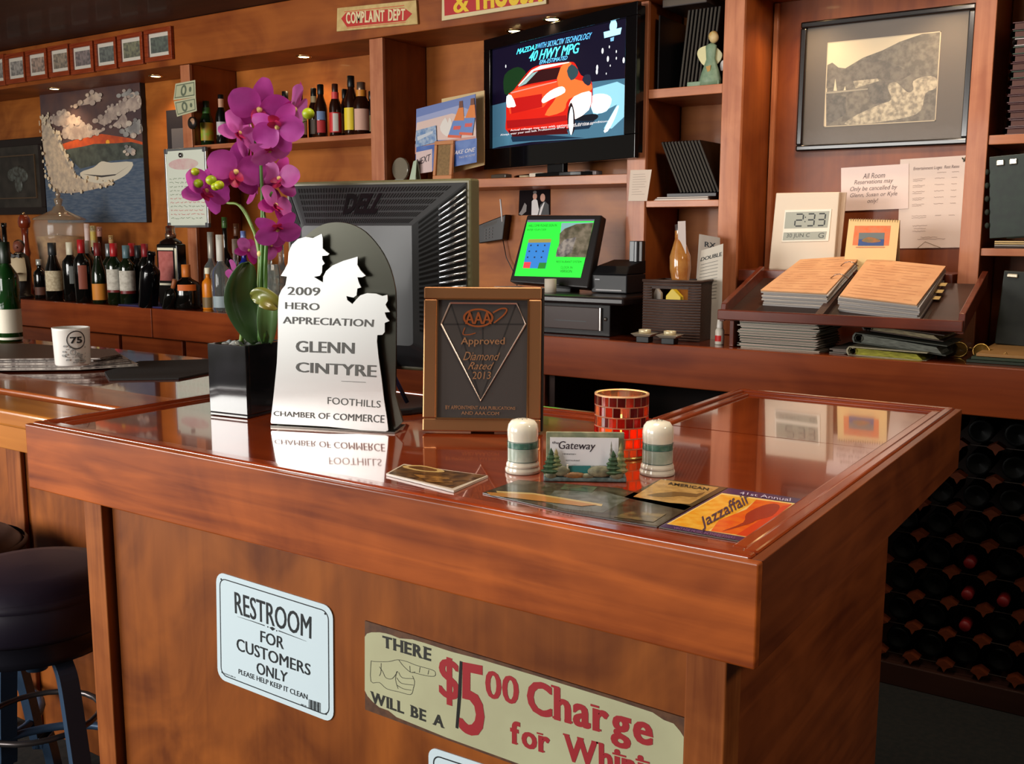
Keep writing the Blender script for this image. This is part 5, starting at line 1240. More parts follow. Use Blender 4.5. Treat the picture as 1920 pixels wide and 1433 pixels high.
def seven(d, u0, u1):
    A_ = lambda u, v: bil(l1, u0+(u1-u0)*u, .14+.72*v)
    S_ = dict(a=((.1, 1), (.9, 1)), b=((1, .95), (1, .55)), c=((1, .45), (1, .05)), d=((.1, 0), (.9, 0)), e=((0, .45), (0, .05)), f=((0, .95), (0, .55)), g=((.1, .5), (.9, .5)))
    for s_ in SEG[d]: ribbon(mb, [A_(*S_[s_][0]), A_(*S_[s_][1])], .0045, -.0038)
seven('2', .24, .42); seven('3', .52, .68); seven('3', .76, .92)
for v in (.4, .66):
    a_, b_ = bil(l1, .47, v); mb.poly(ell(a_, b_, .0022, .0022, 8), -.0038)
part('digits', mb, flat((36, 38, 34), .5), t)
text('30 JUN C', t, flat((70, 72, 64), .5), [bil(l2, .08, .85), bil(l2, .62, .85), bil(l2, .62, .2), bil(l2, .08, .2)], -.0038)
text('G', t, flat((70, 72, 64), .5), [bil(l2, .82, .85), bil(l2, .95, .85), bil(l2, .95, .2), bil(l2, .82, .2)], -.0038)
q2 = hits(I4, ((1562, 361), (1587, 361), (1572, 512), (1548, 512)), Yk+.032)
t, F = thing('cream_board', 'narrow cream panel standing just behind the clock, right side showing', 'card', (q2[3][0], Yk+.032, q2[3][1]))
part('card', MB().prism([(u-q2[3][0], v-q2[3][1]) for u, v in q2], 0, .006), flat((214, 190, 166), .6), t)
# desk calendar
Yc = 3.40
q = hits(I4, ((1592, 411), (1687, 413), (1677, 512), (1580, 512)), Yc)
t, F = thing('desk_calendar', 'cream spiral-bound desk calendar with an orange-bordered lake picture', 'calendar', (q[3][0], Yc, q[3][1]))
ql = [(u-q[3][0], v-q[3][1]) for u, v in q]
part('page', MB().prism(ql, 0, .002), flat((236, 202, 142), .7), t)
part('back_leaf', MB().hexa([(ql[3][0], .07, 0), (ql[2][0], .07, 0), (ql[2][0], .072, 0), (ql[3][0], .072, 0), (ql[0][0], .003, ql[0][1]), (ql[1][0], .003, ql[1][1]), (ql[1][0], .005, ql[1][1]), (ql[0][0], .005, ql[0][1])]), flat((200, 170, 120), .7), t)
C3 = lambda *p: [(u-q[3][0], v-q[3][1]) for u, v in hits(I4, [(1500+a_/5.333, 280+b_/5.333) for a_, b_ in p], Yc)]
picture('lake_picture', t, [(flat((228, 116, 64), .6, noise=(220, 130, 84), nscale=60), C3((548, 765), (910, 765), (888, 965), (524, 960))),
   (flat((110, 120, 120), .6), C3((592, 835), (848, 835), (838, 965), (580, 965))),
   (flat((60, 84, 140), .6), C3((588, 900), (842, 900), (836, 965), (580, 965))),
   (flat((176, 110, 60), .6, noise=(130, 110, 70), nscale=80), smooth(C3((620, 910), (680, 880), (760, 890), (810, 920), (720, 935), (640, 925)), 3)),
   (flat((210, 120, 80), .6), C3((560, 975), (850, 975), (850, 982), (560, 982)))], -.0004)
mb = MB()
for i in range(20):
    a_, b_ = bil(ql, .04+.92*i/19, 1); mb.tube([(a_, -.003, b_-.006), (a_, -.003, b_+.002), (a_, .004, b_+.003), (a_, .006, b_-.004)], .0009, 5)
part('spiral_binding', mb, flat((140, 110, 80), .4, .5), t)['kind'] = 'stuff'

# papers and binders on the counter under the desk
def pile(px0, px1, base_y, n, hgt, name, label, cols, cat='papers', dpt=.22, pn='paper_sheet', jit=.008, Y=None):
    p0 = atY(px0, base_y, Y or 3.02); p1 = atY(px1, base_y, Y or 3.02)
    t, _ = thing(name, label, cat, (p0.x, Y or 3.02, CT+.0005)); wd = p1.x-p0.x; rr = random.Random(int(px0))
    for i in range(n):
        z = hgt*i/n; jx = rr.uniform(-jit, jit); jy = rr.uniform(0, jit); sk = rr.uniform(-.004, .004)
        c = cols[i % len(cols)]
        part(pn, MB().hexa([(jx, jy, z), (wd+jx-rr.uniform(0, .02), jy, z), (wd+jx, jy+dpt, z), (jx, jy+dpt, z), (jx, jy, z+hgt/n*.75+sk*.2), (wd+jx, jy, z+hgt/n*.75), (wd+jx, jy+dpt, z+hgt/n*.8), (jx, jy+dpt, z+hgt/n*.8)]), flat(c, .8), t)
    return t
pile(1384, 1532, 655, 22, .088, 'paper_pile', 'untidy pile of papers stuffed under the slanted desk on the left', [(190, 176, 160), (150, 150, 138), (214, 190, 176), (120, 126, 116), (200, 186, 170), (170, 160, 150)])
def binder(px0, px1, base_y, z, hgt, label, col, rot, Y=3.02, edge=(190, 180, 150)):
    p0 = atY(px0, base_y, Y); p1 = atY(px1, base_y, Y); wd = p1.x-p0.x
    t, _ = thing('ring_binder', label, 'binder', (p0.x, Y, CT+z), 0, 0, None, rot)
    c = flat(col, .45)
    part('cover', MB().box(0, wd, 0, .24, 0, .003), c, t, .001); part('cover', MB().box(0, wd, 0, .24, hgt-.003, hgt), c, t, .001)
    part('spine', MB().prism([(0, 0), (-.006, hgt*.3), (-.006, hgt*.7), (0, hgt), (.003, hgt), (-.002, hgt*.5), (.003, 0)], 0, .24), c, t)
    part('pages', MB().hexa([(.02, .004, .0035), (wd-.012, .004, .0035), (wd-.012, .236, .0035), (.02, .236, .0035), (.02, .004, hgt-.0035), (wd-.03, .004, hgt*.7), (wd-.03, .236, hgt*.7), (.02, .236, hgt-.0035)]), flat(edge, .8, noise=tuple(int(v*.7) for v in edge), nscale=40, stretch=(1, 1, 12)), t)
    part('ring', MB().lathe([(.009, -.002), (.011, 0), (.009, .002)], 14).xf(Matrix.Translation((.012, -.001, hgt*.5)) @ Matrix.Rotation(PI/2, 4, 'X')), flat((190, 186, 180), .2, 1), t)
    return t
binder(1590, 1738, 668, .001, .026, 'cream ring binder with yellow-green pages, lowest of the stack under the desk', (150, 146, 122), 1.0, 3.0, (170, 170, 60))
binder(1600, 1775, 655, .036, .03, 'grey-green ring binder, middle of the stack under the desk', (84, 88, 80), 5, 3.03, (130, 134, 124))
binder(1618, 1770, 640, .072, .02, 'dark brown folder with a light edge on top of the binder stack', (82, 66, 58), 5.5, 3.06, (170, 154, 120))
t = pile(1556, 1592, 652, 3, .016, 'paper_stack', 'small grey stack of paper between the pile and the binders under the desk', [(120, 112, 104), (140, 130, 120)])
# eyeglasses
def glasses(px, py, rot, label, lens, frame):
    p = atZ(px, py, CT); t, _ = thing('eyeglasses', label, 'glasses', (p.x, p.y, CT+.0005), rot)
    for sx in (-1, 1):
        part('lens', MB().lathe([(0, 0), (.021, -.001), (.022, .0005), (0, .001)], 18).xf(Matrix.Translation((sx*.031, 0, .021)) @ Matrix.Rotation(PI/2-.1, 4, 'X')), flat(lens, .05, alpha=.55), t)
        part('rim', MB().tube([(sx*.031+.023*math.cos(q), .002*math.sin(q), .023+.021*math.sin(q)) for q in [i*2*PI/18 for i in range(19)]], .0016, 6, caps=False), flat(frame, .15, .7), t)
        part('temple', MB().tube([(sx*.054, 0, .03), (sx*.056, .06, .02), (sx*.052, .11, .003)], .0018, 6), flat(frame, .2, .6), t)
    part('bridge', MB().tube([(-.009, 0, .028), (0, -.002, .031), (.009, 0, .028)], .0014, 6), flat(frame, .15, .8), t)
glasses(1757, 668, 10, 'dark-rimmed eyeglasses lying before the binder stack at the counter edge', (40, 30, 26), (24, 18, 16))
glasses(1818, 672, -12, 'gold-rimmed eyeglasses lying at the counter edge right of the dark pair', (110, 80, 30), (170, 130, 60))

# ------------------------------------------------------------------ right end shelves
xr0 = -.538; z1s = 1.6805
cols = [(68, 26, 28), (70, 30, 32), (62, 24, 26), (72, 30, 30), (66, 28, 30), (70, 26, 28), (64, 26, 28), (40, 60, 46), (68, 26, 28), (72, 30, 32), (44, 64, 50), (170, 160, 160), (42, 60, 46), (68, 26, 26)]
pos = ['at the bottom', 'second from the bottom', 'third from the bottom', 'fourth from the bottom', 'fifth from the bottom', 'sixth from the bottom', 'under the lowest green one', 'lowest of the green ones', 'above the lowest green folder', 'under the middle green folder', 'in the middle of the three green ones', 'the only grey-white folder', 'uppermost of the green ones', 'topmost of all']
cn = lambda c: 'green' if c[1] > c[0]+5 else ('pale' if c[0] > 150 else 'burgundy')
zt_ = atY(1885, 45, 3.42).z; th = (zt_-z1s)/14
for i, (c, nm) in enumerate(zip(cols, pos)):
    j = random.uniform(0, .012)
    t, _ = thing('menu_folder', '%s menu folder in the upper right stack, %s' % (cn(c), nm), 'menu', (-.50+j, 3.40, z1s+th*i), random.uniform(-1.5, 1.5), group='menu folders stacked on the upper right shelf')
    mt = flat(c, .35, coat=.15)
    part('cover', MB().box(0, .28, 0, .22, 0, .0035), mt, t, .001); part('cover', MB().box(0, .28, 0, .22, th-.0045, th-.001), mt, t, .001)
    part('spine', MB().lathe([(th/2-.001, 0), (th/2-.001, .22)], 8, a0=PI/2, a1=1.5*PI).xf(Matrix.Translation((.004, 0, th/2-.0005)) @ Matrix.Rotation(-PI/2, 4, 'X')), mt, t)
    part('pages', MB().box(.006, .27, .004, .214, .0036, th-.0046), flat((90, 60, 54), .8), t)
# leaning green folders with clips on the middle shelf
DG = flat((30, 44, 34), .45, noise=(24, 34, 28), nscale=40)
for i in range(5):
    t, _ = thing('green_folder', ['dark green folder with silver clips leaning on the middle right shelf, frontmost', 'dark green folder leaning second in the middle right shelf row', 'dark green folder leaning third in the middle right shelf row', 'dark green folder leaning fourth in the middle right shelf row', 'dark green folder leaning at the right of the middle right shelf row'][i], 'folder', (-.515+.045*i, 3.37+.012*i, 1.372), 0, 0, 'green folders on the middle right shelf', -4)
    part('cover', MB().box(0, .24, 0, .006, 0, .245), DG, t, .002)
    part('pages', MB().box(.004, .236, .0065, .0095, .004, .24), flat((70, 66, 56), .8), t)
    if i == 0:
        for xx in (.02, .055): part('clip', MB().box(xx, xx+.022, -.006, .008, .215, .232), flat((196, 190, 176), .25, .9), t, .003)
        for k in range(5): part('tassel', MB().ball((-.006, -.002, .2-.04*k), .007, sc=(1, 1, 1.3)), flat((34, 40, 30), .8), t)
t, _ = thing('paper_stack', 'thin stack of curled cream papers at the bottom of the middle right shelf', 'papers', (-.5, 3.37, 1.3435))
for i in range(4):
    part('paper_sheet', MB().hexa([(0, 0, .006*i), (.3, 0, .006*i), (.3, .22, .006*i), (0, .22, .006*i), (0, 0, .006*i+.004), (.3, 0, .006*i+.004), (.3, .22, .006*i+.004), (0, .22, .006*i+.004)]), flat([(60, 44, 38), (150, 140, 130), (196, 166, 116), (206, 176, 124)][i], .8), t)
# lower right : dark green garment-like folders standing on the counter
for i in range(4):
    t, _ = thing('green_binder', ['dark green binder with a silver clip standing on the counter right of the divider', 'dark green binder standing second in the lower right row', 'dark green binder standing third in the lower right row', 'dark green binder standing last in the lower right row'][i], 'binder', (-.47+.05*i, 3.3+.012*i, CT+.03), 0, 0, 'green binders standing on the counter', 3)
    part('cover', MB().box(0, .24, 0, .01, 0, .22), flat((28, 32, 24), .5, noise=(20, 24, 18), nscale=40), t, .003)
    part('pages', MB().box(.004, .236, .0105, .0115, .004, .215), flat((60, 54, 44), .8), t)
    if i == 0: part('clip', MB().box(.01, .04, -.006, .012, .2, .212), flat((190, 180, 160), .25, .9), t, .003)
t, _ = thing('folder_stack', 'flat stack of tan and green folders under the green binders', 'folders', (-.5, 3.03, CT+.0005))
for i, c in enumerate([(28, 40, 26), (34, 50, 30), (150, 110, 60)]):
    part('folder', MB().box(.012*i, .35, 0, .42, .0095*i, .0095*i+.008), flat(c, .6), t, .001)
t, _ = thing('brass_bell', 'small brass bell lying at the counter edge in the lower right corner', 'ornament', atZ(1884, 683, CT))
part('bell', MB().lathe([(0, .024), (.006, .022), (.009, .01), (.013, .0), (.012, 0), (0, .018)], 14), flat((170, 140, 80), .2, .9), t)
part('loop', MB().tube([(.004*math.cos(q), 0, .028+.004*math.sin(q)) for q in [i*PI/5 for i in range(11)]], .001, 5, caps=False), flat((170, 140, 80), .2, .9), t)

# ------------------------------------------------------------------ things on the left bar
ZL = 1.0605
def onlb(px, py): return atZ(px, py, ZL)
pts = [onlb(*p) for p in ((392, 675), (392, 702), (330, 710), (205, 712), (190, 700), (255, 683))]
def flatthing(name, label, cat, pts, z, th_, mt, group=None, bev=0):
    c = pts[0]; t, _ = thing(name, label, cat, (c[0], c[1], z), group=group)
    part('sheet' if th_ < .003 else 'body', MB().slab([(p[0]-c[0], p[1]-c[1]) for p in pts], 0, th_), mt, t, bev); return t
RUB = flat((34, 31, 30), .75, bump=.3, nscale=200)
tag(part('bar_mat', MB().slab([tuple(onlb(*p)[:2]) for p in ((398, 676), (398, 700), (335, 712), (205, 714), (196, 700), (262, 680))], ZL, ZL+.004), RUB), 'black rubber bar mat between the mug and the planter', 'bar mat')
tag(part('bar_mat', MB().slab([tuple(onlb(*p)[:2]) for p in ((-60, 664), (110, 656), (200, 662), (216, 674), (130, 690), (-60, 690))], ZL, ZL+.004), RUB), 'black rubber bar mat lying behind the white mug', 'bar mat')
# stack of menus under the mug
st = [((-90, 690), (185, 697), (250, 681), (60, 672))]
base = [onlb(*p) for p in ((-120, 708), (170, 704), (262, 690), (262, 682), (150, 668), (-120, 672))]
zz_ = ZL+.0045
names_ = ['lowest menu booklet under the mug', 'second menu booklet from the bottom under the mug', 'middle menu booklet under the mug', 'fourth menu booklet under the mug', 'topmost menu booklet directly under the mug']
hs = [.006, .006, .006, .006, .005]
z_ = zz_
for i in range(5):
    dx_ = random.uniform(-.02, .02); sh_ = [(-.0, 0), (0, 0), (0, 0), (0, 0)]
    P_ = [onlb(*p) for p in ((-140, 700), (150+10*i, 697), (258-8*i, 690), (240-6*i, 681), (60, 668), (-140, 668))]
    c = P_[0]; t, _ = thing('menu_booklet', names_[i], 'menu', (c.x, c.y, z_), group='menu booklets stacked on the left bar')
    L2 = [(p.x-c.x+dx_*.3, p.y-c.y) for p in P_]
    part('cover', MB().slab(L2, 0, .0012), flat([(190, 180, 170), (60, 50, 46), (176, 160, 150), (50, 44, 42), (70, 56, 50)][i], .5), t)
    part('pages', MB().slab([(a_*.995, b_*.99+.001) for a_, b_ in L2], .0013, hs[i]-.0013), flat((206, 198, 188), .8, noise=(110, 100, 96), nscale=60, stretch=(1, 1, .1)), t)
    part('cover', MB().slab(L2, hs[i]-.0012, hs[i]-.0001), flat([(190, 180, 170), (60, 50, 46), (176, 160, 150), (50, 44, 42), (82, 58, 46)][i], .4), t)
    z_ += hs[i]
# mug
p = atZ(137, 684, z_); k = (p-CAM).dot(fw)/FOC
t, _ = thing('mug', 'white straight-sided mug printed with a round 75 emblem, on the menus', 'mug', (p.x, p.y, z_+.0005))
hm = 70*k; rm = 33*k
part('cup', MB().lathe([(0, 0), (rm*.9, 0), (rm*.94, .003), (rm, hm*.95), (rm*1.01, hm), (rm*.93, hm), (rm*.9, .008), (0, .006)], 32), flat((226, 224, 218), .2), t)
hn = MB().tube([(.0, rm*.95, hm*.8), (0, rm*1.6, hm*.75), (0, rm*1.7, hm*.5), (0, rm*1.5, hm*.25), (0, rm*.9, hm*.22)], .005, 8).xf(Matrix.Rotation(R(58), 4, 'Z')); part('handle', hn, flat((226, 224, 218), .2), t)
face = math.atan2(-p.y, -p.x)
def curved(mb, pts2, y_r, z0=0, a0=0):   # wrap 2d print (arc metres, z) on the mug
    return [(y_r*math.cos(face+u/y_r+a0), y_r*math.sin(face+u/y_r+a0), z) for u, z in pts2]
mb = MB()
def wrap_poly(mb, pts2, rr_, mi=0): mb.add(curved(mb, pts2, rr_), [list(range(len(pts2)))[::1]], mi)
cx, cz2 = rm*.25, hm*.70
def ringp(cx, cz, r0, r1, rr_, mi):
    n = 24
    for i in range(n):
        a_, b_ = 2*PI*i/n, 2*PI*(i+1)/n
        wrap_poly(mb, [(cx+r0*math.cos(a_), cz+r0*math.sin(a_)), (cx+r1*math.cos(a_), cz+r1*math.sin(a_)), (cx+r1*math.cos(b_), cz+r1*math.sin(b_)), (cx+r0*math.cos(b_), cz+r0*math.sin(b_))], rr_, mi)
ringp(cx, cz2, rm*.47, rm*.52, rm*1.012, 0)
vs, fs = glyph('75', .03); xs = [v[0] for v in vs]; x0_, x1_ = min(xs), max(xs)
o_ = [(cx+((v[0]-x0_)/(x1_-x0_)-.5)*rm*.66, cz2+(v[1]/.7-.5)*rm*.34) for v in vs]
mb.add(curved(mb, o_, rm*1.012), fs, 0)
ringp(cx-.2*rm, hm*.38, rm*.12, rm*.16, rm*1.012, 1)
rr = random.Random(9)
for i in range(46):
    u = rr.uniform(-rm*.6, rm*.75); v = hm*rr.uniform(.1, .5)+(.06*hm if u < 0 else 0); r_ = rm*rr.uniform(.03, .09)
    wrap_poly(mb, [(u+r_*math.cos(a_)*1.3, v+r_*.7*math.sin(a_)) for a_ in [j*PI/3 for j in range(6)]], rm*(1.006+.0001*i), 1)
part('emblem', mb, [flat((40, 40, 40), .5), flat((150, 150, 148), .5)], t)

# ------------------------------------------------------------------ bar stools
def stool(px, py, label, rz=20, at=None):
    p = atZ(px, py, .74) if at is None else Vector(at); t, _ = thing('bar_stool', label, 'stool', (p.x, min(p.y, 1.028), 0), rz, group='bar stools at the left bar')
    VN = flat((32, 26, 42), .5, bump=.15, nscale=25); BL = flat((52, 74, 100), .4, .3)
    part('seat', MB().lathe([(0, .752), (.10, .75), (.145, .742), (.168, .72), (.172, .69), (.166, .655), (.158, .645), (0, .645)], 36), VN, t)
    part('piping', MB().lathe([(.170, .728), (.176, .722), (.173, .714)], 36), VN, t)
    part('seat_base', MB().lathe([(.157, .644), (.15, .63), (.152, .615), (.148, .6), (.13, .595), (0, .595)], 36), flat((30, 30, 40), .35, .3), t)
    part('swivel_plate', MB().lathe([(0, .594), (.07, .594), (.08, .575), (.02, .57), (.02, .54), (0, .54)], 24), BL, t)
    for i in range(4):
        a_ = i*PI/2; c_, s_ = math.cos(a_), math.sin(a_)
        P_ = [(.115, .59), (.135, .56), (.152, .48), (.17, .38), (.188, .27), (.203, ZP+.09), (.218, ZP+.004)]
        mb = MB(); V = []; w_, d_ = .017, .009
        pth = smooth(P_, 4, False)
        for (r_, z) in pth:
            for u, v in ((-w_, -d_), (w_, -d_), (w_, d_), (-w_, d_)): V.append((r_*c_-u*s_+v*c_, r_*s_+u*c_+v*s_, z))
        n = len(pth); fs = [(4*j+k_, 4*j+(k_+1) % 4, 4*j+4+(k_+1) % 4, 4*j+4+k_) for j in range(n-1) for k_ in range(4)]+[(3, 2, 1, 0), tuple(4*n-4+k_ for k_ in range(4))]
        mb.add(V, fs); part('leg', mb, BL, t, .002)
    part('foot_ring', MB().tube([(.178*math.cos(q), .178*math.sin(q), .33) for q in [i*2*PI/32 for i in range(33)]], .009, 8, caps=False), BL, t)
    part('upper_ring', MB().tube([(.11*math.cos(q), .11*math.sin(q), .44) for q in [i*2*PI/24 for i in range(25)]], .006, 8, caps=False), flat((90, 84, 84), .3, .8), t)
    return t
stool(78, 1064, 'round black-cushioned bar stool with blue-grey metal legs next to the island', -8)
stool(0, 0, 'black-cushioned bar stool further along the left bar, cut by the frame', 35, (-2.165, 1.07, 0))

# ------------------------------------------------------------------ signs on the front of the island
YS = .9715
def wsign(name, label, pxs, r, mt, th=.0015):
    q = hits(I4, pxs, YS-th); o = q[3]; ql = [(a-o[0], b-o[1]) for a, b in q]
    t, _ = thing(name, label, 'sign', (o[0], YS-th, o[1]))
    part('plate', MB().prism(rquad(ql, r), 0, th), mt, t)
    return t, ql, o
SGW = flat((206, 224, 232), .3, coat=.3)
t, ql, o = wsign('restroom_sign', 'white rounded sign reading RESTROOM FOR CUSTOMERS ONLY on the island front', ((405, 1071.5), (624, 1139), (625.5, 1357), (408, 1272)), (.07, .1), SGW)
Z4 = lambda *p: [(a-o[0], b-o[1]) for a, b in hits(I4, [(380+x/4.214, 1040+y/4.214) for x, y in p], YS-.0015)]
K_ = flat((24, 30, 34), .5)
mb = MB()
bo = rquad([bil(ql, .035, .95), bil(ql, .965, .95), bil(ql, .965, .05), bil(ql, .035, .05)], (.055, .08))
ribbon(mb, bo+[bo[0]], .0016, -.0003); part('border_line', mb, K_, t)
def s4(s_, a, b, c, d, bold=0.0, m_=K_): text(s_, t, m_, Z4(a, b, c, d), -.0004, 0, 0, .014 if len(s_) < 12 else .008)
s4('RESTROOM', (252, 292), (858, 490), (856, 668), (258, 465), .0)
s4('FOR', (458, 600), (642, 655), (640, 750), (458, 692), .0)
s4('CUSTOMERS', (268, 657), (852, 868), (850, 958), (272, 756), .0)
s4('ONLY', (426, 848), (672, 932), (665, 1012), (430, 942), .0)
s4('PLEASE HELP KEEP IT CLEAN', (285, 903), (828, 1106), (828, 1148), (285, 942), .0)
s4('NOTICE 840-10', (165, 932), (260, 968), (260, 978), (165, 943)); s4('840 10', (778, 1178), (818, 1192), (818, 1204), (778, 1190))
mb = MB()
ribbon(mb, Z4((275, 490), (400, 530), (490, 562)), [.0003, .001, .0014], -.0004); ribbon(mb, Z4((600, 602), (700, 640), (820, 686)), [.0014, .001, .0003], -.0004)
for x, y, r_ in ((515, 572, .0012), (585, 602, .0012)): mb.poly(ell(*Z4((x, y))[0], r_, r_, 8), -.0004)
mb.poly(Z4((528, 575), (550, 572), (575, 588), (552, 602)), -.0004)
for x in range(0, 92, 7):
    w2 = 2+(x*7) % 4; yy = 1142+x*.33; mb.poly(Z4((838+x, yy), (838+x+w2, yy+1), (838+x+w2, yy+76), (838+x, yy+74)), -.0004)
for x, y in ((147, 195), (968, 468), (155, 930), (975, 1260)): mb.poly(ell(*Z4((x, y))[0], .0016, .0016, 8), -.0005)
part('printed_marks', mb, K_, t)
part('screw', MB().lathe([(0, -.0016), (.0026, -.001), (.003, 0)], 12).xf(Matrix.Translation((*Z4((520, 300))[0][:1], 0, Z4((520, 300))[0][1])) @ Matrix.Rotation(PI/2, 4, 'X')), flat((170, 176, 180), .2, 1), t)

# five dollar charge sign
Z5w = lambda *p: hits(I4, [(660+x/2.909, 1130+y/2.909) for x, y in p], YS-.002)
tl, tr, bl = Z5w((70, 100), (1817, 632), (70, 522)); tr = (tr[0], tr[1]); h_ = tl[1]-bl[1]
o = (bl[0], bl[1]); hb_ = Z5w((250, 640))[0][1]
qs = [tl, tr, (tr[0], tr[1]-(tl[1]-min(bl[1], hb_))-.002), (bl[0], min(bl[1], hb_)-.002)]
t, _ = thing('charge_sign', 'rust-edged cream metal sign announcing a five dollar charge for whining', 'sign', (o[0], YS-.002, o[1]))
L5 = lambda P: [(a-o[0], b-o[1]) for a, b in P]
Z5 = lambda *p: L5(Z5w(*p))
part('plate', MB().prism(L5(qs), 0, .002), flat((92, 58, 34), .55, noise=(70, 42, 26), nscale=60), t)
br = qs[2]
bw = lambda f, up=0: (qs[3][0]+(br[0]-qs[3][0])*f-o[0], qs[3][1]+(br[1]-qs[3][1])*f-o[1]+up)
rr = random.Random(2)
pts = Z5((70, 190), (82, 172), (105, 160), (150, 160), (185, 170), (215, 178), (260, 196), (330, 200), (400, 222), (540, 268), (700, 310), (860, 355), (1000, 398), (1150, 444), (1300, 492), (1450, 540), (1640, 602), (1700, 640), (1755, 660), (1790, 700), (1810, 730))
pts = [(a, b+rr.uniform(-.0008, .0006)) for a, b in pts]
pts += [(L5([tr])[0][0]-.001, bw(1, .012)[1]), bw(.985, .004), bw(.8, .003), bw(.5, .0035), bw(.3, .003), bw(.12, .006)]+Z5((200, 590), (150, 572), (112, 540), (85, 510), (70, 480))
CR = flat((176, 176, 140), .55, noise=(168, 166, 132), nscale=8)
part('enamel_field', MB().poly(pts[::-1], -.0002), CR, t)
BK_ = flat((34, 34, 28), .6); RE = flat((150, 26, 34), .55)
mb = MB()
serif('THERE', mb, Z5((168, 180), (432, 250), (430, 320), (170, 243)), -.0005, .02, .1)
serif('WILL BE A', mb, Z5((104, 484), (502, 622), (500, 686), (106, 545)), -.0005, .02, .1)
part('black_lettering', mb, BK_, t)
mb = MB()
text('$', t, RE, Z5((480, 285), (582, 316), (582, 575), (482, 545)), -.0005, .05, mb=mb)
text('5', t, RE, Z5((596, 322), (716, 345), (716, 748), (592, 705)), -.0005, .045, mb=mb)
text('0', t, RE, Z5((732, 362), (812, 388), (810, 536), (733, 515)), -.0005, .05, mb=mb)
text('0', t, RE, Z5((824, 388), (908, 412), (904, 562), (825, 540)), -.0005, .05, mb=mb)
serif('Charge', mb, Z5((958, 412), (1640, 608), (1638, 842), (960, 655)), -.0005, .022, .07)
serif('for Whining', mb, Z5((866, 640), (1775, 872), (1775, 1092), (868, 806)), -.0005, .022, .07)
part('red_lettering', mb, RE, t)
mb = MB(); ribbon(mb, Z5((596, 320), (592, 400), (588, 500), (580, 600), (573, 685)), [.004, .0045, .005, .0045, .004], -.0008); part('marker_one', mb, flat((16, 16, 16), .5), t)
mb = MB()
hand = [[(105, 318), (130, 322), (200, 322), (250, 312), (300, 322), (350, 342), (440, 368), (456, 386), (448, 402), (400, 398), (330, 380)],
        [(105, 318), (104, 430), (150, 436), (190, 470), (260, 488), (320, 502), (335, 470), (342, 430), (330, 400)],
        [(150, 350), (170, 380), (185, 410), (220, 415), (250, 375)], [(255, 312), (280, 345), (320, 380), (345, 378)], [(255, 380), (275, 410), (335, 415)], [(245, 410), (270, 440), (335, 450)], [(245, 450), (280, 470), (325, 478)],
        [(245, 375), (238, 420), (252, 470)], [(316, 345), (318, 378)], [(372, 352), (368, 382)], [(420, 368), (415, 392)], [(160, 330), (158, 380), (150, 400)]]
for h1_ in hand: ribbon(mb, smooth(Z5(*h1_), 3, False), .0007, -.0005)
part('pointing_hand_drawing', mb, BK_, t)
for x, y in ((88, 150), (1782, 665), (92, 545)):
    part('screw', MB().lathe([(0, -.0012), (.0022, -.0008), (.0026, 0)], 10).xf(Matrix.Translation((*Z5((x, y))[0][:1], 0, Z5((x, y))[0][1])) @ Matrix.Rotation(PI/2, 4, 'X')), flat((70, 60, 50), .3, .8), t)
# third sign, top edge only
q = hits(I4, ((803, 1400), (1010, 1468), (1010, 1660), (806, 1580)), YS-.0015); o = q[3]; ql = [(a-o[0], b-o[1]) for a, b in q]
t, _ = thing('white_sign', 'white rounded sign with black border line, cut off by the bottom of the frame', 'sign', (o[0], YS-.0015, o[1]))
part('plate', MB().prism(rquad(ql, (.08, .1)), 0, .0015), SGW, t)
mb = MB(); bo = rquad([bil(ql, .05, .93), bil(ql, .95, .93), bil(ql, .95, .05), bil(ql, .05, .05)], (.07, .09)); ribbon(mb, bo+[bo[0]], .0018, -.0003); part('border_line', mb, K_, t)

# ------------------------------------------------------------------ monitor on the island
ZI = ZS+.0004
t, F = thing('computer_monitor', 'black desktop monitor seen from behind, with slotted vents, behind the steel award', 'monitor', (-1.2495, 1.405, ZI), 8.7)
q = hits(F, ((536, 343), (883, 333)), 0); xl, xr = q[0][0], q[1][0]; zt = (q[0][1]+q[1][1])/2; zb2 = zt-.345
PL = flat((44, 46, 49), .42, coat=.08); PL2 = flat((26, 26, 29), .4, coat=.1)
part('front_bezel', MB().box(xl, xr, 0, .034, zb2, zt), flat((96, 92, 66), .4), t, .004)  # khaki paints the olive reflection on the black casing
ixl, ixr = xl+.062, xr-.098; izt = zt-.082; izb = zb2+.05; dp = -.038
hxl, hxr, hzt, hzb = xl+.004, xr-.004, zt-.004, zb2+.004
V = [(hxl, -.0005, hzb), (hxr, -.0005, hzb), (hxr, -.0005, hzt), (hxl, -.0005, hzt), (ixl, dp, izb), (ixr, dp, izb), (ixr, dp, izt), (ixl, dp, izt)]
part('rear_shell', MB().add(V, [(4, 5, 6, 7), (3, 7, 6, 2), (1, 2, 6, 5), (0, 4, 7, 3), (0, 1, 5, 4), (0, 3, 2, 1)]), PL, t, .006, seg=3)
part('screen', MB().poly(rect(xl+.02, xr-.02, zb2+.02, zt-.02), .0345), flat((30, 40, 60), .3, emit=.2), t)
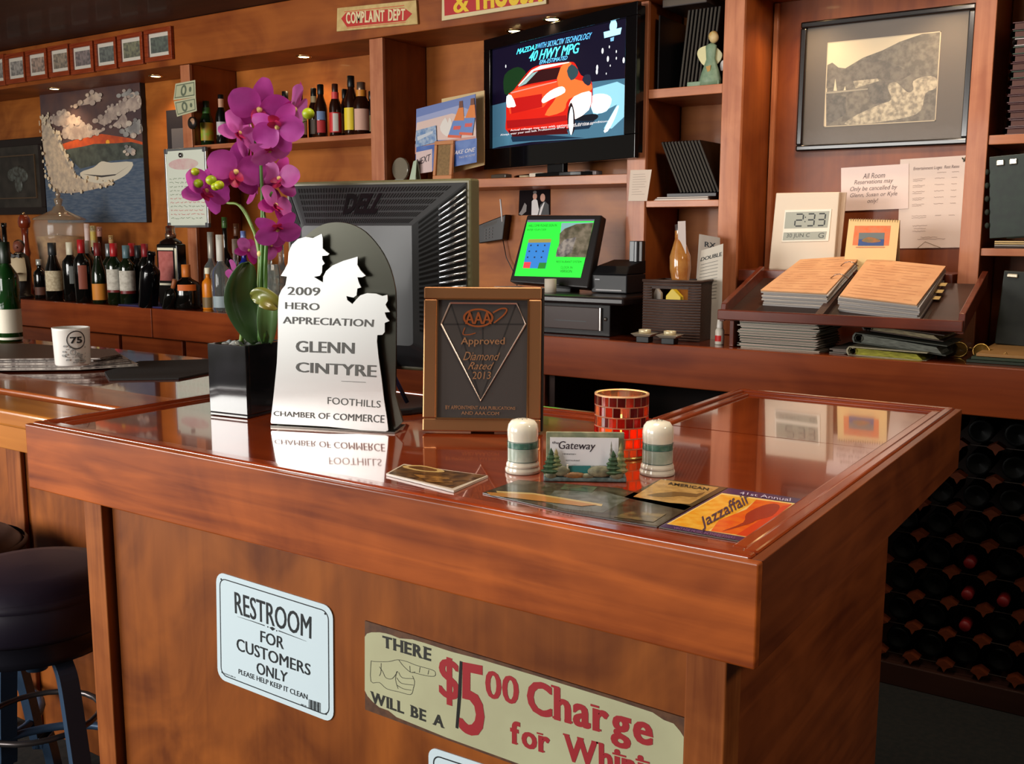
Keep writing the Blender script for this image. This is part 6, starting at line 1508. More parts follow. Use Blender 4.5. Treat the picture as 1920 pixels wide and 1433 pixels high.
# vents: top facet vertical slots, side facets horizontal slots
def facet(u, v, A4, off): # A4 = TL,TR,BR,BL 3d
    a, b, c, d = [Vector(x) for x in A4]; top_ = a.lerp(b, u); bot = d.lerp(c, u); p_ = bot.lerp(top_, v)
    n_ = (b-a).cross(d-a).normalized(); n_ = -n_ if n_.y > 0 else n_
    return p_+n_*off
def slot(mb, u0, u1, v0, v1, A4, mi=0):
    mb.add([facet(u0, v0, A4, .0006), facet(u1, v0, A4, .0006), facet(u1, v1, A4, .0006), facet(u0, v1, A4, .0006)], [(0, 1, 2, 3)], mi)
TOP = (V[3], V[2], V[6], V[7]); RGT = (V[2], V[6], V[5], V[1]); RG = (V[6], V[2], V[1], V[5]); LF = (V[3], V[7], V[4], V[0])
mb = MB()
for i in range(52):
    u = .06+.88*i/51
    for j in range(6):
        v0 = .06+.145*j
        slot(mb, u-.0042, u+.0042, v0, v0+.1, TOP)
part('top_vent_slots', mb, flat((8, 8, 9), .4), t)['kind'] = 'stuff'
mb = MB(); mb2 = MB()
for i in range(24):
    v = .98-.036*i
    slot(mb, .12, .46, v-.008, v+.008, RG); slot(mb, .50, .94, v-.007, v+.007, RG)
    w0 = facet(.5, v-.012, RG, .0006)
for i in range(24):
    v = .98-.036*i; slot(mb, .15, .9, v-.008, v+.008, LF)
part('side_vent_slots', mb, flat((8, 8, 9), .4), t)['kind'] = 'stuff'
mb = MB()
for i in range(24):
    v = .963-.036*i
    a_, b_ = facet(.48, v, RG, .001), facet(.95, v, RG, .001); mb.tube([a_, b_], .0021, 6)
part('side_vent_glints', mb, flat((190, 196, 200), .25, .9), t)['kind'] = 'stuff'  # bright metal ribs paint the window glints on the black louvers
dq = [facet(.36, .78, TOP, .0), facet(.62, .78, TOP, 0), facet(.62, .32, TOP, 0), facet(.36, .32, TOP, 0)]
mb = MB(); vs, fs = glyph('DELL', .05); xs = [v[0] for v in vs]; x0_, x1_ = min(xs), max(xs)
mb.add([facet(.365+.255*(v[0]-x0_)/(x1_-x0_), .30+.42*v[1]/.7, TOP, .0016) for v in vs], fs); part('lettering', mb, flat((10, 10, 11), .3), t)
part('stand_neck', MB().hexa([((ixl+ixr)/2-.06, -.03, .012), ((ixl+ixr)/2+.06, -.03, .012), ((ixl+ixr)/2+.05, .02, .012), ((ixl+ixr)/2-.05, .02, .012), ((ixl+ixr)/2-.055, -.06, zb2+.2), ((ixl+ixr)/2+.055, -.06, zb2+.2), ((ixl+ixr)/2+.05, -.037, zb2+.2), ((ixl+ixr)/2-.05, -.037, zb2+.2)]), flat((16, 16, 20), .35), t, .008)
part('stand_base', MB().slab([((ixl+ixr)/2+.13*math.cos(q), -.0+.095*math.sin(q)) for q in [i*PI/14 for i in range(28)]], 0, .012), PL2, t, .003)
mb = MB().tube([((ixl+ixr)/2+.06, -.05, zb2+.03), ((ixl+ixr)/2+.075, -.06, .1), ((ixl+ixr)/2+.1, -.03, .02)], .004, 8); part('video_cable', mb, flat((20, 24, 60), .4), t)

# ------------------------------------------------------------------ award
t, F = thing('steel_award', 'polished steel award plate shaped as three helmeted firefighter profiles on a dark arch', 'award', (-1.17, 1.192, ZI), 19.6, 4)
S2 = lambda *p: hits(F, [(380+a/3.4125, 420+b/3.4125) for a, b in p], 0)
out = [(435, 1275), (455, 1100), (475, 900), (482, 740), (482, 560), (488, 470), (505, 430), (530, 400), (540, 345), (500, 340), (525, 300), (545, 260), (550, 190), (572, 140), (610, 105), (660, 92), (705, 100), (735, 85), (762, 72), (768, 100), (768, 165), (790, 185), (810, 200), (800, 210), (765, 213), (765, 235), (781, 262), (765, 275), (763, 320), (750, 340), (712, 347), (745, 368), (770, 383), (772, 345), (790, 310), (830, 275), (900, 245), (992, 218), (990, 270), (1010, 305), (1043, 340), (1020, 350), (990, 350), (1000, 385), (1014, 415), (990, 422), (985, 465), (965, 480), (920, 470), (925, 495), (958, 521), (985, 490), (1010, 465), (1050, 452), (1110, 455), (1150, 470), (1182, 462), (1184, 500), (1170, 525), (1180, 545), (1198, 572), (1165, 575), (1175, 605), (1195, 630), (1165, 642), (1165, 700), (1150, 718), (1118, 720), (1115, 760), (1125, 860), (1145, 1000), (1160, 1130), (1180, 1260), (1188, 1330), (1150, 1342), (800, 1305), (440, 1285)]
pts = S2(*out); zb3 = min(p_[1] for p_ in pts); 
STEEL = flat((215, 216, 214), .38, 1)
part('steel_plate', MB().prism([(a, b-zb3+.001) for a, b in pts], 0, .0025), STEEL, t)
zo = -zb3+.001
A_ = lambda *p: [(a, b+zo) for a, b in hits(F, [(380+a_/3.4125, 420+b_/3.4125) for a_, b_ in p], .014)]
arch = A_((1222, 1330), (1232, 1100), (1236, 800), (1236, 500), (1225, 390), (1190, 270), (1130, 160), (1040, 60), (950, 12), (860, -2), (770, 12), (690, 60), (620, 130), (560, 230), (540, 330), (530, 500), (520, 800), (505, 1100), (500, 1300))
part('arch_plate', MB().prism([(a, max(b, .001)) for a, b in smooth(arch, 3)], .014, .019), flat((84, 84, 76), .3, 1), t)
part('foot', MB().box(min(a for a, b in pts), max(a for a, b in pts), -.001, .05, -.0, .0009+.002), flat((120, 118, 112), .25, 1), t)
part('spacer', MB().box(-.02, .02, .0027, .0138, .03, .05), flat((120, 118, 112), .25, 1), t)
CUT = flat((84, 86, 84), .5)
mb = MB()
def st(s_, a, b, c, d, bold=.03): text(s_, t, CUT, [(x, z+zo) for x, z in S2(a, b, c, d)], -.0006, bold, mb=mb)
st('2009', (545, 410), (752, 415), (748, 468), (545, 462))
st('HERO', (530, 508), (748, 516), (745, 562), (530, 552))
st('APPRECIATION', (515, 600), (1095, 620), (1090, 668), (515, 645))
st('GLENN', (600, 755), (970, 768), (968, 840), (600, 828), .05)
st('CINTYRE', (600, 892), (1110, 912), (1108, 990), (600, 955), .05)
st('FOOTHILLS', (800, 1115), (1140, 1140), (1138, 1185), (800, 1160), .0)
st('CHAMBER OF COMMERCE', (455, 1205), (1165, 1232), (1162, 1282), (455, 1235), .02)
ribbon(mb, [(x, z+zo) for x, z in S2((888, 1014), (1045, 1022))], .0008, -.0006)
part('cut_lettering', mb, CUT, t)

# ------------------------------------------------------------------ plaque
tp = 9
t, F = thing('award_plaque', 'framed dark plaque with raised diamond outline and bronze lettering, left of the candle', 'plaque', (-.942, 1.307, ZI+.004), 30.7, -tp)
Q_ = lambda *p: hits(F, [(760+a/4.477, 520+b/4.477) for a, b in p], 0)
oc = Q_((178, 88), (1155, 88), (1125, 1308), (120, 1300)); zlo = (oc[2][1]+oc[3][1])/2; zhi = (oc[0][1]+oc[1][1])/2
print('plaque z', zlo, zhi)
xa, xb = (oc[0][0]+oc[3][0])/2, (oc[1][0]+oc[2][0])/2
ic = Q_((285, 190), (1040, 195), (1015, 1200), (245, 1190)); ixa, ixb = (ic[0][0]+ic[3][0])/2, (ic[1][0]+ic[2][0])/2; iza, izb_ = (ic[2][1]+ic[3][1])/2, (ic[0][1]+ic[1][1])/2
BRZ = flat((168, 118, 80), .34, .85)
zsh = -zlo
def bx(a, b, c, d): return MB().box(a, b, 0, .012, c+zsh, d+zsh)
part('frame_rail', bx(xa, xb, zlo, iza), BRZ, t, .002); part('frame_rail', bx(xa, xb, izb_, zhi), BRZ, t, .002)
part('frame_rail', bx(xa, ixa, iza, izb_), BRZ, t, .002); part('frame_rail', bx(ixb, xb, iza, izb_), BRZ, t, .002)
part('backing', MB().box(xa+.002, xb+.004, .0122, .02, zsh+zlo+.001, zsh+zhi+.001), flat((22, 16, 14), .4), t, .002)
part('panel', MB().box(ixa, ixb, .004, .0118, iza+zsh, izb_+zsh), flat((52, 47, 46), .45, coat=.1), t)
mb = MB(); e = .0012
for b_ in ((ixa, ixb, iza-e, iza+e), (ixa, ixb, izb_-e, izb_+e), (ixa-e, ixa+e, iza, izb_), (ixb-e, ixb+e, iza, izb_)): mb.box(b_[0], b_[1], -.0016, .0005, b_[2]+zsh, b_[3]+zsh)
part('inner_bead', mb, flat((170, 120, 80), .2, .9), t)
U_ = lambda *p: [(a, b+zsh) for a, b in hits(F, [(760+a_/4.477, 520+b_/4.477) for a_, b_ in p], .003)]
mb = MB(); dm = U_((378, 222), (935, 228), (1010, 400), (632, 1045), (300, 400), (378, 222))
mb.tube([(a, .003, b) for a, b in dm], .0016, 6, sm=False)
part('diamond_outline', mb, flat((206, 186, 172), .3, .8), t)
mb = MB()
for l_ in (((300, 400), (1010, 400)), ((385, 240), (480, 520), (620, 1000)), ((925, 240), (820, 520), (645, 1000)), ((650, 430), (650, 800))):
    ribbon(mb, U_(*l_), .0022, .0037)
part('diamond_facets', mb, flat((26, 22, 22), .5), t)
BR2 = flat((170, 92, 52), .3, .6); BR3 = flat((200, 146, 108), .25, .7)
mb = MB(); cxy = U_((612, 348))[0]; rx_ = (U_((740, 348))[0][0]-U_((485, 348))[0][0])/2; rz_ = (U_((612, 270))[0][1]-U_((612, 428))[0][1])/2
for i in range(32):
    a_, b_ = 2*PI*i/32, 2*PI*(i+1)/32
    mb.poly([(cxy[0]+rx_*math.cos(a_), cxy[1]+rz_*math.sin(a_)), (cxy[0]+rx_*.86*math.cos(a_), cxy[1]+rz_*.82*math.sin(a_)), (cxy[0]+rx_*.86*math.cos(b_), cxy[1]+rz_*.82*math.sin(b_)), (cxy[0]+rx_*math.cos(b_), cxy[1]+rz_*math.sin(b_))], .002)
ribbon(mb, smooth(U_((735, 305), (800, 272), (850, 275), (830, 320), (745, 390)), 4, False), .0024, .0022)
ribbon(mb, smooth(U_((500, 430), (485, 485), (540, 488), (590, 475)), 4, False), .0016, .0022)
text('AAA', t, BR2, U_((505, 300), (722, 300), (722, 400), (505, 400)), .0018, .05, mb=mb)
part('raised_emblem', mb, BR2, t)
mb = MB()
text('Approved', t, BR3, U_((470, 512), (835, 512), (832, 590), (465, 590)), .0018, .02, mb=mb)
text('Diamond', t, BR3, U_((490, 632), (795, 640), (790, 706), (485, 704)), .0018, 0, .35, mb=mb)
text('Rated', t, BR3, U_((535, 720), (745, 722), (735, 782), (525, 780)), .0018, 0, .35, mb=mb)
text('2013', t, BR3, U_((562, 800), (720, 800), (716, 862), (562, 862)), .0018, .0, .1, mb=mb)
text('BY APPOINTMENT AAA PUBLICATIONS', t, BR3, U_((338, 1082), (925, 1095), (922, 1120), (338, 1115)), .0018, 0.01, mb=mb)
text('AND AAA.COM', t, BR3, U_((470, 1132), (788, 1138), (785, 1165), (470, 1160)), .0018, 0.01, mb=mb)
part('raised_lettering', mb, BR3, t)
part('easel_leg', MB().hexa([(-.02, .06, .012), (.02, .06, .012), (.02, .063, .012), (-.02, .063, .012), (-.015, .0205, .15), (.015, .0205, .15), (.015, .023, .15), (-.015, .023, .15)]), flat((24, 18, 16), .5), t)

# ------------------------------------------------------------------ mosaic candle holder
p = Vector((-.680, 1.303, ZI)); k = (p-CAM).dot(fw)/FOC
t, _ = thing('candle_holder', 'mosaic glass candle holder with red and amber tiles and a lit candle', 'candle holder', p)
rc = 50.5*k; hc = atY(1155, 737, p.y).z-ZI
rows_n = 6; cols_n = 20
TC = [(110, 20, 18), (160, 34, 22), (190, 60, 30), (206, 96, 44), (214, 120, 60), (130, 34, 28), (196, 120, 90)]
TM = [flat(c, .12, coat=.6, transl=.65) for c in TC]; TB = [flat(c, .12, coat=.6, transl=.75) for c in ((200, 30, 12), (226, 90, 20), (236, 140, 40), (180, 20, 12), (216, 110, 40))]
part('glass_tube', MB().lathe([(0, .001), (rc*.9, .001), (rc*.93, .003), (rc*.93, hc-.001), (rc*.9, hc-.001), (rc*.9, .004), (0, .004)], 32), flat((200, 150, 110), .1, trans=.9, ior=1.1), t)
th_ = hc/rows_n; ga = 2*PI/cols_n
tiles = {}
rr = random.Random(4)
def tile_mesh(mt):
    if mt.name in tiles: return tiles[mt.name]
    a_ = ga*.42; r0, r1 = rc*.935, rc
    V = []
    for z in (th_*.07, th_*.93):
        for rr_, aa in ((r1, -a_), (r1, 0), (r1, a_), (r0, a_), (r0, 0), (r0, -a_)): V.append((rr_*math.cos(aa), rr_*math.sin(aa), z))
    fs = [(5, 4, 3, 2, 1, 0), (6, 7, 8, 9, 10, 11)]+[(i, (i+1) % 6, 6+(i+1) % 6, 6+i) for i in range(6)]
    me = bpy.data.meshes.new('tile'); me.from_pydata(V, [], fs); me.materials.append(mt); tiles[mt.name] = me; return me
for r_ in range(rows_n):
    for c in range(cols_n):
        mt = rr.choice(TB) if r_ in (1, 2) else rr.choice(TM)  # brighter tiles in the lower rows, candle glow put into their colour
        o_ = link(bpy.data.objects.new('tile', tile_mesh(mt)), t); o_.location = (0, 0, th_*r_); o_.rotation_euler = (0, 0, ga*(c+.5*(r_ % 2)))
GRT = flat((176, 128, 100), .5, transl=.3)
mb = MB()
for r_ in range(rows_n):
    for c in range(cols_n):
        aa = ga*(c+.5+.5*(r_ % 2)); c_, s_ = math.cos(aa), math.sin(aa); q = .0007
        V = [(rr_*c_-u*s_, rr_*s_+u*c_, z) for z in (th_*r_, th_*(r_+1)) for rr_, u in ((rc*.94, -q), (rc*.99, -q), (rc*.99, q), (rc*.94, q))]
        mb.hexa(V)
for r_ in range(rows_n+1):
    z = th_*r_; mb.lathe([(rc*.94, max(z-.0009, 0)), (rc*.993, max(z-.0009, 0)), (rc*.993, z+.0009), (rc*.94, z+.0009)], 40)
part('grout_ring', mb, GRT, t)
part('rim', MB().lathe([(rc*.92, hc-.0005), (rc*.925, hc+.0012), (rc, hc+.0012), (rc*1.005, hc-.001)], 40), flat((196, 150, 110), .3, .2), t)
part('base_ring', MB().lathe([(rc*1.0, .0005), (rc*1.03, .001), (rc*1.03, .003), (rc*1.0, .004)], 40), flat((196, 160, 90), .2, .8), t)
part('candle', MB().lathe([(0, .0045), (.018, .0045), (.018, .022), (.016, .0225), (0, .021)], 20), flat((240, 220, 180), .5, transl=.4), t)
part('flame', MB().lathe([(0, .025), (.0035, .030), (.003, .037), (0, .046)], 12), flat((255, 190, 90), .5, emit=25), t)
l = bpy.data.lights.new('candle_light', 'POINT'); l.energy = 3.6; l.color = (1, .6, .25); l.shadow_soft_size = .004
lo = bpy.data.objects.new('candle_light', l); COL.objects.link(lo); lo.parent = t; lo.location = (0, 0, .05)

# ------------------------------------------------------------------ shakers
def shaker(px, py, top, label, rz):
    p = atZ(px, py, ZI); k = (p-CAM).dot(fw)/FOC; t, _ = thing('shaker', label, 'shaker', (p.x, p.y, ZI), rz, group='salt and pepper shakers on the island')
    h = atY(px, top, p.y).z-ZI; r = 29*k
    CER = flat((228, 222, 206), .12, coat=.5, noise=(216, 208, 190), nscale=8)
    part('ceramic_body', MB().lathe([(0, 0), (r*1.1, 0), (r*1.14, h*.015), (r*1.14, h*.07), (r*1.06, h*.11), (r*1.08, h*.125), (r*1.06, h*.17), (r*.97, h*.21), (r*.97, h*.62), (r*1.0, h*.7), (r*1.0, h*.8), (r*.93, h*.9), (r*.74, h*.97), (r*.4, h*.997), (0, h)], 36), CER, t)
    part('grey_green_band', MB().lathe([(r*.985, h*.22), (r*.985, h*.46)], 36), flat((150, 166, 152), .2, coat=.4, noise=(196, 200, 184), nscale=26), t)
    part('green_band', MB().lathe([(r*.99, h*.47), (r*1.0, h*.58)], 36), flat((60, 104, 92), .2, coat=.4, noise=(96, 136, 120), nscale=90), t)
    mb = MB()
    for z in (h*.215, h*.465, h*.585): mb.lathe([(r*.992, z), (r*1.005, z+.0004), (r*.992, z+.0009)], 36)
    part('line', mb, flat((50, 84, 78), .3), t)
    part('foot_line', MB().lathe([(r*1.062, h*.108), (r*1.075, h*.113), (r*1.068, h*.12)], 36), flat((120, 120, 110), .3), t)
    mb = MB()
    for i in range(5): mb.ball((.006*math.cos(i*1.257), .006*math.sin(i*1.257), h*.993), .0011, seg=8, rings=4)
    part('hole', mb, flat((40, 36, 30), .6), t)
shaker(980, 884, 785, 'white and green ceramic shaker left of the card holder', 10)
shaker(1232, 888, 788, 'white and green ceramic shaker right of the card holder', 60)

# ------------------------------------------------------------------ card holder
pA, pB = atZ(1019, 903, ZI), atZ(1175, 905, ZI); ang = math.degrees(math.atan2(pB.y-pA.y, pB.x-pA.x)); wd = (pB-pA).length
t, F = thing('card_holder', 'sculpted riverside business card holder filled with white cards between the two shakers', 'card holder', ((pA.x+pB.x)/2, (pA.y+pB.y)/2, ZI), ang)
H4 = lambda c_, *p: hits(F, [(900+a/4.2136, 700+b/4.2136) for a, b in p], c_)
ht = H4(.012, (530, 470))[0][1]
part('base', MB().box(-wd/2, wd/2, 0, .03, 0, .006), flat((104, 118, 116), .5, noise=(76, 90, 88), nscale=120, bump=.5), t, .002)
part('back_board', MB().box(-wd/2+.003, wd/2-.003, .018, .022, .006, ht), flat((150, 146, 116), .5, noise=(110, 116, 92), nscale=60), t, .001)
cq = H4(.008, (553, 508), (1096, 508), (1096, 722), (553, 722))
for i in range(6):
    part('card', MB().box(cq[0][0], cq[1][0], .009+.0012*i, .0096+.0012*i, .012, cq[0][1]-.0004*i), flat((222, 220, 224), .6), t)
NK = flat((50, 40, 50), .6)
def ct(s_, a, b, c, d, bold=0, sh=0): text(s_, t, NK, H4(.0088, a, b, c, d), .0088, bold, sh)
ct('the', (570, 536), (624, 540), (624, 562), (570, 556), .01, .1)
ct('Gateway', (622, 536), (914, 546), (908, 622), (622, 618), .02, .15)
ct('HENNESSEY', (652, 632), (760, 636), (760, 646), (652, 644)); ct('RESTAURANT', (680, 684), (790, 686), (790, 697), (680, 695))
RK = flat((120, 116, 90), .6, noise=(86, 84, 66), nscale=120, bump=.6)
part('river', MB().poly(H4(.001, (700, 735), (875, 735), (860, 810), (720, 800)), .004), flat((50, 116, 116), .2, coat=.5), t)
part('scene_front', MB().box(-wd/2+.004, wd/2-.004, .0045, .0085, .006, H4(.005, (700, 735))[0][1]), flat((96, 110, 104), .5, noise=(70, 84, 74), nscale=80, bump=.6), t, .001)
for cx_, cy_, r_, sc in ((640, 770, .008, (1.5, .5, .9)), (950, 775, .010, (1.7, .5, .8)), (745, 805, .006, (2.6, .6, .7)), (560, 800, .006, (1.3, .6, 1)), (1080, 800, .007, (1.3, .6, 1)), (850, 810, .005, (2, .6, .7))):
    a_, b_ = H4(.003, (cx_, cy_))[0]; part('boulder', MB().ball((a_, .002, max(b_, .007)), r_, sc=sc), RK if cy_ != 805 else flat((140, 96, 50), .6, noise=(90, 60, 30), nscale=100), t)
FOL = flat((44, 74, 44), .6, noise=(30, 54, 30), nscale=100); FOL2 = flat((140, 126, 84), .6, noise=(80, 96, 56), nscale=100)
def tree(cx_, base_, top_, wpx, mt):
    a_, b0_ = H4(.002, (cx_, base_))[0]; b1_ = H4(.002, (cx_, top_))[0][1]; b0_ = max(b0_, .006); w_ = wpx/4.2136*k*1.0
    mb = MB(); n = 5; hh_ = b1_-b0_
    for i in range(n):
        z0_ = b0_+hh_*i/n*.9; r0_ = w_/2*(1-i/(n+.5)); mb.lathe([(r0_*.7, z0_), (r0_, z0_+hh_/n*.5), (r0_*.35, z0_+hh_/n*1.3), (0, z0_+hh_/n*1.7)], 9, c=(a_, .003), sy=.5, sm=False)
    mb.lathe([(.0015, .004), (.0015, b0_+.004)], 6, c=(a_, .003))
    part('conifer', mb, mt, t)
tree(560, 790, 600, 150, FOL); tree(600, 770, 605, 110, FOL2); tree(1050, 800, 620, 160, FOL); tree(1110, 790, 560, 110, FOL2); tree(1035, 720, 545, 40, flat((120, 120, 110), .6)); tree(530, 800, 660, 60, FOL2); tree(1100, 800, 660, 90, FOL)
part('post', MB().box(*[v for v in (H4(.002, (685, 740))[0][0], H4(.002, (697, 740))[0][0])], 0, .003, .006, H4(.002, (690, 722))[0][1]), flat((200, 190, 170), .6), t)

# ------------------------------------------------------------------ printed cards under the varnish level / lying on the top
def leaflet(name, label, pxs, layers, th_=.0012, z=ZI, cat='leaflet', base=(60, 50, 40)):
    P_ = [atZ(x, y, z+th_) for x, y in pxs]; c = P_[0].copy(); t, _ = thing(name, label, cat, (c.x, c.y, z))
    part('card', MB().slab([(p.x-c.x, p.y-c.y) for p in P_], 0, th_), flat(base, .25, coat=.4), t)
    def up(pts): 
        o_ = [atZ(x, y, z+th_) for x, y in pts]; return [(p.x-c.x, p.y-c.y) for p in o_]
    mb = MB(); mats = []
    for i, (mt, pts) in enumerate(layers):
        if mt not in mats: mats.append(mt)
        q_ = up(pts); n = len(q_); a_ = sum(q_[j][0]*q_[(j+1) % n][1]-q_[(j+1) % n][0]*q_[j][1] for j in range(n))
        if a_ < 0: q_ = q_[::-1]
        mb.add([(x, y, th_+.0001+.0001*i) for x, y in q_], [list(range(n))], mats.index(mt))
    part('print', mb, mats, t)
    return t, up, th_
def utext(s_, t, up, z, px4, mt, bold=0, sh=0):
    q_ = up(px4); vs, fs = glyph(s_, bold); vs = [(a+sh*b, b) for a, b in vs]; x0_ = min(a for a, b in vs); x1_ = max(a for a, b in vs); z0_ = min(b for a, b in vs); z1_ = max(b for a, b in vs)
    mb = MB().add([(*bil(q_, (a-x0_)/(x1_-x0_), (b-z0_)/(z1_-z0_)), z) for a, b in vs], fs); part('lettering', mb, mt, t)
JF = lambda *p: [(1160+a/4.8, 860+b/4.8) for a, b in p]
fj = lambda c, n=None: flat(c, .22, coat=.4, noise=n, nscale=70)
t, up, th_ = leaflet('festival_flyer', 'orange and purple festival flyer lying at the island corner', JF((990, 262), (1690, 368), (1155, 755), (360, 615)), [
  (fj((60, 40, 84)), JF((990, 266), (1684, 370), (1150, 750), (366, 613))),
  (fj((232, 200, 120)), JF((930, 312), (1610, 408), (1180, 716), (430, 590))),
  (fj((224, 150, 26), (230, 176, 60)), JF((925, 325), (1250, 372), (800, 655), (450, 590))),
  (fj((222, 104, 20), (216, 80, 20)), JF((1240, 372), (1560, 412), (1150, 700), (830, 655), (900, 560), (1150, 460))),
  (fj((206, 60, 22)), JF((1480, 430), (1560, 415), (1180, 710), (1060, 690), (1250, 570))),
  (fj((150, 44, 26)), [(x, y) for x, y in smooth(JF((1150, 500), (1290, 430), (1400, 410), (1450, 440), (1380, 520), (1240, 560), (1180, 590), (930, 660), (1120, 580)), 3)])])
PU = flat((70, 44, 60), .4); LT = flat((190, 180, 200), .4)
utext('Jazzaffair', t, up, .0024, JF((700, 560), (1140, 300), (1230, 420), (760, 660)), PU, .01, .25)
utext('41st Annual', t, up, .0024, JF((1095, 305), (1550, 365), (1545, 395), (1085, 328)), LT)
utext('VINTAGE MUSIC IN THREE RIVERS', t, up, .0024, JF((500, 622), (1050, 715), (1040, 735), (490, 640)), flat((120, 80, 120), .4))
t, up, th_ = leaflet('tan_brochure', 'tan brochure with dark border lying behind the orange flyer', JF((385, 180), (985, 262), (590, 470), (40, 350)), [
  (fj((54, 44, 20), (74, 62, 30)), JF((385, 182), (980, 262), (590, 466), (44, 350))),
  (fj((186, 146, 84), (160, 122, 66)), [p_ for p_ in JF((380, 188), (905, 262), (640, 412), (460, 400), (130, 345))]),
  (fj((110, 80, 40)), smooth(JF((250, 330), (500, 300), (700, 320), (780, 300), (700, 350), (560, 340), (400, 350)), 2))], base=(50, 42, 24))
utext('AMERICAN', t, up, .0021, JF((450, 215), (815, 270), (805, 292), (440, 238)), flat((50, 36, 20), .5), .02)
GD = [(960+0, 0)]
t, up, th_ = leaflet('dark_brochure', 'dark landscape brochure with gold streak lying in front of the card holder', [(972, 900), (1160, 915), (1300, 950), (1232, 988), (1060, 960), (905, 924)], [
  (fj((44, 34, 20), (70, 62, 46)), [(972, 901), (1160, 916), (1298, 950), (1232, 986), (1060, 959), (907, 924)]),
  (fj((96, 98, 92), (70, 70, 60)), [(1040, 920), (1130, 922), (1180, 935), (1130, 962), (1060, 955), (1020, 942)]),
  (fj((176, 150, 96)), [(930, 921), (1000, 925), (1130, 946), (1128, 950), (1000, 930), (932, 924)]), (fj((70, 84, 60), (40, 46, 34)), [(1060, 908), (1120, 914), (1110, 924), (1050, 918)]), (fj((120, 100, 60), (60, 50, 34)), [(1180, 960), (1250, 964), (1225, 980), (1150, 970)]),
  (fj((160, 110, 50)), [(912, 924), (1000, 928), (1120, 948), (1090, 950), (990, 938), (920, 930)])], base=(40, 30, 20))
t, up, th_ = leaflet('picture_card', 'dark postcard with a cream oval lying left of the shakers', [(757, 870), (915, 892), (851, 920), (724, 888)], [
  (fj((56, 34, 16), (104, 70, 34)), [(757, 872), (912, 892), (848, 916), (728, 888)]),
  (fj((186, 156, 100)), smooth([(757, 874), (790, 873), (830, 882), (828, 886), (790, 884), (760, 878)], 3)),
  (fj((90, 56, 26)), smooth([(765, 876), (790, 875), (818, 881), (815, 884), (790, 882)], 3)),
  (fj((150, 104, 50), (70, 44, 20)), [(775, 890), (840, 895), (850, 906), (800, 904)])], th_=.003, base=(190, 176, 160))

# ------------------------------------------------------------------ potted orchid
pL_, pM = atZ(394, 778, ZI), atZ(465, 786, ZI); ang = math.degrees(math.atan2(pM.y-pL_.y, pM.x-pL_.x)); print('planter', pL_, pM, ang)
w1 = (pM-pL_).length
t, F = thing('potted_orchid', 'magenta artificial orchid with green stems in a black marble cube planter', 'potted plant', (pL_.x, pL_.y, ZI), ang)
hp = hit(F, 400, 645, 0)[1]; W1 = w1; D1 = .115
MAR = flat((16, 16, 18), .1, coat=.6, noise=(34, 34, 38), nscale=14, detail=8)
part('planter', MB().box(0, W1, 0, D1, 0, .006).box(0, W1, 0, .008, .006, hp).box(0, W1, D1-.008, D1, .006, hp).box(0, .008, .008, D1-.008, .006, hp).box(W1-.008, W1, .008, D1-.008, .006, hp), MAR, t, .0015)
part('potting_stones', MB().box(.009, W1-.009, .009, D1-.009, .01, hp-.012), flat((50, 48, 44), .6, noise=(120, 116, 110), nscale=60, bump=1), t)
mb = MB(); rr = random.Random(8)
for i in range(26): mb.ball((rr.uniform(.015, W1-.015), rr.uniform(.015, D1-.015), hp-.008+rr.uniform(-.002, .006)), rr.uniform(.006, .01), seg=7, rings=5)
part('glass_pebbles', mb, flat((200, 205, 205), .08, trans=.5), t)['kind'] = 'stuff'
FX = (W1/2, D1/2)
def op(px, py, dy=0):   # local point in the plant's depth plane
    c = D1/2+dy; a_, b_ = hit(F, px, py, c); return Vector((a_, c, b_))
ST = flat((84, 128, 56), .45); ST2 = flat((110, 140, 60), .45)
def stem(pts, r0, r1, mt=ST, name='stem'):
    P_ = smooth([tuple(op(*p)) for p in pts], 5, False); n = len(P_); part(name, MB().tube(P_, [r0+(r1-r0)*i/(n-1) for i in range(n)], 8), mt, t)
stem([(487, 640), (489, 560), (491, 480), (492, 400), (490, 330), (486, 285), (470, 255)], .0045, .0022)
stem([(494, 640), (497, 560), (498, 490), (500, 430), (495, 395), (510, 360)], .0045, .002)
stem([(480, 640), (484, 560), (486, 470), (470, 420), (448, 385), (425, 380), (405, 365)], .004, .0018, ST2)
stem([(490, 500), (478, 440), (462, 400), (450, 385)], .003, .002, ST2)
stem([(486, 285), (500, 262), (530, 250), (575, 225)], .0018, .0012, ST2)
stem([(405, 365), (385, 345), (366, 330)], .0015, .001, ST2)
stem([(452, 660), (455, 620), (470, 590)], .005, .003, ST2)
part('stem_tie', MB().ball(tuple(op(488, 476)), .006, seg=8, rings=6), flat((220, 200, 130), .5), t)
# leaves
def leaf(cl, wid, mt, dy=(0, 0, 0), name='leaf', tw=0.3):
    P_ = smooth([(*op(x, y, d),) for (x, y), d in zip(cl, dy)], 6, False); n = len(P_); V = []; fs = []
    for i, p_ in enumerate(P_):
        u = i/(n-1); w_ = wid*math.sin(PI*min(1, .06+u*.94))**.55*(1 if u < .96 else .6)
        a_ = Vector(P_[min(i+1, n-1)])-Vector(P_[max(i-1, 0)]); side = a_.cross(Vector((-.7, .7, 0))).normalized()
        for s_ in (-1, -.5, 0, .5, 1): V.append(tuple(Vector(p_)+side*w_*s_+Vector((.7, -.7, 0))*(.01*abs(s_)-tw*w_*s_*.3)))
    for i in range(n-1):
        for j in range(4): fs.append((5*i+j, 5*i+j+1, 5*i+6+j, 5*i+5+j))
    o_ = part(name, MB().add(V, fs, 0, True), mt, t); m_ = o_.modifiers.new('s', 'SOLIDIFY'); m_.thickness = .0012; return o_
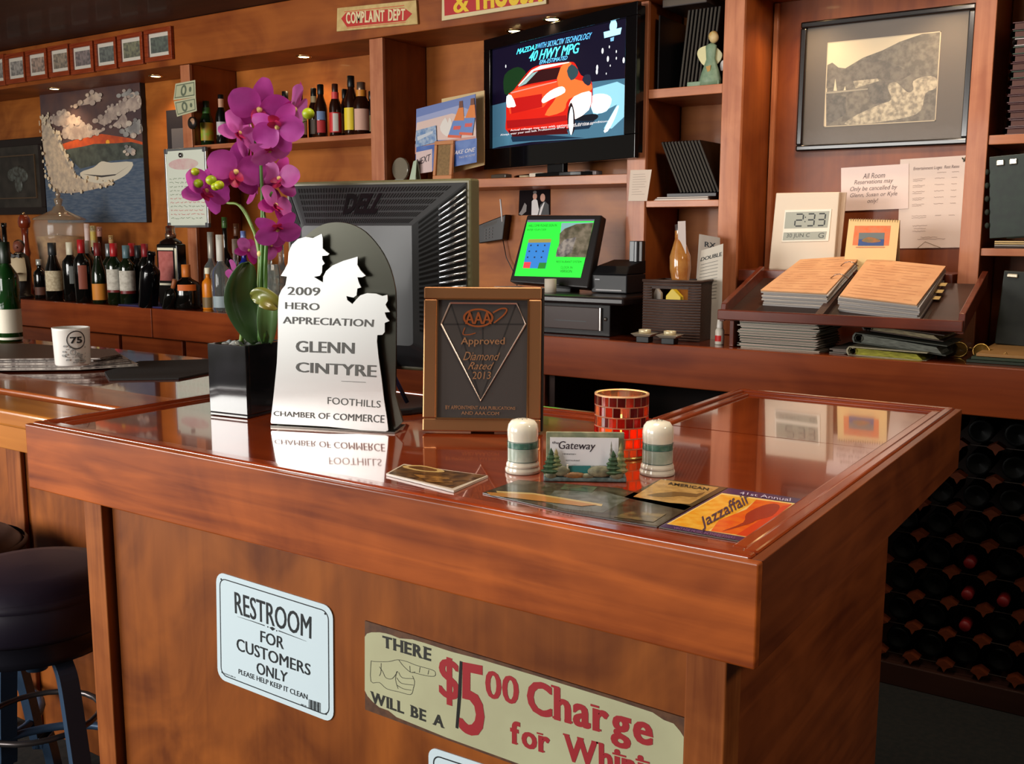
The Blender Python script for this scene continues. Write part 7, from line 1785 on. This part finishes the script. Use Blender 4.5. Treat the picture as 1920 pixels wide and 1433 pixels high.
leaf([(487, 640), (462, 590), (452, 545), (466, 490)], .0315, flat((40, 62, 30), .3, coat=.3, noise=(50, 76, 38), nscale=10), (0, -.01, -.02, -.03))
leaf([(500, 645), (500, 610), (502, 570), (505, 545)], .018, flat((80, 116, 66), .35, noise=(96, 130, 80), nscale=20), (.01, 0, 0, .01), tw=.1)
leaf([(472, 560), (487, 556), (508, 566), (522, 578)], .0175, flat((122, 104, 40), .3, coat=.2, noise=(110, 116, 50), nscale=12), (-.02, -.025, -.02, -.01), tw=.8)
# blooms
PK = [flat((206, 84, 184), .5, transl=.3, noise=(186, 62, 160), nscale=25), flat((176, 36, 120), .5, transl=.3, noise=(190, 64, 160), nscale=25), flat((214, 110, 190), .5, transl=.3, noise=(194, 84, 170), nscale=25)]
LIPM = flat((190, 40, 80), .5, transl=.2, noise=(170, 30, 110), nscale=60); YLW = flat((220, 190, 120), .5); BUD = flat((170, 180, 20), .4, noise=(140, 160, 20), nscale=30)
def petal(parent, L, Wd, ang_, mt, cup=.35, tilt_=.25, name='petal', y0=0):
    V = []; fs = []; nu, nv = 7, 5
    for i in range(nu):
        u = i/(nu-1); w_ = Wd*math.sin(PI*(.08+.84*u))**.7*(.5 if i == 0 else 1)
        for j in range(nv):
            s_ = -1+2*j/(nv-1)
            V.append((s_*w_, -math.sin(u*PI*.5)*cup*L*.3+cup*Wd*s_*s_*-.35*1 + u*u*tilt_*L, L*u))
    for i in range(nu-1):
        for j in range(nv-1): fs.append((i*nv+j, i*nv+j+1, (i+1)*nv+j+1, (i+1)*nv+j))
    mb = MB().add(V, fs, 0, True).xf(Matrix.Translation((0, y0, 0)) @ Matrix.Rotation(ang_, 4, 'Y'))
    o_ = part(name, mb, mt, parent); s_ = o_.modifiers.new('sub', 'SUBSURF'); s_.levels = 1; s_.render_levels = 1; return o_
def bloom(px, py, rpx, dy, yaw, pitch, roll, pk=0, lip=True):
    c = op(px, py, dy); r = rpx*.00088
    e = part('bloom', MB().ball((0, -.002, 0), r*.1, seg=8, rings=6), YLW, t)
    e.location = c; e.rotation_euler = (R(pitch), R(roll), R(yaw))
    m1, m2 = PK[pk], PK[(pk+1) % 3 if pk < 2 else 0]
    for a_ in (0, 125, 235): petal(e, r*1.0, r*.34, R(a_), m1, .3, .2, y0=.002)
    for a_ in (72, 288): petal(e, r*1.02, r*.52, R(a_), m2 if pk == 1 else m1, .45, .1)
    if lip:
        petal(e, r*.5, r*.22, R(180), LIPM, -.6, -.7, 'lip', -.004); petal(e, r*.32, r*.14, R(140), LIPM, -.4, -.9, 'lip', -.004); petal(e, r*.32, r*.14, R(220), LIPM, -.4, -.9, 'lip', -.004)
    return e
bloom(486, 205, 62, -.01, 52, 28, 10, 0)
bloom(448, 250, 46, -.03, 75, -15, 40, 2)
bloom(550, 205, 60, .03, 120, 20, 20, 1, False)
bloom(520, 238, 52, -.02, 20, -18, 165, 0)
bloom(505, 282, 40, -.01, 40, -50, 160, 2)
bloom(442, 322, 58, -.03, 55, 10, 10, 0)
bloom(386, 358, 50, -.05, 70, -10, 25, 0)
bloom(480, 345, 48, .03, 150, 10, 20, 1, False)
bloom(524, 335, 46, .03, 10, -10, 10, 1)
bloom(516, 385, 44, .01, 80, -20, 30, 1)
bloom(520, 430, 46, .0, 45, -35, 170, 0)
bloom(440, 520, 38, .05, 100, -20, 50, 2, False)
bloom(466, 470, 30, .04, 60, -20, 30, 1, False)
bloom(508, 460, 30, .02, 30, -40, 120, 1, False)
bloom(470, 270, 38, .03, 110, -20, 80, 1, False)
for x, y, r_ in ((366, 322, 8), (372, 344, 9), (396, 338, 10), (411, 347, 9), (578, 213, 11), (404, 350, 8)):
    part('bud', MB().ball(tuple(op(x, y, -.07 if x < 500 else -.01)), r_*.0009, seg=10, rings=7, sc=(1.1, 1, .95)), BUD, t)
